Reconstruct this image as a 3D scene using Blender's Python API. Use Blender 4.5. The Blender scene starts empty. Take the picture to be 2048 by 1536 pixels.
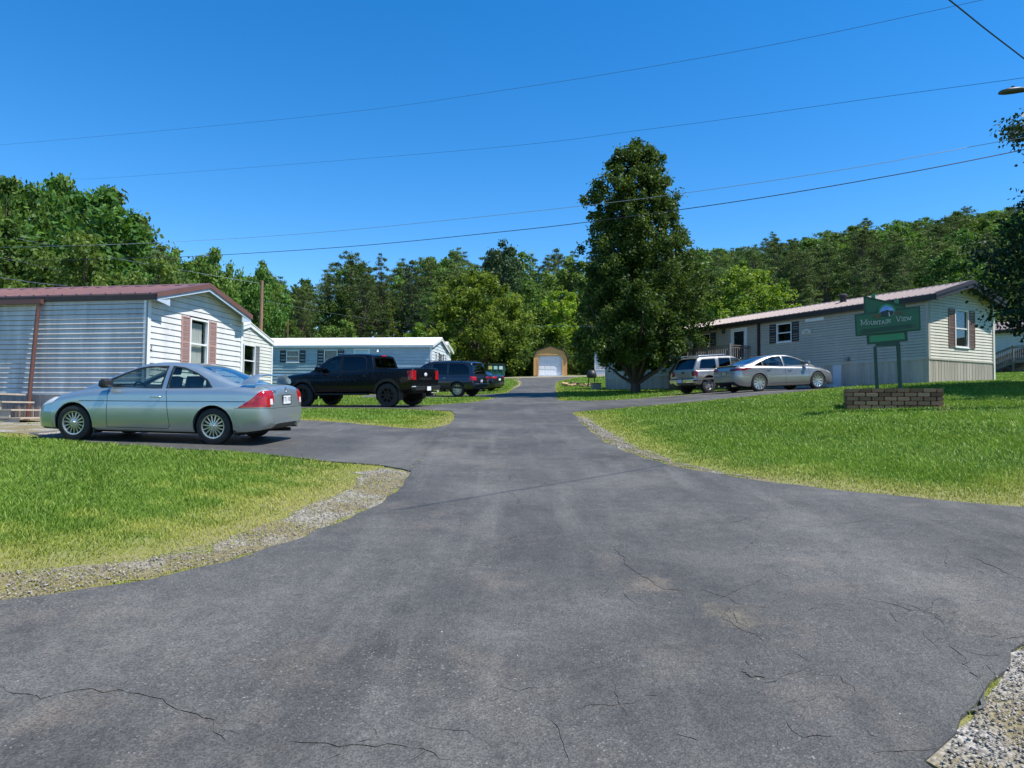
import bpy, bmesh, math, random
import numpy as np
from mathutils import Vector, Matrix, Euler
from mathutils.geometry import delaunay_2d_cdt

SC = bpy.context.scene
COL = SC.collection
R = math.radians

# ---------------------------------------------------------------- camera
F = 1450.0                      # focal length in pixels of the 2048 px wide photograph
PITCH, ROLL, CAMZ = R(2.25), R(0.57), 1.6
cam_d = bpy.data.cameras.new('camera')
cam = bpy.data.objects.new('camera', cam_d); COL.objects.link(cam)
cam_d.sensor_width = 36; cam_d.lens = F / 2048 * 36; cam_d.clip_end = 3000; cam_d.clip_start = .05
CR = Euler((math.pi / 2 + PITCH, 0, 0)).to_matrix() @ Euler((0, 0, ROLL)).to_matrix()
cam.matrix_world = Matrix.Translation((0, 0, CAMZ)) @ CR.to_4x4()
SC.camera = cam

# ---------------------------------------------------------------- sky, sun, exposure
SUN_EL, SUN_AZ = R(60), R(-20)     # azimuth as angle from +X
w = bpy.data.worlds.new('World'); SC.world = w; w.use_nodes = True
wn = w.node_tree.nodes; wl = w.node_tree.links
sky = wn.new('ShaderNodeTexSky'); sky.sky_type = 'NISHITA'; sky.sun_disc = False
sky.sun_elevation = SUN_EL; sky.sun_rotation = math.pi / 2 - SUN_AZ
sky.air_density = 1.0; sky.dust_density = 0.0; sky.ozone_density = 4.0; sky.altitude = 500
hs = wn.new('ShaderNodeHueSaturation'); hs.inputs['Saturation'].default_value = 1.35; hs.inputs['Hue'].default_value = .501
bg = wn['Background']; bg.inputs['Strength'].default_value = .143
wl.new(sky.outputs[0], hs.inputs['Color']); wl.new(hs.outputs[0], bg.inputs[0])
sun_d = bpy.data.lights.new('sun', 'SUN'); sun = bpy.data.objects.new('sun', sun_d); COL.objects.link(sun)
sun_d.energy = 5.0; sun_d.angle = R(.53); sun_d.color = (1, .955, .88)
SD = Vector((math.cos(SUN_EL) * math.cos(SUN_AZ), math.cos(SUN_EL) * math.sin(SUN_AZ), math.sin(SUN_EL)))
sun.rotation_euler = SD.to_track_quat('Z', 'Y').to_euler()
sun.location = (40, -20, 60)
SC.view_settings.view_transform = 'Standard'; SC.view_settings.look = 'None'
SC.view_settings.exposure = 0.54; SC.view_settings.gamma = 1
SC.cycles.max_bounces = 6; SC.cycles.transparent_max_bounces = 12
SC.cycles.diffuse_bounces = 3; SC.cycles.glossy_bounces = 3

# ---------------------------------------------------------------- generic helpers
def tag(o, label=None, cat=None, group=None, kind=None):
    if label: o['label'] = label
    if cat: o['category'] = cat
    if group: o['group'] = group
    if kind: o['kind'] = kind
    return o

def empty(name, loc=(0, 0, 0), rz=0, label=None, cat=None, group=None):
    o = bpy.data.objects.new(name, None); COL.objects.link(o)
    o.location = loc; o.rotation_euler = (0, 0, rz); o.empty_display_size = .2
    return tag(o, label, cat, group)

def link(name, me, mat=None, parent=None, smooth=None):
    me.name = name
    if mat is not None:
        me.materials.clear()
        for m in (mat if isinstance(mat, (list, tuple)) else [mat]): me.materials.append(m)
    if smooth is not None:
        me.shade_smooth()
        if smooth < 180: me.set_sharp_from_angle(angle=R(smooth))
    o = bpy.data.objects.new(name, me); COL.objects.link(o)
    if parent is not None: o.parent = parent
    return o

def copy_tree(o, parent=None):
    c = o.copy(); COL.objects.link(c); c.parent = parent
    for ch in list(o.children): copy_tree(ch, c)
    return c

class MB:
    """collects shapes for one mesh"""
    def __init__(s): s.v = []; s.f = []; s.m = []
    def add(s, vs, fs, mi=0):
        b = len(s.v); s.v += [tuple(p) for p in vs]
        s.f += [tuple(b + i for i in f) for f in fs]; s.m += [mi] * len(fs)
    def frame_box(s, O, u, v, n, a, b, c, mi=0):
        """box with extents a=(a0,a1) along u, b along v, c along n"""
        O, u, v, n = map(Vector, (O, u, v, n)); P = []
        for z in c:
            for y in b:
                for x in a: P.append(O + u * x + v * y + n * z)
        s.add(P, [(0, 2, 3, 1), (4, 5, 7, 6), (0, 1, 5, 4), (2, 6, 7, 3), (0, 4, 6, 2), (1, 3, 7, 5)], mi)
    def box(s, x0, x1, y0, y1, z0, z1, mi=0):
        s.frame_box((0, 0, 0), (1, 0, 0), (0, 1, 0), (0, 0, 1), (x0, x1), (y0, y1), (z0, z1), mi)
    def bar(s, p, q, wx, wy, up=(0, 0, 1), mi=0):
        p, q = Vector(p), Vector(q); d = q - p; L = d.length; d.normalize()
        a = d.cross(Vector(up))
        if a.length < 1e-4: a = d.cross(Vector((0, 1, 0)))
        a.normalize(); b = a.cross(d)
        s.frame_box(p, d, a, b, (0, L), (-wx / 2, wx / 2), (-wy / 2, wy / 2), mi)
    def tube(s, pts, rs, n=8, cap=True, mi=0):
        pts = [Vector(p) for p in pts]
        if not isinstance(rs, (list, tuple)): rs = [rs] * len(pts)
        V = []; prev = None
        for i, p in enumerate(pts):
            d = (pts[min(i + 1, len(pts) - 1)] - pts[max(i - 1, 0)]).normalized()
            if prev is None:
                a = d.orthogonal().normalized()
            else:
                a = (prev - d * prev.dot(d)).normalized()
            prev = a; b = d.cross(a)
            for k in range(n):
                t = 2 * math.pi * k / n
                V.append(p + (a * math.cos(t) + b * math.sin(t)) * rs[i])
        Fs = []
        for i in range(len(pts) - 1):
            for k in range(n):
                k2 = (k + 1) % n
                Fs.append((i * n + k, i * n + k2, (i + 1) * n + k2, (i + 1) * n + k))
        if cap:
            Fs.append(tuple(range(n - 1, -1, -1))); Fs.append(tuple((len(pts) - 1) * n + k for k in range(n)))
        s.add(V, Fs, mi)
    def prism(s, poly, O, u, v, n, c0, c1, mi=0):
        """poly 2d (u,v) extruded c0..c1 along n; triangulated caps through ngons"""
        O, u, v, n = map(Vector, (O, u, v, n)); k = len(poly)
        P = [O + u * a + v * b + n * c0 for a, b in poly] + [O + u * a + v * b + n * c1 for a, b in poly]
        Fs = [tuple(range(k - 1, -1, -1)), tuple(range(k, 2 * k))]
        Fs += [(i, (i + 1) % k, k + (i + 1) % k, k + i) for i in range(k)]
        s.add(P, Fs, mi)
    def lathe(s, prof, c, axis='y', n=32, mi=0):
        """prof [(r, h)] about an axis through c"""
        V = []; m = len(prof)
        for k in range(n):
            t = 2 * math.pi * k / n
            for r, h in prof:
                a, b = r * math.cos(t), r * math.sin(t)
                V.append({'y': (c[0] + a, c[1] + h, c[2] + b), 'z': (c[0] + a, c[1] + b, c[2] + h), 'x': (c[0] + h, c[1] + a, c[2] + b)}[axis])
        Fs = [(k * m + j, k * m + j + 1, ((k + 1) % n) * m + j + 1, ((k + 1) % n) * m + j) for k in range(n) for j in range(m - 1)]
        s.add(V, Fs, mi)
    def mesh(s, fix=True):
        me = bpy.data.meshes.new('m'); me.from_pydata(s.v, [], s.f)
        me.polygons.foreach_set('material_index', s.m)
        if fix:
            bm = bmesh.new(); bm.from_mesh(me); bmesh.ops.recalc_face_normals(bm, faces=bm.faces); bm.to_mesh(me); bm.free()
        me.update(); return me
    def build(s, name, mat, parent=None, smooth=None, bevel=0, fix=True):
        me = s.mesh(fix)
        if bevel:
            bm = bmesh.new(); bm.from_mesh(me)
            es = [e for e in bm.edges if e.is_manifold and e.calc_face_angle(0) > .5]
            bmesh.ops.bevel(bm, geom=es, offset=bevel, segments=2, affect='EDGES', profile=.6)
            bm.to_mesh(me); bm.free()
        return link(name, me, mat, parent, smooth)

def fast_mesh(V, Fc, nper, attr=None):
    """numpy mesh: V (n,3), Fc (m,nper)"""
    me = bpy.data.meshes.new('m')
    me.vertices.add(len(V)); me.vertices.foreach_set('co', np.ascontiguousarray(V, dtype=np.float32).ravel())
    m = len(Fc); me.loops.add(m * nper); me.loops.foreach_set('vertex_index', np.ascontiguousarray(Fc, dtype=np.int32).ravel())
    me.polygons.add(m); me.polygons.foreach_set('loop_start', np.arange(0, m * nper, nper, dtype=np.int32))
    try: me.polygons.foreach_set('loop_total', np.full(m, nper, dtype=np.int32))
    except Exception: pass
    if attr is not None:
        for k, a in attr.items():
            at = me.attributes.new(k, 'FLOAT', 'POINT'); at.data.foreach_set('value', np.ascontiguousarray(a, dtype=np.float32))
    me.update(calc_edges=True); me.validate()
    return me

# ---------------------------------------------------------------- materials
def _nodes(name):
    m = bpy.data.materials.new(name); m.use_nodes = True
    return m, m.node_tree.nodes, m.node_tree.links, m.node_tree.nodes['Principled BSDF']

def c4(c): return (c[0], c[1], c[2], 1)

def mat(name, col, rough=.6, metal=0., spec=.5, var=.15, scale=3., bump=0., bscale=40., coat=0., col2=None, stretch=None):
    m, N, L, P = _nodes(name)
    P.inputs['Roughness'].default_value = rough; P.inputs['Metallic'].default_value = metal
    P.inputs['Specular IOR Level'].default_value = spec; P.inputs['Coat Weight'].default_value = coat
    P.inputs['Coat Roughness'].default_value = .04
    tc = N.new('ShaderNodeTexCoord'); src = tc.outputs['Object']
    if stretch:
        mp = N.new('ShaderNodeMapping'); mp.inputs['Scale'].default_value = stretch; L.new(src, mp.inputs[0]); src = mp.outputs[0]
    if var > 0 or col2:
        nz = N.new('ShaderNodeTexNoise'); nz.inputs['Scale'].default_value = scale; nz.inputs['Detail'].default_value = 6
        nz.inputs['Roughness'].default_value = .65
        L.new(src, nz.inputs['Vector'])
        cr = N.new('ShaderNodeValToRGB'); cr.color_ramp.elements[0].position = .32; cr.color_ramp.elements[1].position = .68
        c2 = col2 or tuple(min(1, x * (1 + var)) for x in col)
        c1 = col if col2 else tuple(x * (1 - var) for x in col)
        cr.color_ramp.elements[0].color = c4(c1); cr.color_ramp.elements[1].color = c4(c2)
        L.new(nz.outputs['Fac'], cr.inputs[0]); L.new(cr.outputs[0], P.inputs['Base Color'])
    else: P.inputs['Base Color'].default_value = c4(col)
    if bump:
        n2 = N.new('ShaderNodeTexNoise'); n2.inputs['Scale'].default_value = bscale; n2.inputs['Detail'].default_value = 4
        L.new(src, n2.inputs['Vector'])
        b = N.new('ShaderNodeBump'); b.inputs['Strength'].default_value = bump; b.inputs['Distance'].default_value = .02
        L.new(n2.outputs['Fac'], b.inputs['Height']); L.new(b.outputs[0], P.inputs['Normal'])
    return m

def paint(name, col, metal=.6, rough=.32):
    """car paint: metallic base under a clear coat, with light dust"""
    m, N, L, P = _nodes(name)
    P.inputs['Base Color'].default_value = c4(col); P.inputs['Metallic'].default_value = metal
    P.inputs['Coat Weight'].default_value = 1; P.inputs['Coat Roughness'].default_value = .03
    tc = N.new('ShaderNodeTexCoord'); nz = N.new('ShaderNodeTexNoise'); nz.inputs['Scale'].default_value = 6; nz.inputs['Detail'].default_value = 8
    L.new(tc.outputs['Object'], nz.inputs[0])
    mr = N.new('ShaderNodeMapRange'); mr.inputs[3].default_value = rough - .05; mr.inputs[4].default_value = rough + .12
    L.new(nz.outputs['Fac'], mr.inputs[0]); L.new(mr.outputs[0], P.inputs['Roughness'])
    return m

def glass(name, tint=(.5, .55, .55), refl=1.45, rough=.0):
    m, N, L, P = _nodes(name); N.remove(P)
    tr = N.new('ShaderNodeBsdfTransparent'); tr.inputs[0].default_value = c4(tint)
    gl = N.new('ShaderNodeBsdfGlossy'); gl.inputs['Roughness'].default_value = rough; gl.inputs['Color'].default_value = (.9, .95, 1, 1)
    lw = N.new('ShaderNodeLayerWeight'); lw.inputs[0].default_value = .5
    pw = N.new('ShaderNodeMath'); pw.operation = 'POWER'; pw.inputs[1].default_value = 4.; L.new(lw.outputs['Facing'], pw.inputs[0])
    fr = N.new('ShaderNodeMath'); fr.operation = 'MULTIPLY_ADD'; fr.inputs[1].default_value = .85; fr.inputs[2].default_value = .03 * refl; L.new(pw.outputs[0], fr.inputs[0])
    mx = N.new('ShaderNodeMixShader'); L.new(fr.outputs[0], mx.inputs[0]); L.new(tr.outputs[0], mx.inputs[1]); L.new(gl.outputs[0], mx.inputs[2])
    L.new(mx.outputs[0], N['Material Output'].inputs[0]); return m

def leafmat(name, dark, light, trans=.3, hue=.06, rough=.5):
    m, N, L, P = _nodes(name)
    at = N.new('ShaderNodeAttribute'); at.attribute_name = 'v'
    cr = N.new('ShaderNodeValToRGB'); cr.color_ramp.elements[0].color = c4(dark); cr.color_ramp.elements[1].color = c4(light)
    oi = N.new('ShaderNodeObjectInfo')
    h = N.new('ShaderNodeHueSaturation')
    m1 = N.new('ShaderNodeMapRange'); m1.inputs[3].default_value = .5 - hue; m1.inputs[4].default_value = .5 + hue * .5
    m2 = N.new('ShaderNodeMapRange'); m2.inputs[3].default_value = .66; m2.inputs[4].default_value = 1.36
    L.new(oi.outputs['Random'], m1.inputs[0])
    wn_ = N.new('ShaderNodeTexWhiteNoise'); wn_.noise_dimensions = '1D'; L.new(oi.outputs['Random'], wn_.inputs['W']); L.new(wn_.outputs['Value'], m2.inputs[0])
    L.new(at.outputs['Fac'], cr.inputs[0]); L.new(cr.outputs[0], h.inputs['Color']); L.new(m1.outputs[0], h.inputs['Hue']); L.new(m2.outputs[0], h.inputs['Value'])
    L.new(h.outputs[0], P.inputs['Base Color']); P.inputs['Roughness'].default_value = rough; P.inputs['Specular IOR Level'].default_value = .18
    tr = N.new('ShaderNodeBsdfTranslucent')
    h2 = N.new('ShaderNodeHueSaturation'); h2.inputs['Hue'].default_value = .485; h2.inputs['Saturation'].default_value = 1.1; h2.inputs['Value'].default_value = 1.5
    L.new(h.outputs[0], h2.inputs['Color']); L.new(h2.outputs[0], tr.inputs[0])
    mx = N.new('ShaderNodeMixShader'); mx.inputs[0].default_value = trans
    L.new(P.outputs[0], mx.inputs[1]); L.new(tr.outputs[0], mx.inputs[2]); L.new(mx.outputs[0], N['Material Output'].inputs[0])
    return m

# ---------------------------------------------------------------- terrain
CP = np.array([
    (0, -8, -.35), (-12, -8, -.1), (14, -8, -.4), (0, 0, 0), (-5, 0, .15), (6, 0, -.05), (0, 4, .2), (0, 8, .53), (0, 13, .92), (0, 20, 1.36), (0, 24, 1.62),
    (0.5, 30, 1.98), (1.5, 37, 2.38), (2, 44, 2.88), (2.5, 50, 3.3), (3, 60, 4.08), (3.8, 77, 5.5), (4, 84, 5.9),
    (-3.6, 5, .4), (-5, 8, .68), (-12, 8, .8), (-5.16, 12.5, .97), (-7.8, 13, 1.02), (-12, 13, 1.15), (-9.5, 17.5, 1.22), (-20, 17, 1.35), (-5, 18, 1.3),
    (-4.4, 26, 1.72), (-8, 27.5, 1.72), (-12, 32, 1.95), (-25, 32, 2.3), (-3, 39, 2.36), (-8, 40, 2.45), (-5, 45, 2.7), (-16, 46, 2.75), (-4, 60, 3.9), (-14, 77, 5.0),
    (5.2, 7.3, .62), (12, 7, .95), (20, 10, 1.6), (8.9, 17, 1.76), (4, 15, 1.25), (13, 18, 2.1), (20, 22, 2.7), (9.7, 28.5, 2.5), (12.4, 29.5, 2.66), (8.4, 31, 2.48), (5, 26, 2.0), (5, 31, 2.2),
    (16, 27.8, 2.86), (19.8, 29.8, 3.05), (6.6, 38, 2.68), (6.1, 47, 3.12), (10, 40, 3.0), (25, 32, 3.5), (35, 50, 4.75), (30, 40, 4.1), (12, 60, 4.4), (20, 77, 6.2), (45, 30, 4.5),
    (0, 100, 7.5), (-27, 120, 9.5), (-40, 130, 8), (16, 150, 18), (-38, 60, 3.4), (-60, 60, 6), (-80, 100, 14), (-35, 75, 4), (-110, 60, 14),
    (60, 100, 13), (82, 250, 46), (212, 300, 73), (150, 200, 48), (100, 130, 24), (60, 180, 28), (0, 200, 22), (-100, 200, 20), (0, 300, 24), (-150, 300, 30),
    (300, 400, 80), (100, 400, 45), (0, 500, 20), (-300, 400, 30), (-300, 100, 30), (300, 200, 85), (200, 80, 35), (100, 40, 12), (300, 0, 25), (100, -40, 3), (-100, -40, 5), (-300, 0, 25), (0, -60, -3), (700, 700, 60), (-700, 700, 40), (700, -100, 40), (-700, -100, 40), (0, 900, 20)], float)

def _phi(d):   # compact growth kernel keeps far control points from bending the near ground
    return np.sqrt(d * d + 9.0)
def _solve():
    n = len(CP); D = np.linalg.norm(CP[:, None, :2] - CP[None, :, :2], axis=2)
    A = np.zeros((n + 3, n + 3)); A[:n, :n] = _phi(D) - np.eye(n) * .02
    A[:n, n] = 1; A[:n, n + 1:] = CP[:, :2]; A[n, :n] = 1; A[n + 1:, :n] = CP[:, :2].T
    return np.linalg.solve(A, np.r_[CP[:, 2], 0, 0, 0])
_W = _solve()
def tz_arr(x, y):
    x = np.asarray(x, float).ravel(); y = np.asarray(y, float).ravel(); out = np.empty(len(x)); n = len(CP)
    for i in range(0, len(x), 20000):
        xs, ys = x[i:i + 20000], y[i:i + 20000]
        D = np.hypot(xs[:, None] - CP[None, :, 0], ys[:, None] - CP[None, :, 1])
        out[i:i + 20000] = _phi(D) @ _W[:n] + _W[n] + _W[n + 1] * xs + _W[n + 2] * ys
    return out
# a lookup grid makes repeated queries cheap
_gx = np.linspace(-60, 60, 481); _gy = np.linspace(-8, 112, 481)
_G = tz_arr(*[a.ravel() for a in np.meshgrid(_gx, _gy)]).reshape(481, 481)
def tz_fast(x, y):
    x = np.asarray(x, float); y = np.asarray(y, float)
    u = np.clip((x + 60) / .25, 0, 479.999); v = np.clip((y + 8) / .25, 0, 479.999)
    i = u.astype(int); j = v.astype(int); a = u - i; b = v - j
    return (_G[j, i] * (1 - a) + _G[j, i + 1] * a) * (1 - b) + (_G[j + 1, i] * (1 - a) + _G[j + 1, i + 1] * a) * b
def tz(x, y):
    if abs(x) < 60 and -8 < y < 112: return float(tz_fast(x, y))
    return float(tz_arr([x], [y])[0])

def ray(px, py):
    return (CR @ Vector(((px - 1024) / F, -(py - 768) / F, -1))).normalized()
def at(px, py, Y):
    """the point at depth Y seen at a photo pixel"""
    d = ray(px, py); t = Y / d.y
    return Vector((0, 0, CAMZ)) + d * t
def hit(px, py, far=110):
    """where the photo pixel meets the ground"""
    d = ray(px, py); Ys = np.arange(1.0, far, .05); t = Ys / d.y
    x = d.x * t; z = CAMZ + d.z * t
    g = tz_fast(x, Ys); k = np.nonzero(z <= g)[0]
    i = k[0] if len(k) else int(np.argmin(z - g))
    return (float(x[i]), float(Ys[i]))
# ---------------------------------------------------------------- plan shapes of road, drives and gravel
def W(*p): return ('w',) + p
def plan(lst): return [tuple(q[1:]) if q[0] == 'w' else hit(*q) for q in lst]
ASPH = plan([W(-16, -5), W(-16, 3.2), W(-7, 4.1), (0, 1212), (100, 1196), (300, 1165), (450, 1130), (580, 1090), (680, 1050), (760, 1010), (808, 975), (822, 945),
    (760, 932), (650, 925), (500, 909), (350, 900), (200, 889), (90, 877), W(-9.3, 14.0), W(-9.0, 16.5), W(-7.3, 18.2),
    (605, 842), (700, 848), (800, 858), (860, 859), (895, 852), (908, 842), (912, 830), (900, 823), (800, 818.5), (620, 817.5),
    W(-11.5, 24.8), W(-11.5, 30.2), W(-8, 29), W(-5, 28.6), (860, 811.5), (940, 806), (985, 798.5), (992, 796), (975, 794.5), (930, 795), W(-8, 37.2), W(-8, 42.5), W(-3.0, 42.0),
    (1000, 788), (1013, 786.5), (1026, 779), (1038, 773), (1044, 767), (1041, 762), (1030, 758.5), W(1.2, 72), W(6.4, 72), (1126, 760), (1113, 764), (1110, 770), (1111, 782), (1113, 795), (1117, 802),
    (1200, 802), (1300, 797), (1380, 791), W(9.0, 33.6), W(14.2, 34.2), W(14.6, 31.2), (1668, 777.5), (1600, 784), (1560, 787.5), (1480, 795), (1400, 803),
    (1250, 816), (1143, 825), (1165, 850), (1200, 880), (1250, 907), (1350, 937), (1500, 962), (1700, 987), (1900, 1007), (2048, 1020), W(9, 8.9), W(18, 10.5), W(18, 4.6),
    (2048, 1285), (2010, 1345), (1985, 1375), (1950, 1420), (1905, 1480), (1868, 1540), W(1.2, 0), W(1.2, -5)])
GR_LEFT = plan([W(-16, 3.3), W(-7, 4.2), (-4, 1210), (100, 1194), (300, 1163), (450, 1128), (580, 1088), (680, 1048), (760, 1008), (806, 974), (818, 947), (770, 938), (722, 948), (700, 985), (620, 1010), (560, 1045), (430, 1090), (300, 1119), (150, 1142), (0, 1152), W(-16, 5.1)])
GR_RIGHT = plan([(1150, 833), (1170, 850), (1206, 880), (1256, 906), (1352, 935), (1450, 952), (1560, 967), (1450, 947), (1360, 928), (1268, 894), (1215, 864), (1172, 838)])
GR_CORNER = plan([W(1.25, -5), W(1.25, 0), (1872, 1538), (1908, 1478), (1953, 1418), (1988, 1373), (2013, 1342), (2048, 1283), W(18, 4.5), W(18, -5)])
GR_FAR = [(-9, 71.5), (1.2, 71.7), (6.4, 71.7), (17, 70), (22, 73), (20, 77.2), (6.5, 77.8), (-9, 77), (-16, 75)]
GR_FAR_LEFT = plan([(1046, 762), (1046, 768), (1038, 774), (1024, 777.5), (1036, 768), (1034, 762), (1012, 758.5)])
GR_HOME = [(-16, 15.4), (-8.6, 13.7), (-9.1, 16.9), (-9.2, 18.3), (-16, 19.4)]
GR_CARS = plan([(1285, 797), (1375, 791.5)]) + [(8.8, 33.7), (14.1, 34.3), (12.6, 35.6), (7.4, 34.2)]

def inpoly(x, y, poly):
    x = np.asarray(x, float); y = np.asarray(y, float); ins = np.zeros(x.shape, bool); n = len(poly); j = n - 1
    for i in range(n):
        xi, yi = poly[i]; xj, yj = poly[j]
        if yi != yj:
            c = ((yi > y) != (yj > y)) & (x < (xj - xi) * (y - yi) / (yj - yi) + xi)
            ins ^= c
        j = i
    return ins
def polydist(x, y, poly):
    x = np.asarray(x, float); y = np.asarray(y, float); d = np.full(x.shape, 1e9); n = len(poly)
    for i in range(n):
        ax, ay = poly[i]; bx, by = poly[(i + 1) % n]; dx, dy = bx - ax, by - ay; L = dx * dx + dy * dy + 1e-12
        t = np.clip(((x - ax) * dx + (y - ay) * dy) / L, 0, 1)
        d = np.minimum(d, np.hypot(x - ax - t * dx, y - ay - t * dy))
    return d
def densify(poly, near=.18, jit=.018, seed=1):
    rng = random.Random(seed); out = []
    for i in range(len(poly)):
        a, b = Vector(poly[i]), Vector(poly[(i + 1) % len(poly)]); L = (b - a).length
        m = (a + b) / 2; st = max(near, m.length * .02) ; k = max(1, int(L / st))
        nrm = Vector((-(b - a).y, (b - a).x)).normalized()
        for q in range(k):
            p = a.lerp(b, q / k) + nrm * rng.gauss(0, jit)
            out.append((p.x, p.y))
    return out
def smooth_poly(poly, it=2, keep=None):
    for _ in range(it):
        o = []
        for i in range(len(poly)):
            a, b = Vector(poly[i]), Vector(poly[(i + 1) % len(poly)])
            if (b - a).length > 1.0 and False: o += [tuple(a), tuple(b)]
            else: o += [tuple(a.lerp(b, .25)), tuple(a.lerp(b, .75))]
        poly = o
    return poly
def sheet(name, poly, dz, mat_, seed=1, jit=.018, thick=.03):
    poly = densify(poly, seed=seed, jit=jit)
    xs = [p[0] for p in poly]; ys = [p[1] for p in poly]
    pts = []
    y = min(ys)
    while y < max(ys):
        r = max(.35, abs(y) * .03); x = min(xs)
        while x < max(xs):
            pts.append((x + r * .3 * math.sin(y * 7), y)); x += r * max(1, abs(x) / 12)
        y += r
    P = np.array(pts); ok = inpoly(P[:, 0], P[:, 1], poly) & (polydist(P[:, 0], P[:, 1], poly) > .12); P = P[ok]
    vin = [Vector(p) for p in poly] + [Vector((float(a), float(b))) for a, b in P]; n = len(poly)
    vo, eo, fo, _, _, _ = delaunay_2d_cdt(vin, [(i, (i + 1) % n) for i in range(n)], [list(range(n))], 1, 1e-5)
    X = np.array([v[0] for v in vo]); Y = np.array([v[1] for v in vo]); Z = tz_arr(X, Y) + dz
    me = bpy.data.meshes.new('m'); me.from_pydata([(a, b, c) for a, b, c in zip(X, Y, Z)], [], [tuple(f) for f in fo])
    bm = bmesh.new(); bm.from_mesh(me); bmesh.ops.recalc_face_normals(bm, faces=bm.faces)
    if sum(f.normal.z for f in bm.faces) < 0: bmesh.ops.reverse_faces(bm, faces=bm.faces)
    if thick:
        ed = [e for e in bm.edges if e.is_boundary]
        r = bmesh.ops.extrude_edge_only(bm, edges=ed)
        for g in r['geom']:
            if isinstance(g, bmesh.types.BMVert): g.co.z -= thick
    bm.to_mesh(me); bm.free(); me.update()
    return me

# ---------------------------------------------------------------- ground materials
def asphalt_mat():
    m, N, L, P = _nodes('asphalt'); tc = N.new('ShaderNodeTexCoord'); o = tc.outputs['Object']
    def noise(s, d=5, r=.6, st=None):
        v = o
        if st: mp = N.new('ShaderNodeMapping'); mp.inputs['Scale'].default_value = st; mp.inputs['Rotation'].default_value = (0, 0, .12); L.new(o, mp.inputs[0]); v = mp.outputs[0]
        n = N.new('ShaderNodeTexNoise'); n.inputs['Scale'].default_value = s; n.inputs['Detail'].default_value = d; n.inputs['Roughness'].default_value = r; L.new(v, n.inputs[0]); return n.outputs['Fac']
    def ramp(f, a, b, ca, cb):
        c = N.new('ShaderNodeValToRGB'); c.color_ramp.elements[0].position = a; c.color_ramp.elements[1].position = b
        c.color_ramp.elements[0].color = c4(ca) if isinstance(ca, tuple) else (ca, ca, ca, 1); c.color_ramp.elements[1].color = c4(cb) if isinstance(cb, tuple) else (cb, cb, cb, 1)
        L.new(f, c.inputs[0]); return c.outputs[0]
    def mix(f, a, b, t='MIX'):
        x = N.new('ShaderNodeMix'); x.data_type = 'RGBA'; x.blend_type = t
        if isinstance(f, float): x.inputs[0].default_value = f
        else: L.new(f, x.inputs[0])
        L.new(a, x.inputs[6])
        if isinstance(b, tuple): x.inputs[7].default_value = c4(b)
        else: L.new(b, x.inputs[7])
        return x.outputs[2]
    base = ramp(noise(.55, 7, .65), .36, .66, (.047, .0455, .041), (.117, .1125, .0995))
    streak = ramp(noise(1.1, 6, .6, (2.6, .35, 1)), .5, .72, 0., 1.)
    base = mix(streak, base, (.115, .111, .099))
    patch = ramp(noise(.23, 4, .5), .50, .60, 0., .55)
    base = mix(patch, base, (.040, .039, .0365))
    lane = ramp(noise(.8, 5, .55, (3.2, .10, 1)), .44, .64, 0., .30)
    base = mix(lane, base, (.050, .0485, .0445))
    fine = ramp(noise(7, 8, .8), .35, .7, .78, 1.22)
    base = mix(1., base, fine, 'MULTIPLY')
    dust = ramp(noise(.9, 8, .72), .56, .76, 0., .6)
    base = mix(dust, base, (.165, .14, .11))
    stn = noise(5, 8, .75)
    for px_, py_, rad, colr, k_ in ((1300, 1178, .30, (.24, .19, .13), .8), (1470, 1235, .35, (.23, .19, .12), .8), (1345, 1320, .55, (.17, .15, .12), .6), (1010, 1395, .8, (.17, .15, .125), .5), (600, 1340, .45, (.20, .165, .125), .6), (120, 1440, .3, (.22, .17, .12), .6), (930, 1335, .3, (.2, .17, .13), .5), (870, 905, .9, (.20, .175, .14), .6), (960, 880, 1.2, (.19, .17, .135), .5), (200, 1240, .9, (.20, .18, .145), .6), (1700, 1210, .6, (.17, .15, .125), .5), (1900, 1180, .7, (.19, .165, .13), .5), (1560, 1090, .8, (.035, .034, .033), .7), (900, 1200, .7, (.035, .034, .033), .6), (1250, 1010, 1.0, (.036, .035, .034), .5), (1980, 1250, .5, (.2, .17, .13), .6)):
        hx, hy = hit(px_, py_); ds = N.new('ShaderNodeVectorMath'); ds.operation = 'DISTANCE'; L.new(o, ds.inputs[0]); ds.inputs[1].default_value = (hx, hy, tz(hx, hy) + .02)
        mr = N.new('ShaderNodeMapRange'); mr.inputs[1].default_value = rad * 1.8; mr.inputs[2].default_value = 0; mr.inputs[3].default_value = -.30; mr.inputs[4].default_value = .24; L.new(ds.outputs['Value'], mr.inputs[0])
        ad = N.new('ShaderNodeMath'); ad.operation = 'ADD'; L.new(mr.outputs[0], ad.inputs[0]); L.new(stn, ad.inputs[1]); base = mix(ramp(ad.outputs[0], .50, .86, 0., k_ * .7), base, tuple(c_ * .85 for c_ in colr))
    vo = N.new('ShaderNodeTexVoronoi'); vo.inputs['Scale'].default_value = 115; L.new(o, vo.inputs[0])
    cell = N.new('ShaderNodeSeparateColor'); L.new(vo.outputs['Color'], cell.inputs[0])
    ag = ramp(cell.outputs[0], .1, 1., .64, 1.44)
    base = mix(.9, base, ag, 'MULTIPLY')
    sp = ramp(cell.outputs[1], .965, .985, 0., .6)
    sp2 = mix(1., sp, ramp(noise(1.7, 4), .42, .62, 0., 1.), 'MULTIPLY')
    base = mix(sp2, base, (.28, .265, .24))
    L.new(base, P.inputs['Base Color']); P.inputs['Roughness'].default_value = .72; P.inputs['Specular IOR Level'].default_value = .5
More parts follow.
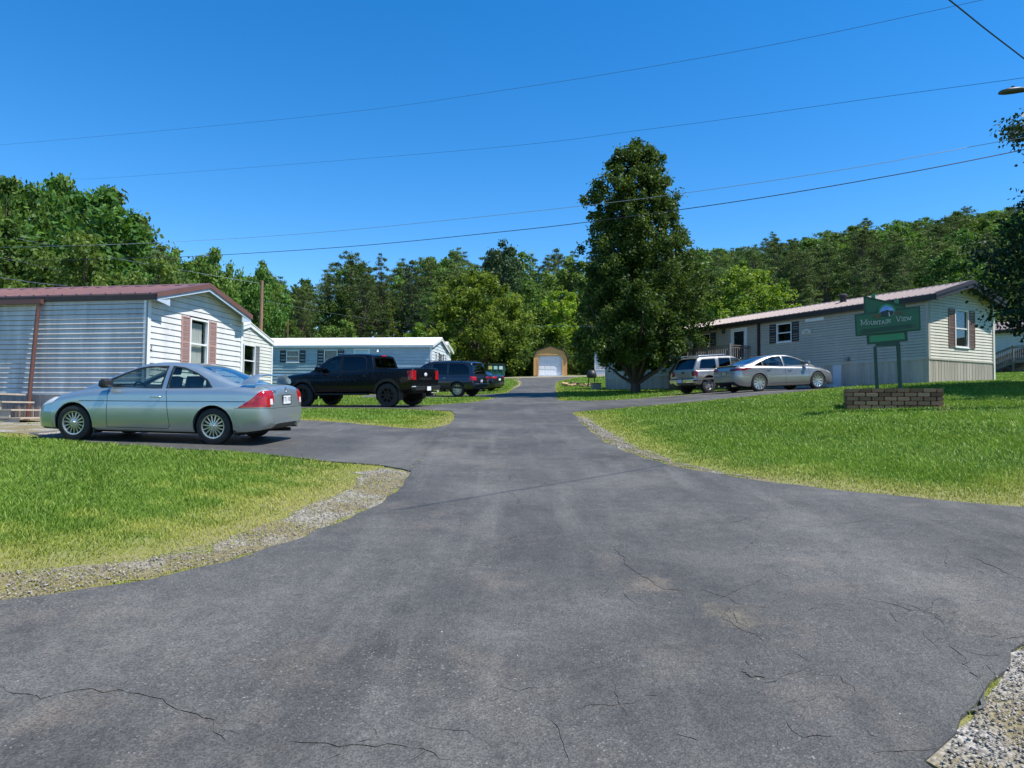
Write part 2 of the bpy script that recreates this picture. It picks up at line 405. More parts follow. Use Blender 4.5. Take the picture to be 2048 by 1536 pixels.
    b = N.new('ShaderNodeBump'); b.inputs['Strength'].default_value = .30; b.inputs['Distance'].default_value = .008
    L.new(vo.outputs['Distance'], b.inputs['Height'])
    b2 = N.new('ShaderNodeBump'); b2.inputs['Strength'].default_value = .4; b2.inputs['Distance'].default_value = .03
    L.new(noise(14, 5, .7), b2.inputs['Height']); L.new(b.outputs[0], b2.inputs['Normal']); L.new(b2.outputs[0], P.inputs['Normal'])
    return m
def ground_mat():
    m, N, L, P = _nodes('lawn_soil'); tc = N.new('ShaderNodeTexCoord'); o = tc.outputs['Object']
    n1 = N.new('ShaderNodeTexNoise'); n1.inputs['Scale'].default_value = .35; n1.inputs['Detail'].default_value = 8; n1.inputs['Roughness'].default_value = .7; L.new(o, n1.inputs[0])
    n2 = N.new('ShaderNodeTexNoise'); n2.inputs['Scale'].default_value = 30; n2.inputs['Detail'].default_value = 4; L.new(o, n2.inputs[0])
    c = N.new('ShaderNodeValToRGB'); c.color_ramp.elements[0].color = (.085, .145, .018, 1); c.color_ramp.elements[1].color = (.17, .27, .04, 1); c.color_ramp.elements[0].position = .3; c.color_ramp.elements[1].position = .7
    ad = N.new('ShaderNodeMath'); ad.operation = 'MULTIPLY_ADD'; ad.inputs[1].default_value = .5; L.new(n2.outputs[0], ad.inputs[0])
    h = N.new('ShaderNodeMath'); h.operation = 'MULTIPLY'; h.inputs[1].default_value = .5; L.new(n1.outputs[0], h.inputs[0]); L.new(h.outputs[0], ad.inputs[2]); L.new(ad.outputs[0], c.inputs[0])
    dry = N.new('ShaderNodeValToRGB'); dry.color_ramp.elements[0].color = (.17, .19, .045, 1); dry.color_ramp.elements[1].color = (.26, .22, .12, 1); dry.color_ramp.elements[0].position = .4; dry.color_ramp.elements[1].position = .65; L.new(n1.outputs[0], dry.inputs[0])
    a = N.new('ShaderNodeAttribute'); a.attribute_name = 'dry'
    mx = N.new('ShaderNodeMix'); mx.data_type = 'RGBA'; L.new(a.outputs['Fac'], mx.inputs[0]); L.new(c.outputs[0], mx.inputs[6]); L.new(dry.outputs[0], mx.inputs[7])
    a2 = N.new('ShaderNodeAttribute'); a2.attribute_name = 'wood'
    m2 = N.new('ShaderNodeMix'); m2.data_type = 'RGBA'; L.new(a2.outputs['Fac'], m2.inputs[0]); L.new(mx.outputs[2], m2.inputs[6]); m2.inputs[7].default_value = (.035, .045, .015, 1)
    L.new(m2.outputs[2], P.inputs['Base Color']); P.inputs['Roughness'].default_value = .9; P.inputs['Specular IOR Level'].default_value = .1
    b = N.new('ShaderNodeBump'); b.inputs['Strength'].default_value = .8; b.inputs['Distance'].default_value = .04; L.new(n2.outputs[0], b.inputs['Height']); L.new(b.outputs[0], P.inputs['Normal'])
    return m
def gravel_mat():
    m, N, L, P = _nodes('gravel'); tc = N.new('ShaderNodeTexCoord'); o = tc.outputs['Object']
    v = N.new('ShaderNodeTexVoronoi'); v.inputs['Scale'].default_value = 38; L.new(o, v.inputs[0])
    s = N.new('ShaderNodeSeparateColor'); L.new(v.outputs['Color'], s.inputs[0])
    c = N.new('ShaderNodeValToRGB'); c.color_ramp.elements[0].color = (.15, .135, .11, 1); c.color_ramp.elements[1].color = (.42, .39, .34, 1); L.new(s.outputs[0], c.inputs[0])
    n = N.new('ShaderNodeTexNoise'); n.inputs['Scale'].default_value = 1.6; n.inputs['Detail'].default_value = 8; L.new(o, n.inputs[0])
    r = N.new('ShaderNodeValToRGB'); r.color_ramp.elements[0].position = .42; r.color_ramp.elements[1].position = .56; L.new(n.outputs[0], r.inputs[0])
    mx = N.new('ShaderNodeMix'); mx.data_type = 'RGBA'; L.new(r.outputs[0], mx.inputs[0]); L.new(c.outputs[0], mx.inputs[6]); mx.inputs[7].default_value = (.20, .165, .085, 1)
    L.new(mx.outputs[2], P.inputs['Base Color']); P.inputs['Roughness'].default_value = .9
    b = N.new('ShaderNodeBump'); b.inputs['Strength'].default_value = .9; b.inputs['Distance'].default_value = .02; L.new(v.outputs['Distance'], b.inputs['Height']); b.invert = True; L.new(b.outputs[0], P.inputs['Normal'])
    return m
M_ASPH = asphalt_mat(); M_GROUND = ground_mat(); M_GRAVEL = gravel_mat()
M_CRACK = mat('crack', (.018, .017, .015), .95, var=.3, scale=20); M_MOSS = mat('crack_moss', (.16, .15, .05), .95, var=.5, scale=30, col2=(.30, .24, .12))
M_TAR = mat('tar', (.012, .012, .014), .5)

# ---------------------------------------------------------------- ground sheet, road, gravel
def build_ground():
    def lines(a, b, st, A, B):
        mid = list(np.arange(a, b + 1e-6, st)); o = []; s = st; v = b
        while v < B: s *= 1.12; v += s; o.append(v)
        u = []; s = st; v = a
        while v > A: s *= 1.12; v -= s; u.append(v)
        return np.array(u[::-1] + mid + o)
    gx = lines(-26, 34, .4, -750, 750); gy = lines(-6, 80, .4, -60, 950)
    X, Y = np.meshgrid(gx, gy); n, m = X.shape; x, y = X.ravel(), Y.ravel(); z = tz_arr(x, y)
    ins = inpoly(x, y, ASPH)
    for p in (GR_LEFT, GR_RIGHT, GR_CORNER): ins |= inpoly(x, y, p)
    z = np.where(inpoly(x, y, ASPH) & (polydist(x, y, ASPH) > .5), z - .03, z)
    i, j = np.meshgrid(np.arange(n - 1), np.arange(m - 1), indexing='ij'); a = (i * m + j).ravel()
    Fc = np.stack([a, a + 1, a + m + 1, a + m], 1)
    d = polydist(x, y, ASPH); dry = np.clip(1 - d / 1.3, 0, 1) ** .7 * np.where(y < 24, 1, .35)
    dry = np.maximum(dry, np.clip(1 - polydist(x, y, GR_LEFT) / 1.6, 0, 1))
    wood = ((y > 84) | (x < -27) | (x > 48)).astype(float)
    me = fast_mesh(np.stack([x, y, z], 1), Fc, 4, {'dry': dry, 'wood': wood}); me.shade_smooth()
    tag(link('ground', me, M_GROUND), kind='structure')
build_ground()

def crack_strip(mb, pts, w, mi, seed, dz=.026):
    rng = random.Random(seed); P = [Vector(hit(*p)) for p in pts]; Q = []
    for a, b in zip(P[:-1], P[1:]):
        k = max(2, int((b - a).length / .05))
        for q in range(k): Q.append(a.lerp(b, q / k))
    Q.append(P[-1]); off = 0; L_ = []; 
    for i, q in enumerate(Q):
        d = (Q[min(i + 1, len(Q) - 1)] - Q[max(i - 1, 0)]).normalized(); nn = Vector((-d.y, d.x))
        off = off * .72 + rng.gauss(0, .016); ww = w * rng.choice((.2, .5, .8, 1., 1.3, 1.9)) * min(1, .25 + min(i, len(Q) - 1 - i) * .15)
        c = q + nn * off
        for s in (-1, 1):
            p = c + nn * s * ww / 2; L_.append((p.x, p.y, tz(p.x, p.y) + dz))
    mb.add(L_, [(2 * i, 2 * i + 1, 2 * i + 3, 2 * i + 2) for i in range(len(Q) - 1)], mi)
def build_road():
    me = sheet('road', ASPH, .022, None, seed=3)
    mb = MB()
    mb.v = [tuple(v.co) for v in me.vertices]; mb.f = [tuple(p.vertices) for p in me.polygons]; mb.m = [0] * len(mb.f)
    C = [([(0, 1393), (80, 1412), (150, 1400), (240, 1396), (310, 1395), (370, 1415), (430, 1450), (470, 1490)], .012, 1),
         ([(430, 1475), (460, 1490)], .012, 1), ([(545, 1493), (600, 1512), (700, 1518), (800, 1512), (870, 1522), (910, 1540)], .012, 1),
         ([(1225, 1100), (1250, 1130), (1300, 1165), (1330, 1185), (1370, 1192)], .014, 1), ([(1400, 1185), (1440, 1200), (1475, 1218), (1530, 1225)], .02, 2),
         ([(1475, 1218), (1462, 1240), (1480, 1262), (1500, 1275), (1525, 1295)], .03, 2), ([(1480, 1220), (1464, 1244), (1485, 1265)], .008, 1),
         ([(1570, 1310), (1600, 1330), (1620, 1345)], .008, 1), ([(1780, 1215), (1840, 1230), (1880, 1245), (1885, 1270)], .016, 2), ([(1700, 1200), (1790, 1220), (1870, 1240), (1880, 1268)], .008, 1),
         ([(1925, 1115), (1960, 1130), (1990, 1150), (2048, 1165)], .01, 1), ([(1935, 1140), (1990, 1158), (2030, 1162)], .008, 1), ([(1900, 1300), (1950, 1320), (2000, 1330)], .008, 1),
         ([(1070, 1445), (1125, 1465), (1130, 1490), (1145, 1540)], .01, 1), ([(1140, 1455), (1180, 1430), (1240, 1415), (1330, 1405)], .014, 2), ([(1555, 1500), (1560, 1540)], .008, 1),
         ([(903, 851), (885, 870), (862, 895), (840, 920), (820, 946)], .03, 1), ([(900, 853), (870, 885), (830, 935)], .05, 2), ([(1750, 1530), (1830, 1525), (1880, 1515)], .012, 1),
         ([(1020, 872), (960, 878), (905, 876), (868, 872)], .05, 2), ([(930, 1130), (1010, 1090), (1060, 1070)], .006, 1), ([(1210, 1185), (1200, 1200)], .012, 1), ([(1490, 1330), (1495, 1345)], .02, 1),
         ([(1930, 1440), (1960, 1425), (1985, 1375)], .03, 2), ([(1990, 1345), (1960, 1370), (1935, 1330), (1900, 1300)], .01, 1)]
    for k, (p, w_, mi) in enumerate(C): crack_strip(mb, p, w_, mi, k, .026 if mi == 1 else .0245)
    rg = random.Random(21)      # webs of fine cracks
    for cx, cy, sx, sy, nn in ((1960, 1150, 110, 60, 9), (1700, 1225, 160, 50, 6), (1900, 1290, 120, 60, 7), (1560, 1430, 260, 60, 6), (1350, 1180, 120, 60, 4), (600, 1480, 300, 50, 3), (1100, 1400, 160, 90, 4), (1500, 1030, 300, 40, 5), (1000, 940, 120, 40, 4)):
        for q in range(nn):
            x, y = cx + rg.uniform(-sx, sx), cy + rg.uniform(-sy, sy); a_ = rg.uniform(-.5, .5) + (0 if rg.random() < .6 else 1.4); L2 = rg.uniform(25, 75) * sx / 110; p2 = [(x, y)]
            for t in range(3): a_ += rg.gauss(0, .5); x += math.cos(a_) * L2 / 2; y += math.sin(a_) * L2 / 4; p2.append((x, y))
            if all(980 < p[1] < 1530 or p[0] < 1150 for p in p2): crack_strip(mb, p2, .006, 1, 100 + q + cx, .0262)
    # a spilled blob of tar
    c = hit(1507, 1358); rng = random.Random(5); pts = []
    for k in range(22):
        a = 2 * math.pi * k / 22; r = rng.uniform(.035, .075); x, y = c[0] + r * math.cos(a) * .9, c[1] + r * math.sin(a); pts.append((x, y, tz(x, y) + .027))
    mb.add(pts, [tuple(range(22))], 3)
    o = mb.build('road', [M_ASPH, M_CRACK, M_MOSS, M_TAR], fix=False); tag(o, kind='structure')
build_road()
for nm, pl, sd, dz in (('gravel_verge', GR_LEFT, 4, .008), ('gravel_verge', GR_RIGHT, 5, .008), ('gravel_shoulder', GR_CORNER, 6, .012), ('gravel_turnaround', GR_FAR, 7, .012), ('gravel_verge', GR_FAR_LEFT, 10, .014), ('gravel_bed', GR_HOME, 8, .010), ('gravel_parking', GR_CARS, 9, .014)):
    me = sheet(nm, pl, dz, None, seed=sd, jit=.07 if nm == 'gravel_verge' else .04, thick=.02); tag(link(nm, me, M_GRAVEL), kind='structure')

# ---------------------------------------------------------------- loose stones
def pebbles(name, n, sampler, size, seed, mat_):
    rng = np.random.default_rng(seed); X, Y, S = sampler(rng, n)
    base = np.array([(1, 0, 0), (0, 1, 0), (-1, 0, 0), (0, -1, 0), (.1, 0, .75), (0, 0, -.6)]); fc = np.array([(0, 1, 4), (1, 2, 4), (2, 3, 4), (3, 0, 4), (1, 0, 5), (2, 1, 5), (3, 2, 5), (0, 3, 5)])
    n = len(X); Z = tz_fast(X, Y) + .02
    V = base[None] * (1 + rng.normal(0, .28, (n, 6, 3))); a = rng.uniform(0, 6.28, n); c, s = np.cos(a), np.sin(a)
    Vx = V[..., 0] * c[:, None] - V[..., 1] * s[:, None]; Vy = V[..., 0] * s[:, None] + V[..., 1] * c[:, None]
    sz = (S * rng.uniform(.5, 1.5, n))[:, None]
    P = np.stack([Vx * sz + X[:, None], Vy * sz * .8 + Y[:, None], V[..., 2] * sz * .7 + Z[:, None]], 2).reshape(-1, 3)
    Fc = (fc[None] + (np.arange(n) * 6)[:, None, None]).reshape(-1, 3)
    me = fast_mesh(P, Fc, 3, {'v': np.repeat(rng.uniform(0, 1, n), 6)})
    return tag(link(name, me, mat_), kind='stuff')
def stone_mat():
    m, N, L, P = _nodes('stone'); a = N.new('ShaderNodeAttribute'); a.attribute_name = 'v'
    c = N.new('ShaderNodeValToRGB'); c.color_ramp.elements[0].color = (.11, .095, .074, 1); c.color_ramp.elements[1].color = (.41, .37, .31, 1); L.new(a.outputs['Fac'], c.inputs[0]); L.new(c.outputs[0], P.inputs['Base Color']); P.inputs['Roughness'].default_value = .85
    return m
M_STONE = stone_mat()
def samp_poly(polys, size):
    def f(rng, n):
        xs, ys = [], []
        for p, w_, hi in polys:
            P = np.array(p); x0, y0 = np.maximum(P.min(0), (-9, -1)); x1, y1 = np.minimum(P.max(0), (11, 21)); x = rng.uniform(x0, x1, int(n * w_)); y = rng.uniform(y0, y1, int(n * w_))
            d = np.hypot(x, y); k = inpoly(x, y, p) & (polydist(x, y, ASPH) > .02) & (rng.uniform(0, 1, len(x)) < np.clip((hi / np.maximum(d, 1)) ** 1.2, 0, 1)) & (y > 0) & (np.abs(x) < y * .78 + .6)
            xs.append(x[k]); ys.append(y[k])
        X = np.concatenate(xs); Y = np.concatenate(ys); return X, Y, size * np.maximum(1, np.hypot(X, Y) / 9)
    return f
pebbles('gravel_stones', 150000, samp_poly([(GR_LEFT, .7, 5), (GR_RIGHT, .25, 6), (GR_CORNER, .9, 6), (GR_HOME, .12, 14)], .0082), .011, 2, M_STONE)
def samp_road(rng, n):
    Y = rng.uniform(2.6, 13, n); X = rng.uniform(-.75, .75, n) * Y; k = inpoly(X, Y, ASPH) & (rng.uniform(0, 1, n) < 1 / (1 + polydist(X, Y, ASPH) * 1.8)); return X[k], Y[k], np.full(k.sum(), .0075)
pebbles('scattered_stones', 420, samp_road, .01, 3, M_STONE)

# ---------------------------------------------------------------- grass
BARE = plan([(1868, 815), (1890, 812), (1908, 816), (1904, 823), (1880, 826)])
me = sheet('bare_soil', BARE, .010, None, seed=12, jit=.03, thick=.0); tag(link('bare_soil', me, mat('bare_soil', (.22, .15, .085), .95, var=.3, scale=12)), kind='structure')
FOOT = []        # building footprints (polygons) where no grass grows; filled before grass is built
def build_grass():
    rng = np.random.default_rng(11)
    n = 1550000
    u = rng.uniform(0, 1, n); r0, r1 = 3.6, 82.; r = r0 * (r1 / r0) ** (u ** 1.0)
    th = rng.uniform(-.92, .92, n)
    x = r * np.sin(th); y = r * np.cos(th)
    ok = ~inpoly(x, y, ASPH) & (x > -27) & (x < 47)
    for p in FOOT + [GR_FAR]: ok &= ~inpoly(x, y, p)
    x, y, r = x[ok], y[ok], r[ok]; n = len(x)
    d = polydist(x, y, ASPH); pn = np.sin(x * 1.7 + 3 * np.sin(y * .9)) * np.sin(y * 2.1 + 2 * np.sin(x * 1.3)); pn2 = np.sin(x * 5.1 + y * 2.3) * np.sin(y * 6.3 - x * 1.9)
    g = np.zeros(n, bool)
    for p in (GR_LEFT, GR_RIGHT, GR_CORNER, GR_HOME, GR_CARS): g |= inpoly(x, y, p)
    left = (x < 0) & (y < 13)
    edgew = np.where(left, 1.7 + .9 * pn2, np.where(y < 22, 1.5, .6)) * (1 + .35 * pn)
    gl = polydist(x, y, GR_LEFT); d = np.where(left, np.where(inpoly(x, y, GR_LEFT), 0, np.minimum(gl, d + 1.9)), d)
    e = np.clip(d / edgew, 0, 1)
    keep = rng.uniform(0, 1, n)
    prob = np.where(g, .34 + .5 * (pn + .8 * pn2 > .05), .42 + .58 * e)
    corner = inpoly(x, y, GR_CORNER); prob = np.where(corner, .012, prob); prob = np.where(inpoly(x, y, GR_HOME), .03, prob); prob = np.where(d < .03, prob * .8, prob)
    bare = (pn2 * pn > .42) & (e < .95) & (e > .2); prob = np.where(bare, prob * .35, prob)
    k = keep < prob; x, y, r, e, g, pn, pn2 = x[k], y[k], r[k], e[k], g[k], pn[k], pn2[k]; n = len(x)
    tf = []       # weeds in the joints and at the asphalt edge
    for px_, py_, c_ in ((838, 925, 40), (826, 938, 60), (862, 900, 25), (890, 868, 20), (1935, 1436, 40), (1985, 1372, 60), (1962, 1400, 30), (250, 1176, 50), (500, 1122, 40), (650, 1062, 30), (1463, 1245, 14), (1482, 1266, 14), (1280, 812, 90), (1265, 815, 80), (1515, 1283, 8), (935, 1010, 0)):
        a0 = hit(px_, py_)
        for _ in range(c_): tf.append((a0[0] + rng.normal(0, .05), a0[1] + rng.normal(0, .05)))
    tf = np.array(tf); m_ = len(tf); x = np.r_[x, tf[:, 0]]; y = np.r_[y, tf[:, 1]]; r = np.hypot(x, y); e = np.r_[e, rng.uniform(.0, .5, m_)]; g = np.r_[g, np.zeros(m_, bool)]; pn = np.r_[pn, np.zeros(m_)]; pn2 = np.r_[pn2, np.zeros(m_)]; n = len(x)
    h = (.022 + .034 * e) * rng.uniform(.55, 1.35, n) * (1 + .25 * pn) ; h = np.where(g, h * .45, h)
    tuft = rng.uniform(0, 1, n) < .012 * e; h = np.where(tuft, h * 1.7, h)
    wd = .0042 * np.maximum(1, r / 3.9) * rng.uniform(.7, 1.3, n) ; wd = np.minimum(wd, .10); h = h * np.minimum(1.35, np.maximum(1, r / 24)); h = np.minimum(h, .13)
    a = rng.uniform(0, 6.28, n); lean = rng.uniform(.15, 1.0, n) * h; la = rng.uniform(0, 6.28, n) * .7 + np.sin(x * 2 + y) * 1.2
    bx, by = np.cos(a) * wd / 2, np.sin(a) * wd / 2; z = tz_fast(x, y) + np.where(g, .006, -.004)
    lx, ly = np.cos(la) * lean, np.sin(la) * lean
    P = np.empty((n, 5, 3))
    P[:, 0] = np.stack([x - bx, y - by, z], 1); P[:, 1] = np.stack([x + bx, y + by, z], 1)
    P[:, 2] = np.stack([x + bx * .8 + lx * .35, y + by * .8 + ly * .35, z + h * .6], 1); P[:, 3] = np.stack([x - bx * .8 + lx * .35, y - by * .8 + ly * .35, z + h * .6], 1)
    P[:, 4] = np.stack([x + lx, y + ly, z + h], 1)
    b = (np.arange(n) * 5)[:, None]; T = np.concatenate([b + np.array([[0, 1, 2]]), b + np.array([[0, 2, 3]]), b + np.array([[3, 2, 4]])], 1).reshape(-1, 3)
    lf = np.sin(x * .55 + 1.3 * np.sin(y * .4)) * np.sin(y * .62 + x * .2); v = np.clip(rng.normal(.46, .2, n) + pn * .15 + lf * .16 + pn2 * .08, 0, 1); dry = np.clip((1 - e) * 1.15 + rng.normal(0, .16, n) + (rng.uniform(0, 1, n) < .03) * .5, 0, 1)
    me = fast_mesh(P.reshape(-1, 3), T, 3, {'v': np.repeat(v, 5), 'dry': np.repeat(dry, 5)})
    m, N, L, Pb = _nodes('grass_blade')
    at_ = N.new('ShaderNodeAttribute'); at_.attribute_name = 'v'; ad = N.new('ShaderNodeAttribute'); ad.attribute_name = 'dry'
    c1 = N.new('ShaderNodeValToRGB'); c1.color_ramp.elements[0].color = (.085, .175, .014, 1); c1.color_ramp.elements[1].color = (.22, .36, .045, 1)
    c2 = N.new('ShaderNodeValToRGB'); c2.color_ramp.elements[0].color = (.27, .31, .035, 1); c2.color_ramp.elements[1].color = (.46, .42, .09, 1)
    L.new(at_.outputs['Fac'], c1.inputs[0]); L.new(at_.outputs['Fac'], c2.inputs[0])
    mx = N.new('ShaderNodeMix'); mx.data_type = 'RGBA'; L.new(ad.outputs['Fac'], mx.inputs[0]); L.new(c1.outputs[0], mx.inputs[6]); L.new(c2.outputs[0], mx.inputs[7])
    L.new(mx.outputs[2], Pb.inputs['Base Color']); Pb.inputs['Roughness'].default_value = .5; Pb.inputs['Specular IOR Level'].default_value = .3
    tr = N.new('ShaderNodeBsdfTranslucent'); L.new(mx.outputs[2], tr.inputs[0]); ms = N.new('ShaderNodeMixShader'); ms.inputs[0].default_value = .35
    L.new(Pb.outputs[0], ms.inputs[1]); L.new(tr.outputs[0], ms.inputs[2]); L.new(ms.outputs[0], N['Material Output'].inputs[0])
    tag(link('lawn_grass', me, m), kind='stuff')
# ---------------------------------------------------------------- building materials
def siding_mat(name, col, dirt=.12, rough=.55, metal=0., streak=(1.5, 1.5, .25)):
    m, N, L, P = _nodes(name); tc = N.new('ShaderNodeTexCoord'); mp = N.new('ShaderNodeMapping'); mp.inputs['Scale'].default_value = streak; L.new(tc.outputs['Object'], mp.inputs[0])
    n = N.new('ShaderNodeTexNoise'); n.inputs['Scale'].default_value = 1.6; n.inputs['Detail'].default_value = 8; n.inputs['Roughness'].default_value = .7; L.new(mp.outputs[0], n.inputs[0])
    c = N.new('ShaderNodeValToRGB'); c.color_ramp.elements[0].position = .35; c.color_ramp.elements[1].position = .62
    c.color_ramp.elements[0].color = c4(tuple(x * (1 - dirt * 1.6) for x in col)); c.color_ramp.elements[1].color = c4(col); L.new(n.outputs[0], c.inputs[0])
    L.new(c.outputs[0], P.inputs['Base Color']); P.inputs['Roughness'].default_value = rough; P.inputs['Metallic'].default_value = metal
    n2 = N.new('ShaderNodeTexNoise'); n2.inputs['Scale'].default_value = 1.3; n2.inputs['Detail'].default_value = 2; mp2 = N.new('ShaderNodeMapping'); mp2.inputs['Scale'].default_value = (1, 1, 3.5); L.new(tc.outputs['Object'], mp2.inputs[0]); L.new(mp2.outputs[0], n2.inputs[0])
    b = N.new('ShaderNodeBump'); b.inputs['Strength'].default_value = .18; b.inputs['Distance'].default_value = .05; L.new(n2.outputs[0], b.inputs['Height']); L.new(b.outputs[0], P.inputs['Normal'])
    return m
M_WHITE = mat('white_trim', (.72, .73, .73), .5, var=.06); M_GLASSW = glass('window_glass', (.86, .88, .87), 1.6)
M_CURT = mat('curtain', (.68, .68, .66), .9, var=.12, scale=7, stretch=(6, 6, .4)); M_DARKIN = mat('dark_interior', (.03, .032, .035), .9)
M_ROOFRED = mat('maroon_metal_roof', (.20, .10, .088), .42, metal=.25, var=.12, scale=1.2); M_ROOFBR = mat('brown_metal_roof', (.205, .155, .145), .55, metal=.1, var=.10, scale=1.2)
M_ROOFW = mat('white_roof', (.80, .80, .79), .6, var=.05); M_BROWN = mat('dark_brown_trim', (.035, .022, .018), .5, var=.2); M_SPOUT = mat('brown_downspout', (.13, .055, .042), .45, var=.15)
M_SH_PINK = mat('pink_shutter', (.44, .28, .25), .6, var=.08); M_SH_GREY = mat('grey_shutter', (.22, .23, .25), .6, var=.08); M_SH_DARK = mat('dark_shutter', (.035, .036, .045), .6, var=.15); M_SH_BR = mat('brown_shutter', (.20, .125, .105), .6, var=.1)
M_SOFF = mat('grey_soffit', (.20, .24, .30), .6, var=.1); M_FASC = mat('pale_fascia', (.42, .50, .60), .5, var=.12, scale=8)
M_WOODG = mat('weathered_wood', (.17, .145, .125), .85, var=.3, scale=6, stretch=(1, 1, .2)); M_WOODP = mat('pale_pine_boards', (.40, .34, .27), .8, var=.15, scale=5)

def interval_minus(a, b, cuts):
    segs = [(a, b)]
    for c0, c1 in cuts:
        o = []
        for s0, s1 in segs:
            if c1 <= s0 or c0 >= s1: o.append((s0, s1))
            else:
                if c0 > s0: o.append((s0, c0))
                if c1 < s1: o.append((c1, s1))
        segs = o
    return segs
def siding(mb, O, u, n, Wd, z0, zt, gable=0, openings=(), course=.2, proud=.02, gap=.010):
    """lap siding on a wall O + u*s; gable = extra height at the middle; openings (s0,s1,z0,z1)"""
    O, u, n = Vector(O), Vector(u), Vector(n); Z = Vector((0, 0, 1)); top = zt + gable
    def span(z):
        if z <= zt: return 0., Wd
        k = (z - zt) / max(gable, 1e-6) * Wd / 2; return k, Wd - k
    zb = z0
    while zb < top - 1e-3:
        z1 = min(zb + course, top)
        cuts = [(o[0], o[1]) for o in openings if min(z1, o[3]) - max(zb, o[2]) > .5 * (z1 - zb)]
        a0, b0 = span(zb); a1, b1 = span(z1)
        for s0, s1 in interval_minus(a0, b0, cuts):
            t0 = a1 if s0 == a0 else s0; t1 = b1 if s1 == b0 else s1
            if t1 < t0: t0 = t1 = (t0 + t1) / 2
            zc = zb + min(gap, (z1 - zb) * .5)
            P = [O + u * s0 + n * proud + Z * zc, O + u * s1 + n * proud + Z * zc, O + u * t1 + n * .002 + Z * z1, O + u * t0 + n * .002 + Z * z1,
                 O + u * s0 - n * .004 + Z * zc, O + u * s1 - n * .004 + Z * zc]
            mb.add(P, [(0, 1, 2, 3), (4, 5, 1, 0)])
        zb += course
def skirting(mb, O, u, n, Wd, z0, z1, rib=.2):
    O, u, n = Vector(O), Vector(u), Vector(n); Z = Vector((0, 0, 1)); pr = []; s = 0
    rng = random.Random(int(Wd * 100))
    while s < Wd:
        for ds, off in ((0, 0), (.018, .016), (rib * .42, .016), (rib * .42 + .018, 0), (rib * .5, 0), (rib * .5 + .012, .012), (rib * .86, .012), (rib * .86 + .012, 0)):
            if s + ds < Wd: pr.append((s + ds, off - .012))
        s += rib
    pr.append((Wd, -.012)); P = []
    for s_, o_ in pr: P += [O + u * s_ + n * o_ + Z * z0, O + u * s_ + n * o_ + Z * z1]
    mb.add(P, [(2 * i, 2 * i + 2, 2 * i + 3, 2 * i + 1) for i in range(len(pr) - 1)])

def window(root, O, u, n, s0, s1, z0, z1, frame=M_WHITE, shut=None, sw=.3, mid=True, grid=None, curtain=None, louver=True, name='window'):
    Z = (0, 0, 1); mb = MB(); t = .055
    for a, c in (((s0 - t, s0), (z0 - t, z1 + t)), ((s1, s1 + t), (z0 - t, z1 + t)), ((s0, s1), (z0 - t, z0)), ((s0, s1), (z1, z1 + t))):
        mb.frame_box(O, u, Z, n, a, c, (-.06, .035))
    mb.frame_box(O, u, Z, n, (s0 - t - .02, s1 + t + .02), (z0 - t - .03, z0 - t), (-.01, .06))
    zm = (z0 + z1) / 2
    if mid: mb.frame_box(O, u, Z, n, (s0, s1), (zm - .025, zm + .025), (-.05, .012))
    if grid:
        for i in range(1, grid[0]): q = s0 + (s1 - s0) * i / grid[0]; mb.frame_box(O, u, Z, n, (q - .011, q + .011), (z0, z1), (-.045, -.012))
        for i in range(1, grid[1]): q = z0 + (z1 - z0) * i / grid[1]; mb.frame_box(O, u, Z, n, (s0, s1), (q - .011, q + .011), (-.044, -.013))
    w_ = mb.build(name, frame, root, bevel=.004)
    mb = MB(); mb.frame_box(O, u, Z, n, (s0, s1), (z0, z1), (-.040, -.034)); mb.build('pane', M_GLASSW, w_)
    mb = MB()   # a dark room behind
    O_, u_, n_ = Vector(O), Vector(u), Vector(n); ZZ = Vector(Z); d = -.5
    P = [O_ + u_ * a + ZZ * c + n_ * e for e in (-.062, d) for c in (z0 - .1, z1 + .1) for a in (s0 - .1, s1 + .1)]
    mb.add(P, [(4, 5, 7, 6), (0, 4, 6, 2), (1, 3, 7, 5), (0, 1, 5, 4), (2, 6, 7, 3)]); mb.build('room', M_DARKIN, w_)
    if curtain:
        mb = MB(); a0, a1, c0, c1 = curtain; k = 26; P = []
        for i in range(k + 1):
            s_ = s0 + (s1 - s0) * (a0 + (a1 - a0) * i / k); e = -.10 + .018 * math.sin(i * 1.9)
            for zz in (z0 + (z1 - z0) * c0 + .02 * math.sin(i * .7), z0 + (z1 - z0) * c1): P.append(O_ + u_ * s_ + ZZ * zz + n_ * e)
        mb.add(P, [(2 * i, 2 * i + 2, 2 * i + 3, 2 * i + 1) for i in range(k)]); mb.build('curtain', M_CURT, w_, smooth=60)
    if shut:
        for a in ((s0 - t - .01 - sw, s0 - t - .01), (s1 + t + .01, s1 + t + .01 + sw)):
            mb = MB(); b = .04; zz0, zz1 = z0 - t, z1 + t
            for A, C in (((a[0], a[0] + b), (zz0, zz1)), ((a[1] - b, a[1]), (zz0, zz1)), ((a[0] + b, a[1] - b), (zz0, zz0 + b)), ((a[0] + b, a[1] - b), (zz1 - b, zz1)), ((a[0] + b, a[1] - b), ((zz0 + zz1) / 2 - b / 2, (zz0 + zz1) / 2 + b / 2))):
                mb.frame_box(O, u, Z, n, A, C, (.0, .042))
            mb.frame_box(O, u, Z, n, (a[0] + b, a[1] - b), (zz0 + b, zz1 - b), (.0, .016))
            if louver:
                q = zz0 + b + .02
                while q < zz1 - b - .03: mb.frame_box(O, u, (Vector(Z) * .8 + Vector(n) * .6), (Vector(n) * .8 - Vector(Z) * .6), (a[0] + b, a[1] - b), (0, .03), (0, .006)) if False else mb.frame_box(Vector(O) + Vector((0, 0, q)), u, Z, n, (a[0] + b, a[1] - b), (0, .022), (.012, .032)); q += .045
            mb.build('shutter', shut, root)
    return w_
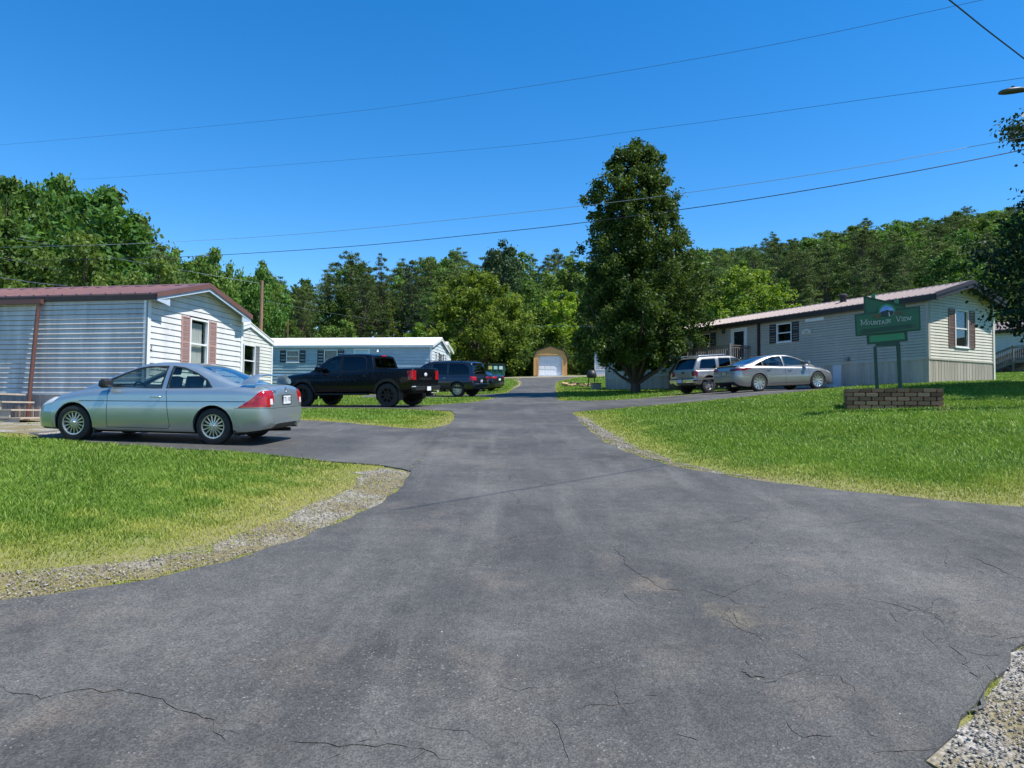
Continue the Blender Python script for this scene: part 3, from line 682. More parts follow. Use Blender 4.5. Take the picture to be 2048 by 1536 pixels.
def door(root, O, u, n, s0, s1, z0, z1, col, trim=M_WHITE, glassy=None, diamond=False):
    Z = (0, 0, 1); mb = MB(); t = .08
    for a, c in (((s0 - t, s0), (z0, z1 + t)), ((s1, s1 + t), (z0, z1 + t)), ((s0, s1), (z1, z1 + t))): mb.frame_box(O, u, Z, n, a, c, (-.03, .045))
    f = mb.build('door_frame', trim, root)
    mb = MB(); mb.frame_box(O, u, Z, n, (s0, s1), (z0, z1), (-.05, .005))
    if glassy:
        g0, g1, h0, h1 = glassy
        for a, c in (((g0 - .04, g0), (h0 - .04, h1 + .04)), ((g1, g1 + .04), (h0 - .04, h1 + .04)), ((g0, g1), (h0 - .04, h0)), ((g0, g1), (h1, h1 + .04))): mb.frame_box(O, u, Z, n, a, c, (.005, .02))
    d = mb.build('door', col, root)
    mb = MB(); mb.lathe([(0, .075), (.025, .07), (.03, .05), (.012, .04), (.012, .0)], (0, 0, 0), 'y', 12)
    hx = Vector(O) + Vector(u) * (s1 - .07) + Vector((0, 0, z0 + .95))
    mb.v = [tuple(hx + Vector(u) * p[0] + Vector(n) * p[1] + Vector((0, 0, p[2]))) for p in mb.v]; mb.build('handle', M_BRASS, d, smooth=40)
    if glassy:
        mb = MB(); mb.frame_box(O, u, Z, n, (g0, g1), (h0, h1), (.006, .012)); mb.build('glass_panel', M_GLASSDK, d)
    if diamond:
        mb = MB(); c = (s0 + s1) / 2; h = z0 + 1.5; mb.prism([(c - .17, h), (c, h - .19), (c + .17, h), (c, h + .19)], O, u, Z, n, .006, .02); mb.build('diamond_window', M_GLASSDK, d)
    return d
M_BRASS = mat('brass', (.55, .42, .2), .3, metal=1, var=.05); M_GLASSDK = mat('dark_glass', (.02, .025, .03), .06, spec=.8, var=0)

def gable_roof(root, L, Wd, zw, rise, ov_e, ov_g, m_roof, m_fas, m_sof, ribs=.3, th=.035, fas=.14, name='roof', returns=False, m_rake=None):
    """roof over x in [-L/2, L/2], y in [-W/2, W/2]; ridge along x"""
    rks = {1: MB(), -1: MB()}; sl = rise / (Wd / 2); ye = Wd / 2 + ov_e; ze = zw - sl * ov_e; x0, x1 = -L / 2 - ov_g, L / 2 + ov_g; lift = .05
    mb = MB()
    for s in (-1, 1):
        P = []
        for zoff in (0, th):
            for x in (x0, x1): P += [(x, 0, zw + rise + lift + zoff), (x, s * ye, ze + lift + zoff)]
        mb.add(P, [(0, 1, 3, 2), (4, 6, 7, 5), (0, 4, 5, 1), (2, 3, 7, 6), (1, 5, 7, 3)])
        x = x0 + .02
        while ribs and x < x1 - .02:
            a = Vector((x, s * .06, zw + rise - sl * .06 + lift + th)); b = Vector((x, s * (ye + .01), ze + lift + th))
            mb.add([a + Vector((-.03, 0, 0)), a + Vector((-.012, 0, .024)), a + Vector((.012, 0, .024)), a + Vector((.03, 0, 0)), b + Vector((-.03, 0, 0)), b + Vector((-.012, 0, .024)), b + Vector((.012, 0, .024)), b + Vector((.03, 0, 0))],
                   [(0, 1, 5, 4), (1, 2, 6, 5), (2, 3, 7, 6), (4, 5, 6, 7)]); x += ribs
        if ribs:   # rake trim over each gable edge
            for x, q in ((x1, 1), (x0, -1)):
                a = Vector((x + q * .01, 0, zw + rise + lift + th)); b = Vector((x + q * .01, s * (ye + .012), ze + lift + th))
                rks[q].add([a + Vector((0, 0, .03)), b + Vector((0, 0, .03)), b + Vector((0, 0, -.11)), a + Vector((0, 0, -.11)), a + Vector((-q * .12, 0, .032)), b + Vector((-q * .12, 0, .032))], [(0, 1, 2, 3), (4, 5, 1, 0)])
    mb.add([(x0, -.14, zw + rise + lift + th + .012 - sl * .14), (x0, 0, zw + rise + lift + th + .035), (x0, .14, zw + rise + lift + th + .012 - sl * .14), (x1, -.14, zw + rise + lift + th + .012 - sl * .14), (x1, 0, zw + rise + lift + th + .035), (x1, .14, zw + rise + lift + th + .012 - sl * .14)], [(0, 1, 4, 3), (1, 2, 5, 4)])
    rf = mb.build(name, m_roof, root)
    for rk in rks.values():
        if rk.v: rk.build('rake_trim', m_rake or m_roof, rf)
    mb = MB()   # fascia boards along the eaves and up the rakes
    for s in (-1, 1):
        ys = sorted((s * (ye - .045), s * (ye - .02))); mb.box(x0 + .02, x1 - .02, ys[0], ys[1], ze + lift - fas, ze + lift - .002)
        for x, q in ((x1, -1), (x0, 1)):
            xa, xb = sorted((x + q * .02, x + q * .045)); r = .04
            P = [(xa, 0, zw + rise + lift - .003), (xa, s * (ye - .02), ze + lift - .003), (xa, s * (ye - .02), ze + lift - fas * 1.05), (xa, 0, zw + rise + lift - fas * 1.15)]
            P += [(xb, p[1], p[2]) for p in P]
            mb.add(P, [(0, 1, 2, 3), (7, 6, 5, 4), (0, 4, 5, 1), (3, 2, 6, 7), (1, 5, 6, 2)])
            if returns:   # boxed cornice return
                yo = s * (ye - .02); yi = s * (ye - .52); zb = ze + lift - fas * 1.05
                P = [(xa - q * .002, yo, zb + .005), (xa - q * .002, yi, zb - .075), (xa - q * .002, yi, zb + .10)]; P += [(xb, p[1], p[2]) for p in P]
                mb.add(P, [(0, 1, 2), (3, 5, 4), (0, 3, 4, 1), (1, 4, 5, 2), (2, 5, 3, 0)])
    mb.build('fascia', m_fas, root)
    mb = MB()
    for s in (-1, 1):   # soffit
        ya, yb = sorted((s * (ye - .045), s * (Wd / 2 - .01))); mb.add([(x0 + .045, ya, ze + lift - fas * .8), (x1 - .045, ya, ze + lift - fas * .8), (x1 - .045, yb, ze + lift - fas * .8), (x0 + .045, yb, ze + lift - fas * .8)], [(0, 1, 2, 3)])
        for xw, xo in ((L / 2 - .01, x1 - .046), (-L / 2 + .01, x0 + .046)):
            mb.add([(xw, 0, zw + rise - .02), (xo, 0, zw + rise - .02), (xo, s * ye * .99, ze - .02), (xw, s * ye * .99, ze - .02)], [(0, 1, 2, 3)])
    mb.build('soffit', m_sof, root); return rf

def mobile_home(label, near, ang, L, Wd, base, skirt, wall, rise, m_wall, m_gab, m_skirt, m_roof, m_fas, m_sof, m_corner, front=(), right=(), ribs=.3, ov_e=.2, ov_g=.3, course=.2, returns=False, cat='mobile home', gcourse=None, proud=.022, fas=.14, group=None, m_rake=None):
    """near = world xy of the front right corner (local +x, -y); returns root"""
    ex = Vector((math.cos(ang), math.sin(ang))); ey = Vector((-math.sin(ang), math.cos(ang))); c = Vector(near) - ex * L / 2 + ey * Wd / 2
    root = empty('mobile_home', (c.x, c.y, base), ang, label, cat, group)
    cs = [Vector(near), Vector(near) - ex * L, Vector(near) - ex * L + ey * Wd, Vector(near) + ey * Wd]; FOOT.append([tuple(p) for p in cs])
    zs, zw = skirt, skirt + wall
    fr = dict(O=(L / 2, -Wd / 2, 0), u=(-1, 0, 0), n=(0, -1, 0)); rt = dict(O=(L / 2, -Wd / 2, 0), u=(0, 1, 0), n=(1, 0, 0))
    opf = [w_[1:5] for w_ in front]; opr = [w_[1:5] for w_ in right]
    g = lambda op: [(o[0] - .05, o[1] + .05, o[2] - .03, o[3] + .03) for o in op]
    mb = MB(); siding(mb, fr['O'], fr['u'], fr['n'], L, zs, zw, 0, g(opf), course, proud)
    mb.build('wall', m_wall, root, fix=False); mb = MB(); siding(mb, (-L / 2, Wd / 2, 0), (1, 0, 0), (0, 1, 0), L, zs, zw, 0, [], course); mb.build('wall', m_wall, root, fix=False)
    mb = MB(); siding(mb, rt['O'], rt['u'], rt['n'], Wd, zs, zw, rise, g(opr), gcourse or course)
    mb.build('wall', m_gab, root, fix=False); mb = MB(); siding(mb, (-L / 2, Wd / 2, 0), (0, -1, 0), (-1, 0, 0), Wd, zs, zw, rise, [], gcourse or course); mb.build('wall', m_gab, root, fix=False)
    mb = MB()
    for O, u, n, l in (((L / 2, -Wd / 2, 0), (-1, 0, 0), (0, -1, 0), L), ((L / 2, -Wd / 2, 0), (0, 1, 0), (1, 0, 0), Wd), ((-L / 2, Wd / 2, 0), (0, -1, 0), (-1, 0, 0), Wd), ((-L / 2, Wd / 2, 0), (1, 0, 0), (0, 1, 0), L)):
        skirting(mb, O, u, n, l, -1.2, zs)
    mb.build('skirting', m_skirt, root, fix=False)
    mb = MB()
    for sx in (-1, 1):
        for sy in (-1, 1):
            xa, xb = sorted((sx * (L / 2 - .09), sx * (L / 2 + .028))); ya, yb = sorted((sy * (Wd / 2 - .09), sy * (Wd / 2 + .028)))
            mb.box(xa, xb, *sorted((sy * (Wd / 2 + .020), sy * (Wd / 2 + .030))), zs, zw); mb.box(*sorted((sx * (L / 2 + .020), sx * (L / 2 + .030))), ya, yb, zs, zw)
    mb.frame_box(fr['O'], fr['u'], (0, 0, 1), fr['n'], (0, L), (zs - .035, zs + .03), (.0, .026)); mb.frame_box(rt['O'], rt['u'], (0, 0, 1), rt['n'], (.0, Wd), (zs - .035, zs + .03), (.0, .027))
    mb.build('corner_trim', m_corner, root)
    gable_roof(root, L, Wd, zw, rise, ov_e, ov_g, m_roof, m_fas, m_sof, ribs, returns=returns, fas=fas, m_rake=m_rake)
    for side, lst in ((fr, front), (rt, right)):
        for it in lst:
            k, s0, s1, z0, z1, kw = it
            if k == 'win': window(root, side['O'], side['u'], side['n'], s0, s1, z0, z1, **kw)
            if k == 'door': door(root, side['O'], side['u'], side['n'], s0, s1, z0, z1, **kw)
    root['_d'] = 0; del root['_d']
    return root, fr, rt, zs, zw


# --- home with the maroon roof at the left, house number 2
M_ALU = siding_mat('aged_white_aluminium_siding', (.63, .61, .585), .22, .42, metal=.1); M_CREAM = siding_mat('white_vinyl_siding', (.66, .655, .64), .10)
M_SK1 = mat('beige_skirting', (.44, .37, .32), .6, var=.18, scale=3, stretch=(3, 3, .3))
h1, fr, rt, zs, zw = mobile_home('aged white mobile home with maroon metal roof and pink shutters, behind the silver coupe', (-9.1, 18), R(-10.7), 16, 4.27, 1.25, .72, 2.44, .58,
    M_ALU, M_CREAM, M_SK1, M_ROOFRED, M_FASC, M_SOFF, M_WHITE, front=[], right=[('win', 1.73, 2.46, 1.50, 2.80, dict(shut=M_SH_PINK, sw=.36, curtain=(0, .92, 0, .95)))], ribs=.42, ov_e=.06, ov_g=.30, course=.125, gcourse=.155, returns=True, proud=.034)
# downspout, gutter and number
mb = MB(); mb.tube([(8 - 3.02, -2.135 - .12, zw - .12), (8 - 3.06, -2.135 - .13, zw - .35), (8 - 3.18, -2.135 - .15, .95), (8 - 3.22, -2.135 - .15, .08), (8 - 3.1, -2.135 - .35, .03)], .05, 8); mb.build('downspout', M_SPOUT, h1, smooth=50)
mb = MB(); mb.box(-8.2, 8 - 2.95, -2.135 - .17, -2.135 - .076, zw - .15, zw - .04); mb.build('gutter', M_SPOUT, h1)
mb = MB(); mb.box(-8.28, 8 + .27, -2.135 - .072, -2.135 - .046, zw - .10, zw + .03); mb.box(8 - .02, 8 + .0, -2.16, -2.1, zw - .2, zw)
mb.build('eave_board', M_BROWN, h1)
mb = MB(); mb.box(8 - .018, 8 + .033, -2.135 - .033, -2.135 - .031, zs, zw - .02); mb.build('corner_seam', M_SH_GREY, h1)

def text_obj(name, s, size, mat_, parent, M, ext=.002, align='CENTER', bold=0.):
    cu = bpy.data.curves.new('t', 'FONT'); cu.body = s; cu.size = size; cu.extrude = ext; cu.align_x = align; cu.align_y = 'CENTER'; cu.offset = bold; cu.resolution_u = 3
    o = bpy.data.objects.new('t', cu); COL.objects.link(o); dg = bpy.context.evaluated_depsgraph_get(); me = bpy.data.meshes.new_from_object(o.evaluated_get(dg))
    bpy.data.objects.remove(o); bpy.data.curves.remove(cu); me.transform(M); return link(name, me, mat_, parent)
def face_matrix(O, u, n, s, z, off):
    u, n = Vector(u), Vector(n); p = Vector(O) + u * s + n * off + Vector((0, 0, z)); M = Matrix.Identity(4)
    uu = Vector((0, 0, 1)).cross(n)
    M.col[0].xyz = uu; M.col[1].xyz = (0, 0, 1); M.col[2].xyz = n; M.col[3].xyz = p; return M
M_INK = mat('black_lettering', (.02, .02, .022), .5, var=0)
text_obj('house_number', '2', .21, M_INK, h1, face_matrix(rt['O'], rt['u'], rt['n'], .12, zs + 1.16, .032), bold=0)
# wooden steps by its door at the left edge
st = empty('wooden_steps', (-11.62, 17.05, 1.18), R(-10.7), 'pale wooden steps against the maroon-roofed home beside the brown downspout', 'steps')
for k in range(4):
    mb = MB(); z = .19 * (k + 1); mb.box(-2.2, .12 - .26 * k, -.02 + .0 * k, .9, z - .038, z); mb.build('tread', M_WOODP, st, bevel=.005)
    mb = MB(); mb.box(-2.15, .06 - .26 * k, -.008, .02, z - .25, z - .04); mb.build('riser', M_WOODP, st)

# --- second home behind it, only the gable end shows
M_CREAM2 = siding_mat('pale_cream_siding', (.64, .64, .58), .08); M_SK2 = mat('grey_skirting', (.42, .43, .42), .7, var=.15, stretch=(3, 3, .3))
mobile_home('cream mobile home with grey shutters, between the maroon-roofed home and the blue one', (-12.75, 31.8), R(-10.7), 16, 4.27, 1.85, .72, 2.38, .66,
    M_CREAM2, M_CREAM2, M_SK2, M_ROOFW, M_WHITE, M_SOFF, M_WHITE, right=[('win', 1.72, 2.62, 1.35, 2.75, dict(shut=M_SH_GREY, sw=.36, grid=None))], ribs=0, ov_e=.08, ov_g=.10, course=.16, fas=.16)
# --- blue home
M_BLUE = siding_mat('pale_blue_siding', (.36, .46, .52), .14, streak=(.6, .6, 1.2)); M_BLUEG = siding_mat('white_blue_siding', (.58, .64, .66), .1)
M_BDOOR = mat('pale_blue_door', (.42, .58, .66), .5, var=.05)
hb, fr, rt, zs, zw = mobile_home('pale blue mobile home with white roof, behind the black pickup', (-5.03, 45), R(-8.3), 17, 4.27, 2.66, .72, 2.33, .62,
    M_BLUE, M_BLUEG, M_SK2, M_ROOFW, M_WHITE, M_SOFF, M_WHITE,
    front=[('door', 4.07, 4.95, .75, 2.78, dict(col=M_BDOOR, diamond=True)), ('win', 6.16, 6.96, 1.35, 2.75, dict(shut=M_SH_DARK, sw=.42, louver=False)), ('win', 8.72, 9.5, 2.05, 2.72, dict(shut=M_SH_DARK, sw=.4, louver=False)), ('win', 12.5, 13.3, 1.6, 2.7, dict(shut=M_SH_DARK, sw=.4, louver=False))],
    right=[('win', .9, 1.3, 2.15, 2.6, dict(mid=False)), ('win', 2.1, 2.8, 1.35, 2.7, dict(shut=M_SH_DARK, sw=.25, louver=False)), ('win', 3.5, 3.8, 2.0, 2.6, dict(mid=False))], ribs=0, ov_e=.16, ov_g=.16, course=.2, fas=.12)
mb = MB(); p = Vector(fr['O']) + Vector((-3.45, 0, 0))
mb.lathe([(0, .18), (.06, .17), (.075, .06), (.09, .02), (.05, -.0)], (p.x, p.y - .10, zw - .42), 'z', 12); mb.box(p.x - .05, p.x + .05, p.y - .03, p.y, zw - .42, zw - .25); mb.build('porch_lamp', M_WHITE, hb, smooth=50)
# dryer hood on the cream home side: small white box
mb = MB(); mb.box(8.5 - 9.9, 8.5 - 9.7, -2.135 - .12, -2.135 - .02, zs + 1.25, zs + 1.45)

# --- right home with the sign in front
M_BEIGE_SHADE = siding_mat('beige_vinyl_shade_tone', (.46, .43, .365), .08); M_TAN = siding_mat('beige_vinyl_sun_tone', (.64, .60, .50), .08); M_SK3 = mat('taupe_skirting', (.42, .375, .32), .7, var=.22, scale=2.2, stretch=(2.2, 2.2, .1))  # one vinyl: long wall's shade and gable's sunlight put into the base colours
h3, fr, rt, zs, zw = mobile_home('long beige mobile home with brown metal roof, behind the green sign', (16, 27.8), R(-62.8), 21.7, 4.27, 2.86, .98, 2.42, .62,
    M_BEIGE_SHADE, M_TAN, M_SK3, M_ROOFBR, M_BROWN, M_BROWN, M_BEIGE_SHADE,
    front=[('win', 6.60, 7.40, 2.22, 3.02, dict(shut=M_SH_DARK, sw=.40)), ('door', 9.42, 10.36, 1.02, 3.05, dict(col=M_WHITE, glassy=(9.55, 10.23, 1.45, 2.95))), ('win', 12.0, 12.8, 2.1, 3.0, dict(shut=M_SH_DARK, sw=.4)), ('win', 15.8, 16.6, 1.6, 2.5, dict(shut=M_SH_DARK, sw=.4))],
    right=[('win', 1.72, 2.5, 1.55, 2.95, dict(shut=M_SH_BR, sw=.40))], ribs=.28, ov_e=.22, ov_g=.48, course=.115, fas=.20, proud=.026, m_rake=M_BROWN)
mb = MB(); mb.frame_box(fr['O'], fr['u'], (0, 0, 1), fr['n'], (8.46, 8.58), (.3, zw - .1), (.022, .11)); mb.build('downspout', M_BROWN, h3)
mb = MB(); mb.frame_box(fr['O'], fr['u'], (0, 0, 1), fr['n'], (4.75, 5.75), (zw - .42, zw - .28), (.02, .05)); mb.build('vent_cover', M_WHITE, h3)
mb = MB(); mb.frame_box(fr['O'], fr['u'], (0, 0, 1), fr['n'], (5.45, 5.95), (zw - .95, zw - .80), (.02, .045)); mb.prism([(5.5, zw - .80), (5.9, zw - .80), (5.78, zw - .72), (5.62, zw - .72)], fr['O'], fr['u'], (0, 0, 1), fr['n'], .02, .04)
pl = mb.build('number_plaque', M_TAN, h3); text_obj('plaque_number', '413', .13, M_SH_DARK, pl, face_matrix(fr['O'], fr['u'], fr['n'], 5.7, zw - .875, .047))
mb = MB(); p = Vector(fr['O']) + Vector(fr['u']) * 3.55; mb.box(p.x - .09, p.x + .09, p.y - .12, p.y - .02, zs + .12, zs + .27); mb.box(p.x - .06, p.x + .06, p.y - .17, p.y - .12, zs + .10, zs + .2); mb.build('dryer_vent', M_SH_GREY, h3)
mb = MB(); p = Vector(fr['O']) + Vector(fr['u']) * 10.9; mb.lathe([(0, .13), (.07, .12), (.085, -.06), (.03, -.12), (0, -.13)], (p.x, p.y - .09, zw - .35), 'z', 12); mb.build('porch_lamp', M_BROWN, h3, smooth=50)
mb = MB(); mb.lathe([(.14, 0), (.14, .22), (.2, .24), (.2, .32), (.12, .38), (.0, .4)], (10.85 - 4.9, -.7, zw + .50), 'z', 14); mb.build('roof_vent', M_BROWN, h3, smooth=40)
for q in (3.9, 4.95):   # two lighter replacement panels in the skirting
    mb = MB(); skirting(mb, Vector(fr['O']) + Vector(fr['u']) * q + Vector((0, -.012, 0)), fr['u'], fr['n'], .42, -.9, zs - .04); mb.build('skirting_panel', mat('pale_panel', (.60, .62, .66), .6, var=.1), h3, fix=False)
mb = MB(); mb.frame_box(rt['O'], rt['u'], (0, 0, 1), rt['n'], (4.27 - .06, 4.27 + .05), (zs - .9, zw), (.032, .04)); mb.build('corner_post', M_CREAM2, h3)

# --- home at the far right
M_SAGE = siding_mat('pale_sage_siding', (.55, .58, .54), .08)
h4, fr, rt, zs, zw = mobile_home('pale mobile home with brown roof at the far right behind the porch stairs', (36.2, 48.05), R(-62.8), 19, 4.27, 4.65, .8, 2.35, .70,
    M_SAGE, M_SAGE, M_SK3, M_ROOFBR, M_BROWN, M_BROWN, M_WHITE, front=[('win', 5.0, 6.0, 1.35, 2.75, dict(shut=M_SH_BR, sw=.5, grid=(2, 4), louver=False))], ribs=.3, ov_e=.35, ov_g=.4, course=.15, fas=.2)
# --- white homes far behind
mobile_home('white mobile home far behind the big pear tree, its end catching the sun', (17.0, 75), R(-10), 8.4, 4.2, 5.5, .7, 2.4, .6, M_CREAM, M_CREAM, M_WHITE, M_ROOFW, M_WHITE, M_WHITE, M_WHITE, ribs=0, course=.2)
mobile_home('white mobile home mostly hidden behind the right end of the blue one', (-5.9, 58), R(-8), 12, 4.2, 3.7, .7, 2.3, .6, M_CREAM, M_CREAM, M_WHITE, M_ROOFW, M_WHITE, M_WHITE, M_WHITE, right=[('win', 1.5, 2.3, 1.4, 2.6, dict(shut=M_SH_DARK, sw=.3, louver=False))], ribs=0, course=.2)

# ---------------------------------------------------------------- porches
def railing(mb, p, q, h=.92, st=.13, t=.035):
    p, q = Vector(p), Vector(q); up = Vector((0, 0, 1)); mb.bar(p + up * h, q + up * h, .09, .04); mb.bar(p + up * (h - .09), q + up * (h - .09), .035, .07); mb.bar(p + up * .1, q + up * .1, .035, .07)
    n = max(2, int((q - p).length / st))
    for i in range(1, n): r = p.lerp(q, i / n); mb.bar(r + up * .06, r + up * (h - .05), t, t, up=(q - p).normalized())
def deck(label, O, ang, w_, d, z, stairs=None, base=0):
    """deck box local: x along the wall 0..w, y out 0..-d"""
    root = empty('porch_deck', (O[0], O[1], base), ang, label, 'porch')
    mb = MB()
    for k in range(int(d / .15)): mb.box(0, w_, -.15 * (k + 1) + .008, -.15 * k, z - .035, z)
    mb.box(0, w_, -d, -d + .04, z - .22, z - .036); mb.box(0, .04, -d + .04, 0, z - .22, z - .036); mb.box(w_ - .04, w_, -d + .04, 0, z - .22, z - .036); mb.build('floor', M_WOODG, root)
    for x in (.05, w_ / 2, w_ - .05):
        mb = MB(); mb.box(x - .05, x + .05, -d - .05, -d + .05, -.8, z + 1.0); mb.build('post', M_WOODG, root, bevel=.006)
    mb = MB(); railing(mb, (.1, -d, z), (w_ - .1, -d, z)); railing(mb, (w_ - .05, -d + .06, z), (w_ - .05, -.06, z)); mb.build('railing', M_WOODG, root)
    if stairs:
        run = stairs
        mb = MB(); n = max(3, int(z / .19))
        for k in range(n): zz = z * (1 - (k + 1) / (n + 1)); x = -run * (k + 1) / (n + 1); mb.box(x - .14, x + .14, -d + .1, -.1, zz - .04, zz)
        for y in (-d + .08, -.08): mb.bar((0, y, z - .14), (-run, y, -.1), .04, .24)
        mb.build('stairs', M_WOODG, root)
        mb = MB()
        for y in (-d, -.02):
            railing(mb, (0, y, z), (-run, y, .02))
            mb.box(-run - .05, -run + .05, y - .05, y + .05, -.5, 1.0)
        mb.build('stair_railing', M_WOODG, root)
    return root
def home_pt(near, ang, s, off):
    ex = Vector((math.cos(ang), math.sin(ang))); ey = Vector((-math.sin(ang), math.cos(ang))); return Vector(near) - ex * s - ey * off
p = home_pt((16, 27.8), R(-62.8), 12.2, .04); deck('weathered wooden porch with railing at the beige home door, behind the tan SUV', p, R(-62.8), 3.2, 1.4, 1.15, 1.3, base=2.92)
p = home_pt((35.2, 50), R(-62.8), .6, .04)
deck('weathered grey porch stairs with slanting rails at the far right home', home_pt((36.2, 48.05), R(-62.8), 1.9, .04), R(-62.8), 1.8, 1.6, .95, 2.6, base=4.55)

# ---------------------------------------------------------------- shed with the white garage door
sh = empty('garage_shed', (4.06, 78.2, 5.52), 0, 'tan wooden barn-roofed shed with a white garage door at the end of the road', 'shed')
M_TAN_W = mat('amber_wood_siding', (.68, .38, .13), .7, var=.22, scale=5, stretch=(7, 1, .15)); M_GREENR = mat('dark_roof_shingle', (.05, .055, .05), .8, var=.25, scale=9); M_GDOOR = mat('white_garage_door', (.74, .75, .77), .5, var=.04)
gp = [(-1.78, 0), (-1.78, 1.9), (-1.46, 2.62), (0, 3.12), (1.46, 2.62), (1.78, 1.9), (1.78, 0)]; FOOT.append([(2.2, 77.0), (5.9, 77.0), (5.9, 84), (2.2, 84)])
mb = MB()
def front_poly(mb, y): # front wall pieces around the door opening
    for poly in ([(-1.78, 0), (-1.32, 0), (-1.32, 1.85), (-1.02, 2.2), (-1.02, 2.3), (-1.62, 2.28), (-1.78, 1.9)], [(1.78, 0), (1.32, 0), (1.32, 1.85), (1.02, 2.2), (1.02, 2.3), (1.62, 2.28), (1.78, 1.9)], [(-1.0, 2.2), (1.0, 2.2), (1.0, 2.3), (-1.0, 2.3)], [(-1.62, 2.29), (1.62, 2.29), (1.46, 2.62), (0, 3.12), (-1.46, 2.62)]):
        mb.prism([(a, b) for a, b in poly], (0, y, 0), (1, 0, 0), (0, 0, 1), (0, 1, 0), 0, .05)
front_poly(mb, -1.2)
x = -1.7
while x < 1.75:
    if abs(x) > 1.34: mb.box(x - .02, x + .02, -1.215, -1.2, .05, 1.9)
    zt = 2.62 + .5 * (1 - abs(x) / 1.46); mb.box(x - .02, x + .02, -1.215, -1.2, 2.34, zt - .06) if abs(x) < 1.44 else None; x += .2
mb.box(-1.5, 1.5, -1.26, -1.215, 2.25, 2.34)
mb.box(-1.36, -1.26, -1.24, -1.15, 0, 1.85); mb.box(1.26, 1.36, -1.24, -1.15, 0, 1.85)
for s in (-1, 1): mb.box(*sorted((s * 1.73, s * 1.78)), -1.15, 4.8, 0, 1.95)
mb.box(-1.73, 1.73, 4.75, 4.8, 0, 2.3); mb.prism([(-1.75, 2.3), (1.75, 2.3), (1.46, 2.62), (0, 3.1), (-1.46, 2.62)], (0, 4.75, 0), (1, 0, 0), (0, 0, 1), (0, 1, 0), 0, .05)
mb.build('wall', M_TAN_W, sh)
mb = MB(); P = [(-1.92, 1.85), (-1.56, 2.70), (0, 3.22), (1.56, 2.70), (1.92, 1.85)]; Q = [(-1.86, 1.85), (-1.52, 2.64), (0, 3.14), (1.52, 2.64), (1.86, 1.85)]
for i in range(4): mb.prism([P[i], P[i + 1], Q[i + 1], Q[i]], (0, -1.36, 0), (1, 0, 0), (0, 0, 1), (0, 1, 0), 0, 6.3)
mb.build('roof', M_GREENR, sh)
mb = MB(); mb.box(-1.3, 1.3, -1.02, -.98, .1, 2.25)
gd = None
for r in range(4):
    for c in range(4):
        x0, z0 = -1.22 + c * .62, .18 + r * .51; mb.box(x0, x0 + .55, -1.032, -1.02, z0, z0 + .36); mb.box(x0 + .05, x0 + .5, -1.04, -1.032, z0 + .05, z0 + .31)
mb.build('garage_door', M_GDOOR, sh, bevel=.004)
mb = MB(); mb.box(-1.32, 1.32, -1.5, -1.0, -.3, .07); mb.build('sill_slab', M_WHITE, sh)

# ---------------------------------------------------------------- dumpster
M_DGRN = mat('dark_green_dumpster', (.012, .075, .042), .5, var=.2); M_SIGNY = mat('yellow_sticker', (.6, .5, .12), .5, var=.1); M_SIGNC = mat('pale_cyan_sticker', (.4, .65, .6), .5, var=.1)
dm = empty('dumpster', (-1.55, 71.0, tz(-1.55, 71.0) + .25), R(4), 'dark green dumpster with three stickers beside the gravel turnaround', 'dumpster')
mb = MB(); mb.prism([(-.5, .12), (.5, .12), (.62, 1.1), (-.45, 1.22)], (-.82, 0, 0), (0, 1, 0), (0, 0, 1), (1, 0, 0), 0, 1.64)
for x in (-.55, 0, .55): mb.box(x - .03, x + .03, -.53, -.44, .12, 1.12)
for s in (-1, 1): mb.box(*sorted((s * .82, s * .92)), -.3, .3, .6, .8)
mb.build('bin', M_DGRN, dm)
mb = MB(); mb.add([(-.86, -.52, 1.20), (.86, -.52, 1.20), (.86, .66, 1.12), (-.86, .66, 1.12), (-.86, -.52, 1.24), (.86, -.52, 1.24), (.86, .66, 1.16), (-.86, .66, 1.16)], [(0, 1, 2, 3), (4, 5, 6, 7), (0, 1, 5, 4), (1, 2, 6, 5), (2, 3, 7, 6), (3, 0, 4, 7)]); mb.build('lid', M_GREENR, dm)
for x, m_ in ((-.62, M_SIGNY), (-.1, M_SIGNC), (.42, M_WHITE)): mb = MB(); mb.box(x - .13 - .04, x + .13 + .04, -.56, -.545, .68, 1.0); mb.build('sticker', m_, dm)

# ---------------------------------------------------------------- sign and block planter wall
M_SGRN = mat('sign_green', (.012, .105, .045), .45, var=.12, scale=4); M_SDK = mat('sign_dark_green', (.006, .05, .026), .5, var=.15); M_SLT = mat('sign_light_green', (.02, .21, .08), .45, var=.12); M_LETT = mat('sign_lettering', (.46, .50, .44), .5, var=.03)
M_SSKY = mat('emblem_sky', (.05, .18, .60), .5, var=.5, scale=5, col2=(.30, .45, .75), stretch=(1, 1, 4)); M_SMT = mat('emblem_mountain', (.012, .03, .03), .5); M_SFOL = mat('emblem_foliage', (.13, .085, .035), .6, var=.4, scale=20)
sg_p = at(1775, 800, 18.0); sgz = tz(sg_p.x, 18.0)
sign = empty('park_sign', (sg_p.x, 18.0, sgz), R(-24), 'green carved sign on two posts above the block planter', 'sign')
sk = 18.0 / F
def S(px, py): return ((px - 1775) * sk * .90, CAMZ + (830.5 - py) * sk - sgz)       # photo pixel -> sign plane
def sp(mb, pts, c0, c1, mi=0): mb.prism([S(*p) for p in pts], (0, 0, 0), (1, 0, 0), (0, 0, 1), (0, -1, 0), c0, c1, mi)
for a, b, c, d in (((1748, 690), (1754, 690), (1760, 812), (1752, 812)), ((1793, 686), (1801, 686), (1805, 812), (1798, 812))):
    mb = MB(); sp(mb, [a, b, c, d], -.05, .05); mb.build('post', M_SDK, sign, bevel=.005)
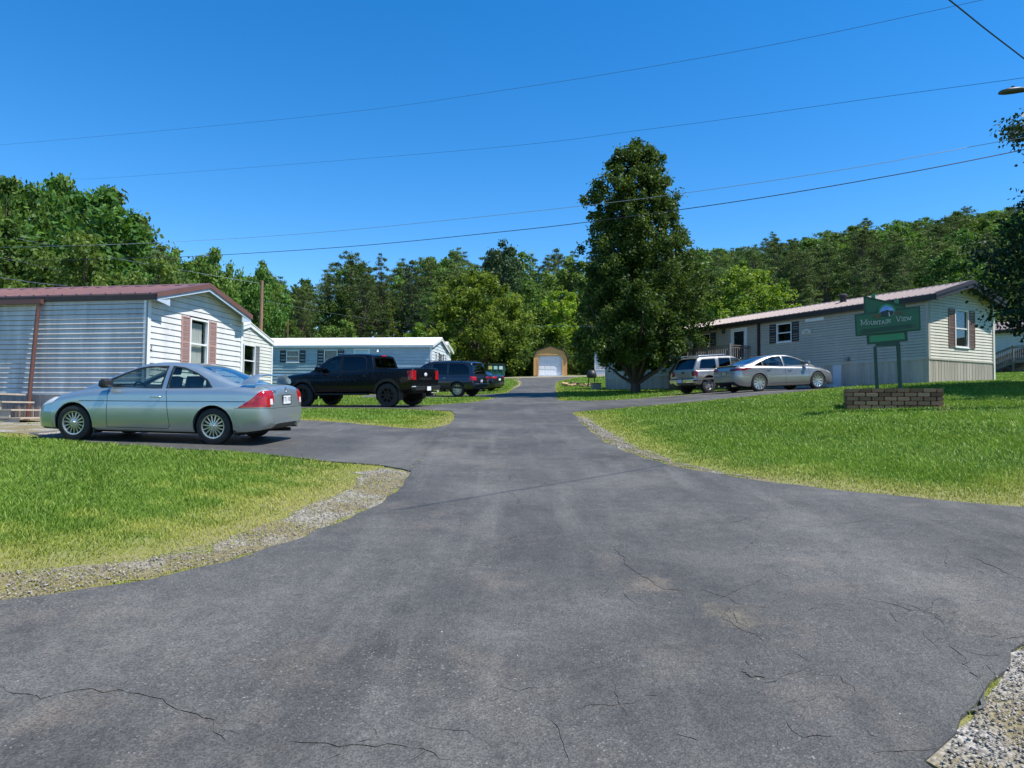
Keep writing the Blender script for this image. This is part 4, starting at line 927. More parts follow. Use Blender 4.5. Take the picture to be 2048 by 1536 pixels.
for a, b in (((1745, 583), (1753, 612)), ((1791, 597), (1799, 620))):
    mb = MB(); sp(mb, [(a[0], a[1]), (b[0], a[1]), (b[0], b[1]), (a[0], b[1])], -.12, -.02); mb.build('post_top', M_SLT, sign, bevel=.004)
mb = MB(); sp(mb, [(1730, 589), (1812, 612), (1813, 625), (1731, 622)], -.02, .02); o1 = mb.build('top_board', M_SGRN, sign, bevel=.003)
mb = MB(); sp(mb, [(1729, 586.5), (1812.5, 610), (1812.5, 613), (1731, 590)], -.025, .05); sp(mb, [(1728.5, 588), (1731.5, 588), (1733, 622), (1730, 622)], -.025, .035); mb.build('top_board_edge', M_SDK, sign)
fo = [(1710, 624.5), (1758, 619.5), (1792, 616), (1840, 613), (1841, 661), (1712, 669)]
mb = MB(); sp(mb, fo, .02, .07); mb.build('main_board', M_SDK, sign, bevel=.004)
mb = MB(); sp(mb, [(1713, 627), (1837, 616.5), (1838, 658), (1715, 666)], .07, .078); mb.build('board_face', M_SGRN, sign)
mb = MB(); arc = [(1775 + 17.5 * math.cos(t), 622 - 17.5 * math.sin(t) * .95) for t in np.linspace(-.05, math.pi + .12, 20)]; sp(mb, arc, .02, .085); mb.build('arch', M_SLT, sign)
mb = MB(); arc = [(1775 + 13.8 * math.cos(t), 622.5 - 13.8 * math.sin(t) * .95) for t in np.linspace(-.55, math.pi + .55, 24)]; sp(mb, arc, .085, .092); mb.build('arch_emblem', M_SSKY, sign)
mb = MB(); sp(mb, [(1763, 629), (1761.5, 623), (1766, 620.5), (1771, 619.8), (1776, 617.5), (1780, 620), (1786, 620), (1788.5, 622), (1787, 628), (1781, 631), (1769, 631.5)], .092, .097); mb.build('emblem_mountain', M_SMT, sign)
mb = MB(); sp(mb, [(1778, 622.5), (1779.5, 622), (1782, 631), (1779, 631)], .097, .099); mb.build('emblem_stream', M_LETT, sign)
mb = MB(); rng = random.Random(3)
for cx, cy, wx in ((1753, 630, 9), (1797, 626, 9)):
    for k in range(16):
        a, b = cx + rng.uniform(-wx, wx), cy + rng.uniform(-3.5, 2.5) + abs(0) ; q = rng.uniform(1.2, 2.6); sp(mb, [(a + q * math.cos(t), b + q * .8 * math.sin(t)) for t in np.linspace(0, 5.2, 6)], .080, .084 + rng.uniform(0, .008))
mb.build('emblem_foliage', M_SFOL, sign)
# carved slab-serif lettering from strokes (unit box: width w, height 1)
LET = {'M': (1.25, [((.15, 0), (.15, 1)), ((.15, 1), (.62, .12)), ((.62, .12), (1.1, 1)), ((1.1, 1), (1.1, 0))], [(.15, 0), (1.1, 0), (.12, 1), (1.13, 1)]),
       'O': (.95, [((.47 + .37 * math.cos(t), .5 + .5 * math.sin(t)), (.47 + .37 * math.cos(t + .53), .5 + .5 * math.sin(t + .53))) for t in np.arange(0, 6.2, .524)], []),
       'U': (1.0, [((.18, 1), (.18, .3)), ((.18, .3), (.35, .02)), ((.35, .02), (.65, .02)), ((.65, .02), (.82, .3)), ((.82, .3), (.82, 1))], [(.18, 1), (.82, 1)]),
       'N': (1.0, [((.18, 0), (.18, 1)), ((.18, 1), (.82, 0)), ((.82, 0), (.82, 1))], [(.18, 0), (.16, 1), (.82, 1)]),
       'T': (.9, [((.45, 0), (.45, 1)), ((.08, 1), (.82, 1)), ((.08, 1), (.08, .82)), ((.82, 1), (.82, .82))], [(.45, 0)]),
       'A': (1.0, [((.12, 0), (.5, 1)), ((.5, 1), (.88, 0)), ((.27, .36), (.73, .36))], [(.12, 0), (.88, 0)]),
       'I': (.5, [((.25, 0), (.25, 1))], [(.25, 0), (.25, 1)]),
       'V': (1.0, [((.12, 1), (.5, 0)), ((.5, 0), (.88, 1))], [(.12, 1), (.88, 1)]),
       'E': (.85, [((.18, 0), (.18, 1)), ((.05, 1), (.75, 1)), ((.05, 0), (.78, 0)), ((.18, .52), (.6, .52)), ((.75, 1), (.75, .82)), ((.78, 0), (.78, .2))], []),
       'W': (1.35, [((.1, 1), (.38, 0)), ((.38, 0), (.67, .9)), ((.67, .9), (.97, 0)), ((.97, 0), (1.25, 1))], [(.1, 1), (1.25, 1)])}
mb = MB(); shd = MB()
def word(s, x, y0, slope, big, small, sink=0):
    X = x
    for i, ch in enumerate(s):
        w_, stks, ser = LET[ch]; h = big if i == 0 else small; base = y0 + slope * (X - x) + sink * math.sin(math.pi * i / max(1, len(s) - 1))
        def pt(a, b): X0, Z0 = S(X + a * h * 1.05, base - b * h); return (X0, Z0)
        segs = [(pt(*a), pt(*b)) for a, b in stks] + [(pt(a - .17, b), pt(a + .17, b)) for a, b in ser]
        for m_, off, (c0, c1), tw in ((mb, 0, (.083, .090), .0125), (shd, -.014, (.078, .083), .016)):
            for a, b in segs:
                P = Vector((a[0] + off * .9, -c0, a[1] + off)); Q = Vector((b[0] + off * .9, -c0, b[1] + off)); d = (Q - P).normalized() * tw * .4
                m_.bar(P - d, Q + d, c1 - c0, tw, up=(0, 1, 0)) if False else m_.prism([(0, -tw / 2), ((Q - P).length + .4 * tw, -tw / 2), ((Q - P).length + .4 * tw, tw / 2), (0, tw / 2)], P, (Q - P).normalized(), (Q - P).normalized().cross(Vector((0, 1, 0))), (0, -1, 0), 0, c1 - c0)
        X += w_ * h * 1.02 + .5
word('MOUNTAIN', 1722, 646.5, -.045, 10, 6.8, 1.2); word('VIEW', 1792.5, 642.5, -.09, 9.6, 6.8)
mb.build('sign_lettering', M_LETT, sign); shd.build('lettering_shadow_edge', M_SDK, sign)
mb = MB(); sp(mb, [(1719, 661), (1726, 655.5), (1822, 647), (1832, 651), (1824, 655), (1727, 664)], .079, .086); mb.build('ribbon', M_SDK, sign)
mb = MB(); sp(mb, [(1722, 660.5), (1726, 658), (1727.5, 661)], .086, .09); sp(mb, [(1822.5, 649.5), (1829, 651.2), (1824, 653.5)], .086, .09); mb.build('ribbon_tip', M_SFOL, sign)
mb = MB(); sp(mb, [(1734, 668), (1815, 662), (1816, 681), (1735, 686)], -.02, .03); mb.build('lower_board', M_SDK, sign)
mb = MB(); sp(mb, [(1740, 668.5), (1809, 663.8), (1810, 677), (1740, 682)], .03, .036); mb.build('lower_board_face', M_SLT, sign)
mb = MB(); sp(mb, [(1752, 684.5), (1800, 682), (1800, 689), (1752, 691)], -.03, .03); mb.build('crossbar', M_SDK, sign)

M_BLK = bpy.data.materials.new('wall_block')
def blockmat():
    m, N, L, P = _nodes('wall_block'); a = N.new('ShaderNodeAttribute'); a.attribute_name = 'v'; c = N.new('ShaderNodeValToRGB'); c.color_ramp.elements[0].color = (.17, .082, .045, 1); c.color_ramp.elements[1].color = (.42, .245, .14, 1)
    tc = N.new('ShaderNodeTexCoord'); n = N.new('ShaderNodeTexNoise'); n.inputs['Scale'].default_value = 22; n.inputs['Detail'].default_value = 6; L.new(tc.outputs['Object'], n.inputs[0])
    ad = N.new('ShaderNodeMath'); ad.operation = 'ADD'; s = N.new('ShaderNodeMath'); s.operation = 'MULTIPLY_ADD'; s.inputs[1].default_value = .5; s.inputs[2].default_value = -.25; L.new(n.outputs[0], s.inputs[0]); L.new(a.outputs['Fac'], ad.inputs[0]); L.new(s.outputs[0], ad.inputs[1])
    L.new(ad.outputs[0], c.inputs[0]); L.new(c.outputs[0], P.inputs['Base Color']); P.inputs['Roughness'].default_value = .9
    b = N.new('ShaderNodeBump'); b.inputs['Strength'].default_value = .6; b.inputs['Distance'].default_value = .01; L.new(n.outputs[0], b.inputs['Height']); L.new(b.outputs[0], P.inputs['Normal']); return m
bw = at(1785, 815, 17.15); M_BLK = blockmat(); rng = random.Random(8)
bm = bmesh.new(); vals = []
zl = tz(bw.x, 17.15) - sum([0])
for row in range(6):
    z = row * .102 - .12; x = -1.12 + (0 if row % 2 else -.14)
    while x < 1.08:
        l = .30 if x + .3 < 1.2 else max(.1, 1.2 - x); x0 = max(x, -1.14); l = x + l - x0; setback = .012 * row if row > 0 else 0
        r = bmesh.ops.create_cube(bm, size=1); jx = rng.gauss(0, .004)
        for v in r['verts']: v.co = Vector(((v.co.x) * (l - .012) + x0 + l / 2, v.co.y * .2 + setback + jx, v.co.z * .092 + z + .05))
        f0 = len(vals); vals += [rng.random()] * 8; x += .308
    for sx in (-1.14 + .09, 1.12 - .02):      # the sides running back from the face
        y = .21 + (.1 if row % 2 else 0) + .012 * row
        while y < 1.2:
            r = bmesh.ops.create_cube(bm, size=1)
            for v in r['verts']: v.co = Vector((v.co.x * .19 + sx, v.co.y * .29 + y + .05, v.co.z * .092 + z + .05))
            vals += [rng.random()] * 8; y += .3
me = bpy.data.meshes.new('m'); bm.to_mesh(me); bm.free(); a = me.attributes.new('v', 'FLOAT', 'POINT'); a.data.foreach_set('value', vals)
bm = bmesh.new(); bm.from_mesh(me); bmesh.ops.bevel(bm, geom=bm.edges[:], offset=.012, segments=2, affect='EDGES'); bm.to_mesh(me); bm.free()
o = link('block_planter', me, M_BLK); o.location = (bw.x, 17.15, zl); o.rotation_euler = (0, 0, R(-22)); o.scale = (.88, .88, .98); tag(o, 'low brown stacked-block planter wall in the lawn at the foot of the green sign', 'planter')
FOOT.append([(bw.x - 1.05, 17.2), (bw.x + 1.0, 16.8), (bw.x + 1.5, 17.9), (bw.x - .5, 18.6)])
M_MULCH = mat('brown_mulch', (.05, .036, .025), .95, var=.5, scale=25, bump=1, bscale=40)
mb = MB(); mb.box(-1.06, 1.05, .03, 1.15, -.3, .43); mb.build('soil', M_MULCH, o)
# ---------------------------------------------------------------- trees
M_BARK = mat('bark', (.085, .065, .05), .95, var=.35, scale=6, stretch=(2, 2, .3), bump=.8, bscale=18); M_BARKP = mat('pine_bark', (.13, .09, .07), .95, var=.3, scale=5, stretch=(2, 2, .3))
LM = {'pear': leafmat('pear_leaves', (.036, .076, .015), (.13, .20, .038), .30, .01, .5),
      'maple': leafmat('bright_maple_leaves', (.055, .13, .018), (.28, .40, .06), .42, .012),
      'broad': leafmat('broadleaf', (.040, .096, .019), (.122, .22, .038), .30, .025),
      'dark': leafmat('dark_broadleaf', (.016, .036, .014), (.045, .080, .026), .2, .01),
      'pine': leafmat('pine_needles', (.044, .084, .022), (.135, .20, .052), .15, .02, .6),
      'hemlock': leafmat('feathery_needles', (.050, .095, .016), (.15, .21, .036), .25, .02, .6),
      'lime': leafmat('lime_leaves', (.08, .15, .018), (.19, .30, .035), .38, .012)}
def leaves(cs, rs, per, size, aspect, rng, flat=1., shell=.55, outw=.5, droop=0., ctr=None):
    """leaf quads scattered through clumps: cs (k,3), rs (k,)"""
    k = len(cs); n = k * per; c = np.repeat(cs, per, 0); r = np.repeat(rs, per)
    d = rng.normal(size=(n, 3)); d /= np.linalg.norm(d, axis=1)[:, None]
    rad = r * (shell + (1 - shell) * rng.uniform(0, 1, n)) * (1 + .28 * rng.normal(size=n)).clip(.3, 1.7)
    P = c + d * rad[:, None] * np.array([1, 1, flat])
    nr = d * outw + rng.normal(size=(n, 3)) * (1 - outw) + np.array([0, 0, .35]); nr /= np.linalg.norm(nr, axis=1)[:, None]
    t = rng.normal(size=(n, 3)); t[:, 2] -= droop; t -= nr * (t * nr).sum(1)[:, None]; t /= np.linalg.norm(t, axis=1)[:, None] + 1e-9
    b = np.cross(nr, t); s = size * rng.uniform(.6, 1.35, n)
    a = t * (s / 2)[:, None]; w_ = b * (s / 2 / aspect)[:, None]
    V = np.stack([P - a, P + w_ - a * .1, P + a, P - w_ - a * .1], 1).reshape(-1, 3)
    Fc = np.arange(n * 4).reshape(-1, 4)
    v = np.repeat(np.clip(np.repeat(rng.normal(.5, .17, k), per) + rng.normal(0, .17, n), 0, 1), 4)
    return V, Fc, v
def crown_mesh(V, Fc, v): return fast_mesh(V, Fc, 4, {'v': v})
def trunk_mesh(H, r, limbs, rng, h0=.25, z0=-.8, n=8, lean=.02):
    mb = MB(); pts = []; K = 9
    for i in range(K): t = i / (K - 1); pts.append((math.sin(t * 5 + r) * lean * H * t, math.cos(t * 4) * lean * H * t - lean * H * 0, z0 + (H - z0) * t))
    mb.tube(pts, [r * (1.2 if i == 0 else 1) * (1 - .93 * i / (K - 1)) + .012 for i in range(K)], n)
    for a, b in limbs:      # (height fraction, end point)
        i = min(K - 2, int(a * (K - 1))); f = a * (K - 1) - i; p = Vector(pts[i]).lerp(Vector(pts[i + 1]), f); q = Vector(b); rr = r * (1 - .93 * a) * .5 + .01
        m = p.lerp(q, .5) + Vector((0, 0, -.06 * (q - p).length)); mb.tube([p, m, q], [rr, rr * .6, rr * .15], 5, cap=False)
    return mb.mesh(False)
def make_tree(H, R_, kind, seed, clumps, per, size, prof, base=.15, aspect=1.7, flat=.8, rc=(.13, .24), shell=.5, trunk=None, nlimb=14, jag=.22, inner=.35, droop=0., outw=.5):
    """returns (crown mesh, trunk mesh); crown from base*H to H with radius R_*prof(t)"""
    rng = np.random.default_rng(seed); t = rng.uniform(0, 1, clumps * 3); w_ = np.array([prof(a) for a in t]); t = t[rng.uniform(0, 1, len(t)) < w_ / w_.max()][:clumps]
    k = len(t); th = rng.uniform(0, 2 * math.pi, k); lob = 1 + jag * np.sin(th * 3 + seed + t * 4) * np.cos(t * 11 + th * 2 + seed) + rng.normal(0, jag * .45, k)
    rr = R_ * np.array([prof(a) for a in t]) * lob; f = np.where(rng.uniform(0, 1, k) < inner, rng.uniform(.2, .7, k), rng.uniform(.72, 1., k))
    rad = rng.uniform(rc[0], rc[1], k) * R_ * (.55 + .45 * np.array([prof(a) for a in t]))
    z = H * (base + (1 - base) * t) - rad * .6
    cs = np.stack([np.cos(th) * np.maximum(rr - rad, 0) * f, np.sin(th) * np.maximum(rr - rad, 0) * f, z], 1)
    V, Fc, v = leaves(cs, rad, per, size, aspect, rng, flat, shell, outw, droop)
    order = np.argsort(-cs[:, 2] * 0 + rng.uniform(0, 1, k))[:nlimb]
    limbs = [(max(base * .75, .095 if kind == 'pear' else 0, min(.9, cs[i][2] / H - .16 - .1 * rng.uniform())), tuple(cs[i])) for i in order]
    return crown_mesh(V, Fc, v), trunk_mesh(H * .93, trunk or H * .016, limbs, rng)
P_round = lambda t: math.sqrt(max(0, 1 - (2 * t - .86) ** 2 / 1.32)) * (1 if t < .9 else 1 - (t - .9) * 4)
P_oval = lambda t: max(.05, math.sin(math.pi * min(1, (t * .93 + .06))) ** .62)
P_cone = lambda t: max(.04, (1 - t) ** .8 * min(1, .35 + t * 4))
P_pine = lambda t: max(.14, (1 - t ** 3.4) ** .7 * (.35 + .65 * min(1, t * 2.2)))
def P_pear(t):
    return float(np.interp(t, [0, .06, .14, .3, .45, .6, .75, .88, .95, 1], [.44, .80, .93, .90, .83, .74, .63, .50, .33, .09]))
PROTO = {}
def proto(key, *a, kind, **k):
    c, t = make_tree(*a, kind, **k); c.materials.append(LM[kind]); t.materials.append(M_BARKP if kind in ('pine', 'hemlock') else M_BARK); c.name = 'crown'; t.name = 'trunk'
    PROTO[key] = (c, t, a[0], a[1])
for i, sd in enumerate((1, 2, 3)):
    proto('broad%d' % i, 10, 4.2, kind='broad', seed=sd, clumps=120, per=75, size=.34, prof=P_round, base=.08, jag=.3, rc=(.14, .27))
for i, sd in enumerate((4, 5)): proto('dark%d' % i, 10, 4.0, kind='dark', seed=sd, clumps=130, per=75, size=.30, prof=P_round, base=.06, jag=.2, rc=(.13, .22))
for i, sd in enumerate((6, 7, 8)):
    proto('pine%d' % i, 14, 3.4, kind='pine', seed=sd, clumps=125, per=75, size=.34, prof=P_pine, base=.30, aspect=4.5, flat=.42, jag=.42, rc=(.15, .28), inner=.25, shell=.3, outw=.25, nlimb=34)
for i, sd in enumerate((9, 10)):
    proto('hemlock%d' % i, 10, 3.4, kind='hemlock', seed=sd, clumps=210, per=60, size=.30, prof=P_cone, base=.02, aspect=4, flat=.35, jag=.35, rc=(.12, .24), inner=.25, shell=.25, outw=.35, droop=.5, nlimb=30)
proto('lime0', 8, 2.8, kind='lime', seed=12, clumps=90, per=75, size=.28, prof=P_oval, base=.05, jag=.3)
NT = [0]
def tree(key, x, y, H, label, group=None, wide=1., name=None, rot=None, z=None):
    c, t, h0, r0 = PROTO[key]; s = H / h0; rr = random.Random(NT[0]); NT[0] += 1
    nm = name or {'pine': 'pine_tree', 'heml': 'hemlock_tree', 'broa': 'broadleaf_tree', 'dark': 'broadleaf_tree', 'lime': 'broadleaf_tree'}.get(key[:4], 'tree')
    o = empty(nm, (x, y, (tz(x, y) if z is None else z)), rr.uniform(0, 6.28) if rot is None else rot, label, 'tree', group); o.scale = (s * wide, s * wide, s)
    for m_, n_ in ((t, 'trunk'), (c, 'crown')): q = bpy.data.objects.new(n_, m_); COL.objects.link(q); q.parent = o
    return o
# --- the big pear tree on the lawn
c, t = make_tree(13.3, 3.75, 'pear', 21, 900, 135, .15, P_pear, base=.115, aspect=1.6, flat=1.0, rc=(.075, .15), shell=.3, trunk=.24, nlimb=46, jag=.27, inner=.35, outw=.4)
c.materials.append(LM['pear']); t.materials.append(M_BARK); PROTO['pear'] = (c, t, 13.3, 3.35)
pr = at(1272, 783, 38.0); o = tree('pear', pr.x, 38, 13.55, 'tall dark green pear tree on the lawn in front of the beige home', name='pear_tree', rot=2.2)
# --- bright maples
c, t = make_tree(9.5, 5.1, 'maple', 31, 300, 110, .24, P_round, base=.03, aspect=1.4, flat=.8, rc=(.10, .17), shell=.35, trunk=.2, nlimb=30, jag=.16, inner=.2, outw=.5); c.materials.append(LM['maple']); t.materials.append(M_BARK); PROTO['maple'] = (c, t, 9.5, 5.1)
c, t = make_tree(9, 4.2, 'maple', 33, 240, 110, .24, P_round, base=.03, aspect=1.4, flat=.8, rc=(.11, .2), shell=.35, trunk=.18, nlimb=24, jag=.2, inner=.2, outw=.5); c.materials.append(LM['maple']); t.materials.append(M_BARK); PROTO['maple2'] = (c, t, 9, 4.2)
p = at(953, 750, 79); tree('maple', p.x, 79, 12.0, 'broad yellow-green maple between the blue home and the shed', name='maple_tree', wide=.96)
p = at(1487, 700, 62); zt = at(1487, 522, 62).z; tree('maple2', p.x, 62, zt - tz(p.x, 62), 'round yellow-green maple behind the left half of the beige home', name='maple_tree', wide=1.0)
p = at(1128, 700, 92); tree('lime0', p.x, 92, at(1128, 572, 92).z - tz(p.x, 92), 'narrow lime green tree above the shed roof', wide=1.0)
p = at(1003, 600, 104); tree('dark1', p.x, 104, at(1003, 478, 104).z - tz(p.x, 104), 'very dark round tree on the hill above the yellow-green maple', wide=.78)
p = at(1060, 600, 98); tree('broad1', p.x, 98, at(1055, 555, 98).z - tz(p.x, 98), 'mid green feathery tree between the dark round tree and the lime one', wide=.9)
# --- tree at the right edge overhanging the beige home
c, t = make_tree(14, 6.6, 'dark', 41, 640, 140, .17, lambda t: float(np.interp(t, [0, .1, .25, .5, .75, 1], [.7, .95, 1, .92, .72, .2])), base=.17, aspect=1.5, flat=.75, rc=(.10, .18), shell=.35, trunk=.33, nlimb=40, jag=.24, inner=.3, outw=.45); c.materials.append(LM['dark']); t.materials.append(M_BARK); PROTO['edge'] = (c, t, 14, 6.6)
tree('edge', 18.75, 20.2, 11.6, 'big dark leafy tree at the right edge leaning over the beige home', name='shade_tree', wide=.93, rot=.6)
# --- woods: target skyline of the photo (px, py)
SKY = np.array([(-250, 280), (0, 322), (60, 335), (130, 335), (205, 345), (225, 372), (262, 405), (285, 455), (300, 470), (350, 478), (375, 505), (400, 492), (440, 492), (465, 535), (490, 545), (500, 522), (525, 518), (548, 545), (560, 578), (585, 570), (600, 552), (640, 548), (655, 525), (672, 503), (700, 495), (728, 530), (745, 515), (758, 506), (775, 538), (800, 512), (835, 508), (868, 492), (900, 486), (960, 500), (1010, 484), (1060, 496), (1130, 490), (1180, 492), (1395, 492), (1440, 492), (1490, 492), (1503, 468), (1545, 470), (1640, 472), (1664, 448), (1700, 446), (1760, 458), (1790, 438), (1860, 432), (1900, 438), (1925, 414), (1960, 424), (2048, 405), (2300, 360)], float)
def sky_z(x, y):
    px = 1024 + F * x / y; py = np.interp(px, SKY[:, 0], SKY[:, 1]); return px, at(px, py, y).z
rng = random.Random(77); occ = []
G_L = ('leafy tree in the tall woods rising behind the maroon-roofed home', 'woods behind the left home'); G_LP = ('dull green pine in the tall woods behind the maroon-roofed home', 'pines behind the left home')
G_C = ('pine on the low wooded hill behind the blue home and shed', 'pines on the hill behind the blue home'); G_CB = ('leafy tree on the low wooded hill behind the blue home and shed', 'leafy trees behind the blue home'); G_CH = ('feathery evergreen in the thicket just behind the blue home and shed', 'evergreen thicket behind the blue home')
G_R = ('leafy tree on the high wooded ridge above the beige home', 'leafy trees on the right ridge'); G_RP = ('pine on the high wooded ridge above the beige home', 'pines on the right ridge')
def plant(x, y, kinds, Hn, full, glab, wide=1., jx=2.2):
    px, zs_ = sky_z(x, y); g = tz(x, y); Hmax = zs_ - g - rng.uniform(0, .4)
    H = Hn * rng.uniform(.8, 1.2)
    if full: H = Hmax * rng.uniform(.94, 1.0)
    H = min(H, Hmax * .99)
    if H < 3.5 or px < -420 or px > 3000: return
    k = rng.choice(kinds); L_ = glab[1] if k.startswith(('pine', 'hemlock')) else glab[0]
    if k.startswith('hemlock') and glab[1] is G_C: L_ = G_CH
    tree(k, x, y, H, L_[0], L_[1], wide * rng.uniform(.9, 1.15))
# left woods
BR = ['broad0', 'broad1', 'broad2']; PN = ['pine0', 'pine1', 'pine2']
for y, st, Hn, full in ((41, 5.5, 9, 0), (47, 5.5, 13, 0), (54, 5.5, 17, 1), (62, 5.5, 19, 1), (72, 6, 20, 1)):
    x = -.86 * y
    while x < -.44 * y if y < 60 else x < -.33 * y:
        plant(x + rng.uniform(-1, 1), y + rng.uniform(-1.5, 1.5), BR * 3 + PN, Hn, full, (G_L, G_LP), wide=.62 if full else .85); x += st * rng.uniform(.8, 1.1)
# middle hill: low feathery front, pines on the crest
for y, st, Hn, full, kinds, wd in ((84, 5.2, 5.5, 0, ['hemlock0', 'hemlock1', 'broad1'], 1.), (91, 5.5, 8.5, 0, ['hemlock0', 'hemlock1', 'hemlock0', 'broad0', 'lime0'], .9), (99, 5.8, 11, 0, ['hemlock0', 'hemlock1', 'hemlock0', 'pine0'], .85), (108, 6, 14, 0, PN + ['broad2', 'hemlock1'], .9), (119, 6, 17, 0, PN + ['broad0'], .9), (128, 5.4, 20, 1, PN + ['broad2'], .85), (134, 5.8, 20, 1, PN * 2 + ['dark0'], .8)):
    x = -.42 * y if y > 95 else -.36 * y
    x1 = .34 * y
    while x < x1:
        plant(x + rng.uniform(-1, 1), y + rng.uniform(-2, 2), kinds, Hn, full, (G_CB, G_C), wide=wd); x += st * rng.uniform(.85, 1.15)
# right ridge
for y, st, Hn, full, kinds in ((78, 6.5, 6, 0, BR + ['lime0', 'hemlock0']), (96, 7, 11, 0, PN + ['hemlock0', 'broad0']), (116, 7.5, 14, 0, PN * 2 + ['broad1', 'lime0']), (136, 8, 15, 0, PN + ['broad2', 'broad0']), (156, 8.5, 16, 0, PN + BR), (178, 9, 16, 0, BR * 2 + PN), (200, 9.5, 16, 0, BR + PN), (224, 10, 16, 0, BR * 3 + PN), (248, 9.5, 16, 1, BR * 3 + PN)):
    x = (.26 if y < 200 else .24) * y
    if y < 90: x = .3 * y
    while x < (.80 if y > 160 else 1.0) * y:
        plant(x + rng.uniform(-1.5, 1.5), y + rng.uniform(-4, 4), kinds, Hn, full, (G_R, G_RP), wide=1.25 if y > 100 else 1.); x += st * rng.uniform(.85, 1.15)
# lone emergent trees on the skylines
def lone(px, py, Y, key, label, wide): p = at(px, 700, Y); tree(key, p.x, Y, at(px, py, Y).z - tz(p.x, Y), label, wide=wide)
lone(1735, 434, 250, 'pine0', 'dark flat-topped pine standing above the ridge line over the sign', 1.1)
lone(1545, 462, 230, 'pine2', 'small dark pine standing above the lower left part of the ridge', 1.1)
lone(1935, 410, 255, 'pine1', 'dark pine at the highest point of the ridge on the right', 1.3)
lone(522, 516, 100, 'broad1', 'lone round-topped tree behind the brown utility pole', .55)
lone(697, 494, 112, 'pine1', 'tall open pine standing highest left of the hill behind the blue home', 1.05)
lone(757, 504, 116, 'pine2', 'narrow dark pine right of the tall open pine', .7)
lone(428, 490, 66, 'broad0', 'bright leafy tree at the right foot of the left woods', .5)
# undergrowth closing the foot of the woods
def understory():
    rng = np.random.default_rng(5); C = []
    for (xa, xb, ya, yb, n) in ((-52, -17, 42, 76, 500), (-48, 40, 82, 132, 1300), (24, 70, 60, 100, 450), (35, 190, 100, 250, 1500)):
        x = rng.uniform(xa, xb, n); y = rng.uniform(ya, yb, n); k = (x / y > -.9) & (x / y < .85) & ~((x > 2) & (x < 6.2) & (y < 86)); 
        if xb < 0: k &= (x < -.42 * y + 2)
        C.append(np.stack([x[k], y[k]], 1))
    C = np.concatenate(C); z = tz_arr(C[:, 0], C[:, 1]); r = rng.uniform(.9, 2.2, len(C)) * np.where(C[:, 1] > 140, 1.5, 1)
    cs = np.concatenate([C, (z + r * .35)[:, None]], 1); V, Fc, v = leaves(cs, r, 60, .42, 1.6, rng, .7, .4, .5)
    me = crown_mesh(V, Fc, v); tag(link('undergrowth', me, LM['broad']), kind='stuff')
understory()
for k, (px, Y, H) in enumerate(((1150, 80.5, 2.6), (1175, 79, 2.2), (1040, 80, 3.0), (1015, 78.5, 2.6), (1052, 82, 3.4))):
    p = at(px, 700, Y); tree('broad%d' % (k % 3), p.x, Y, H, 'low leafy shrub growing beside the wooden shed', 'shrubs beside the shed', 1.4, name='shrub')

# ---------------------------------------------------------------- poles, wires, lamp
M_POLE = mat('pole_wood', (.20, .115, .07), .9, var=.25, scale=5, stretch=(2, 2, .2)); M_WIRE = mat('black_wire', (.02, .02, .024), .5, var=0); M_WIREL = mat('bare_aluminium_wire', (.45, .47, .5), .35, metal=.8, var=0); M_LAMP = mat('grey_lamp_housing', (.08, .085, .095), .45, metal=.4)
def pole(label, px, Y, top, r, name='utility_pole', arm=True):
    p = at(px, 690, Y); z0 = tz(p.x, Y); zt = at(px, top, Y).z; o = empty(name, (p.x, Y, z0), 0, label, 'pole')
    mb = MB(); mb.tube([(0, 0, -1), (0, 0, zt - z0)], [r, r * .75], 10); mb.build('shaft', M_POLE, o, smooth=50)
    if arm: mb = MB(); mb.lathe([(.0, .06), (.05, .06), (.07, -.05), (0, -.06)], (0, -r - .04, zt - z0 - .5), 'z', 8); mb.build('insulator', M_LAMP, o)
    return o
pole('brown wooden utility pole rising behind the cream home gable', 521, 50, 561, .14)
pole('short thin pole behind the white roof of the blue home', 575, 56, 640, .05, arm=False)
Y5 = 15.5; p5 = at(2120, 830, Y5); z5 = tz(p5.x, Y5)
o = empty('street_lamp_pole', (p5.x, Y5, z5), 0, 'grey street lamp on an arm reaching in at the upper right edge', 'street lamp')
hz = at(2024, 183, Y5); lx = hz.x - p5.x; lz = hz.z - z5
mb = MB(); mb.tube([(0, 0, -1), (0, 0, lz + 1.6)], [.16, .12], 12); mb.build('shaft', M_POLE, o, smooth=50)
mb = MB(); mb.tube([(0, 0, lz - .25), (lx * .5, 0, lz + .02), (lx + .15, 0, lz + .035)], .03, 8); mb.build('arm', M_LAMP, o, smooth=50)
mb = MB(); mb.tube([(lx + .30, 0, lz + .06), (lx + .1, 0, lz + .045), (lx - .12, 0, lz - .0), (lx - .24, 0, lz - .035), (lx - .26, 0, lz - .045)], [.055, .085, .085, .06, .02], 12)
mb.v = [(a, b * 1.6, lz + (c - lz) * .62) for a, b, c in mb.v]; hd = mb.build('lamp_head', M_LAMP, o, smooth=60)
mb = MB(); mb.lathe([(.0, .075), (.035, .07), (.035, 0), (0, 0)], (lx + .02, 0, lz + .045), 'z', 12); mb.build('photocell', M_LAMP, hd, smooth=40)
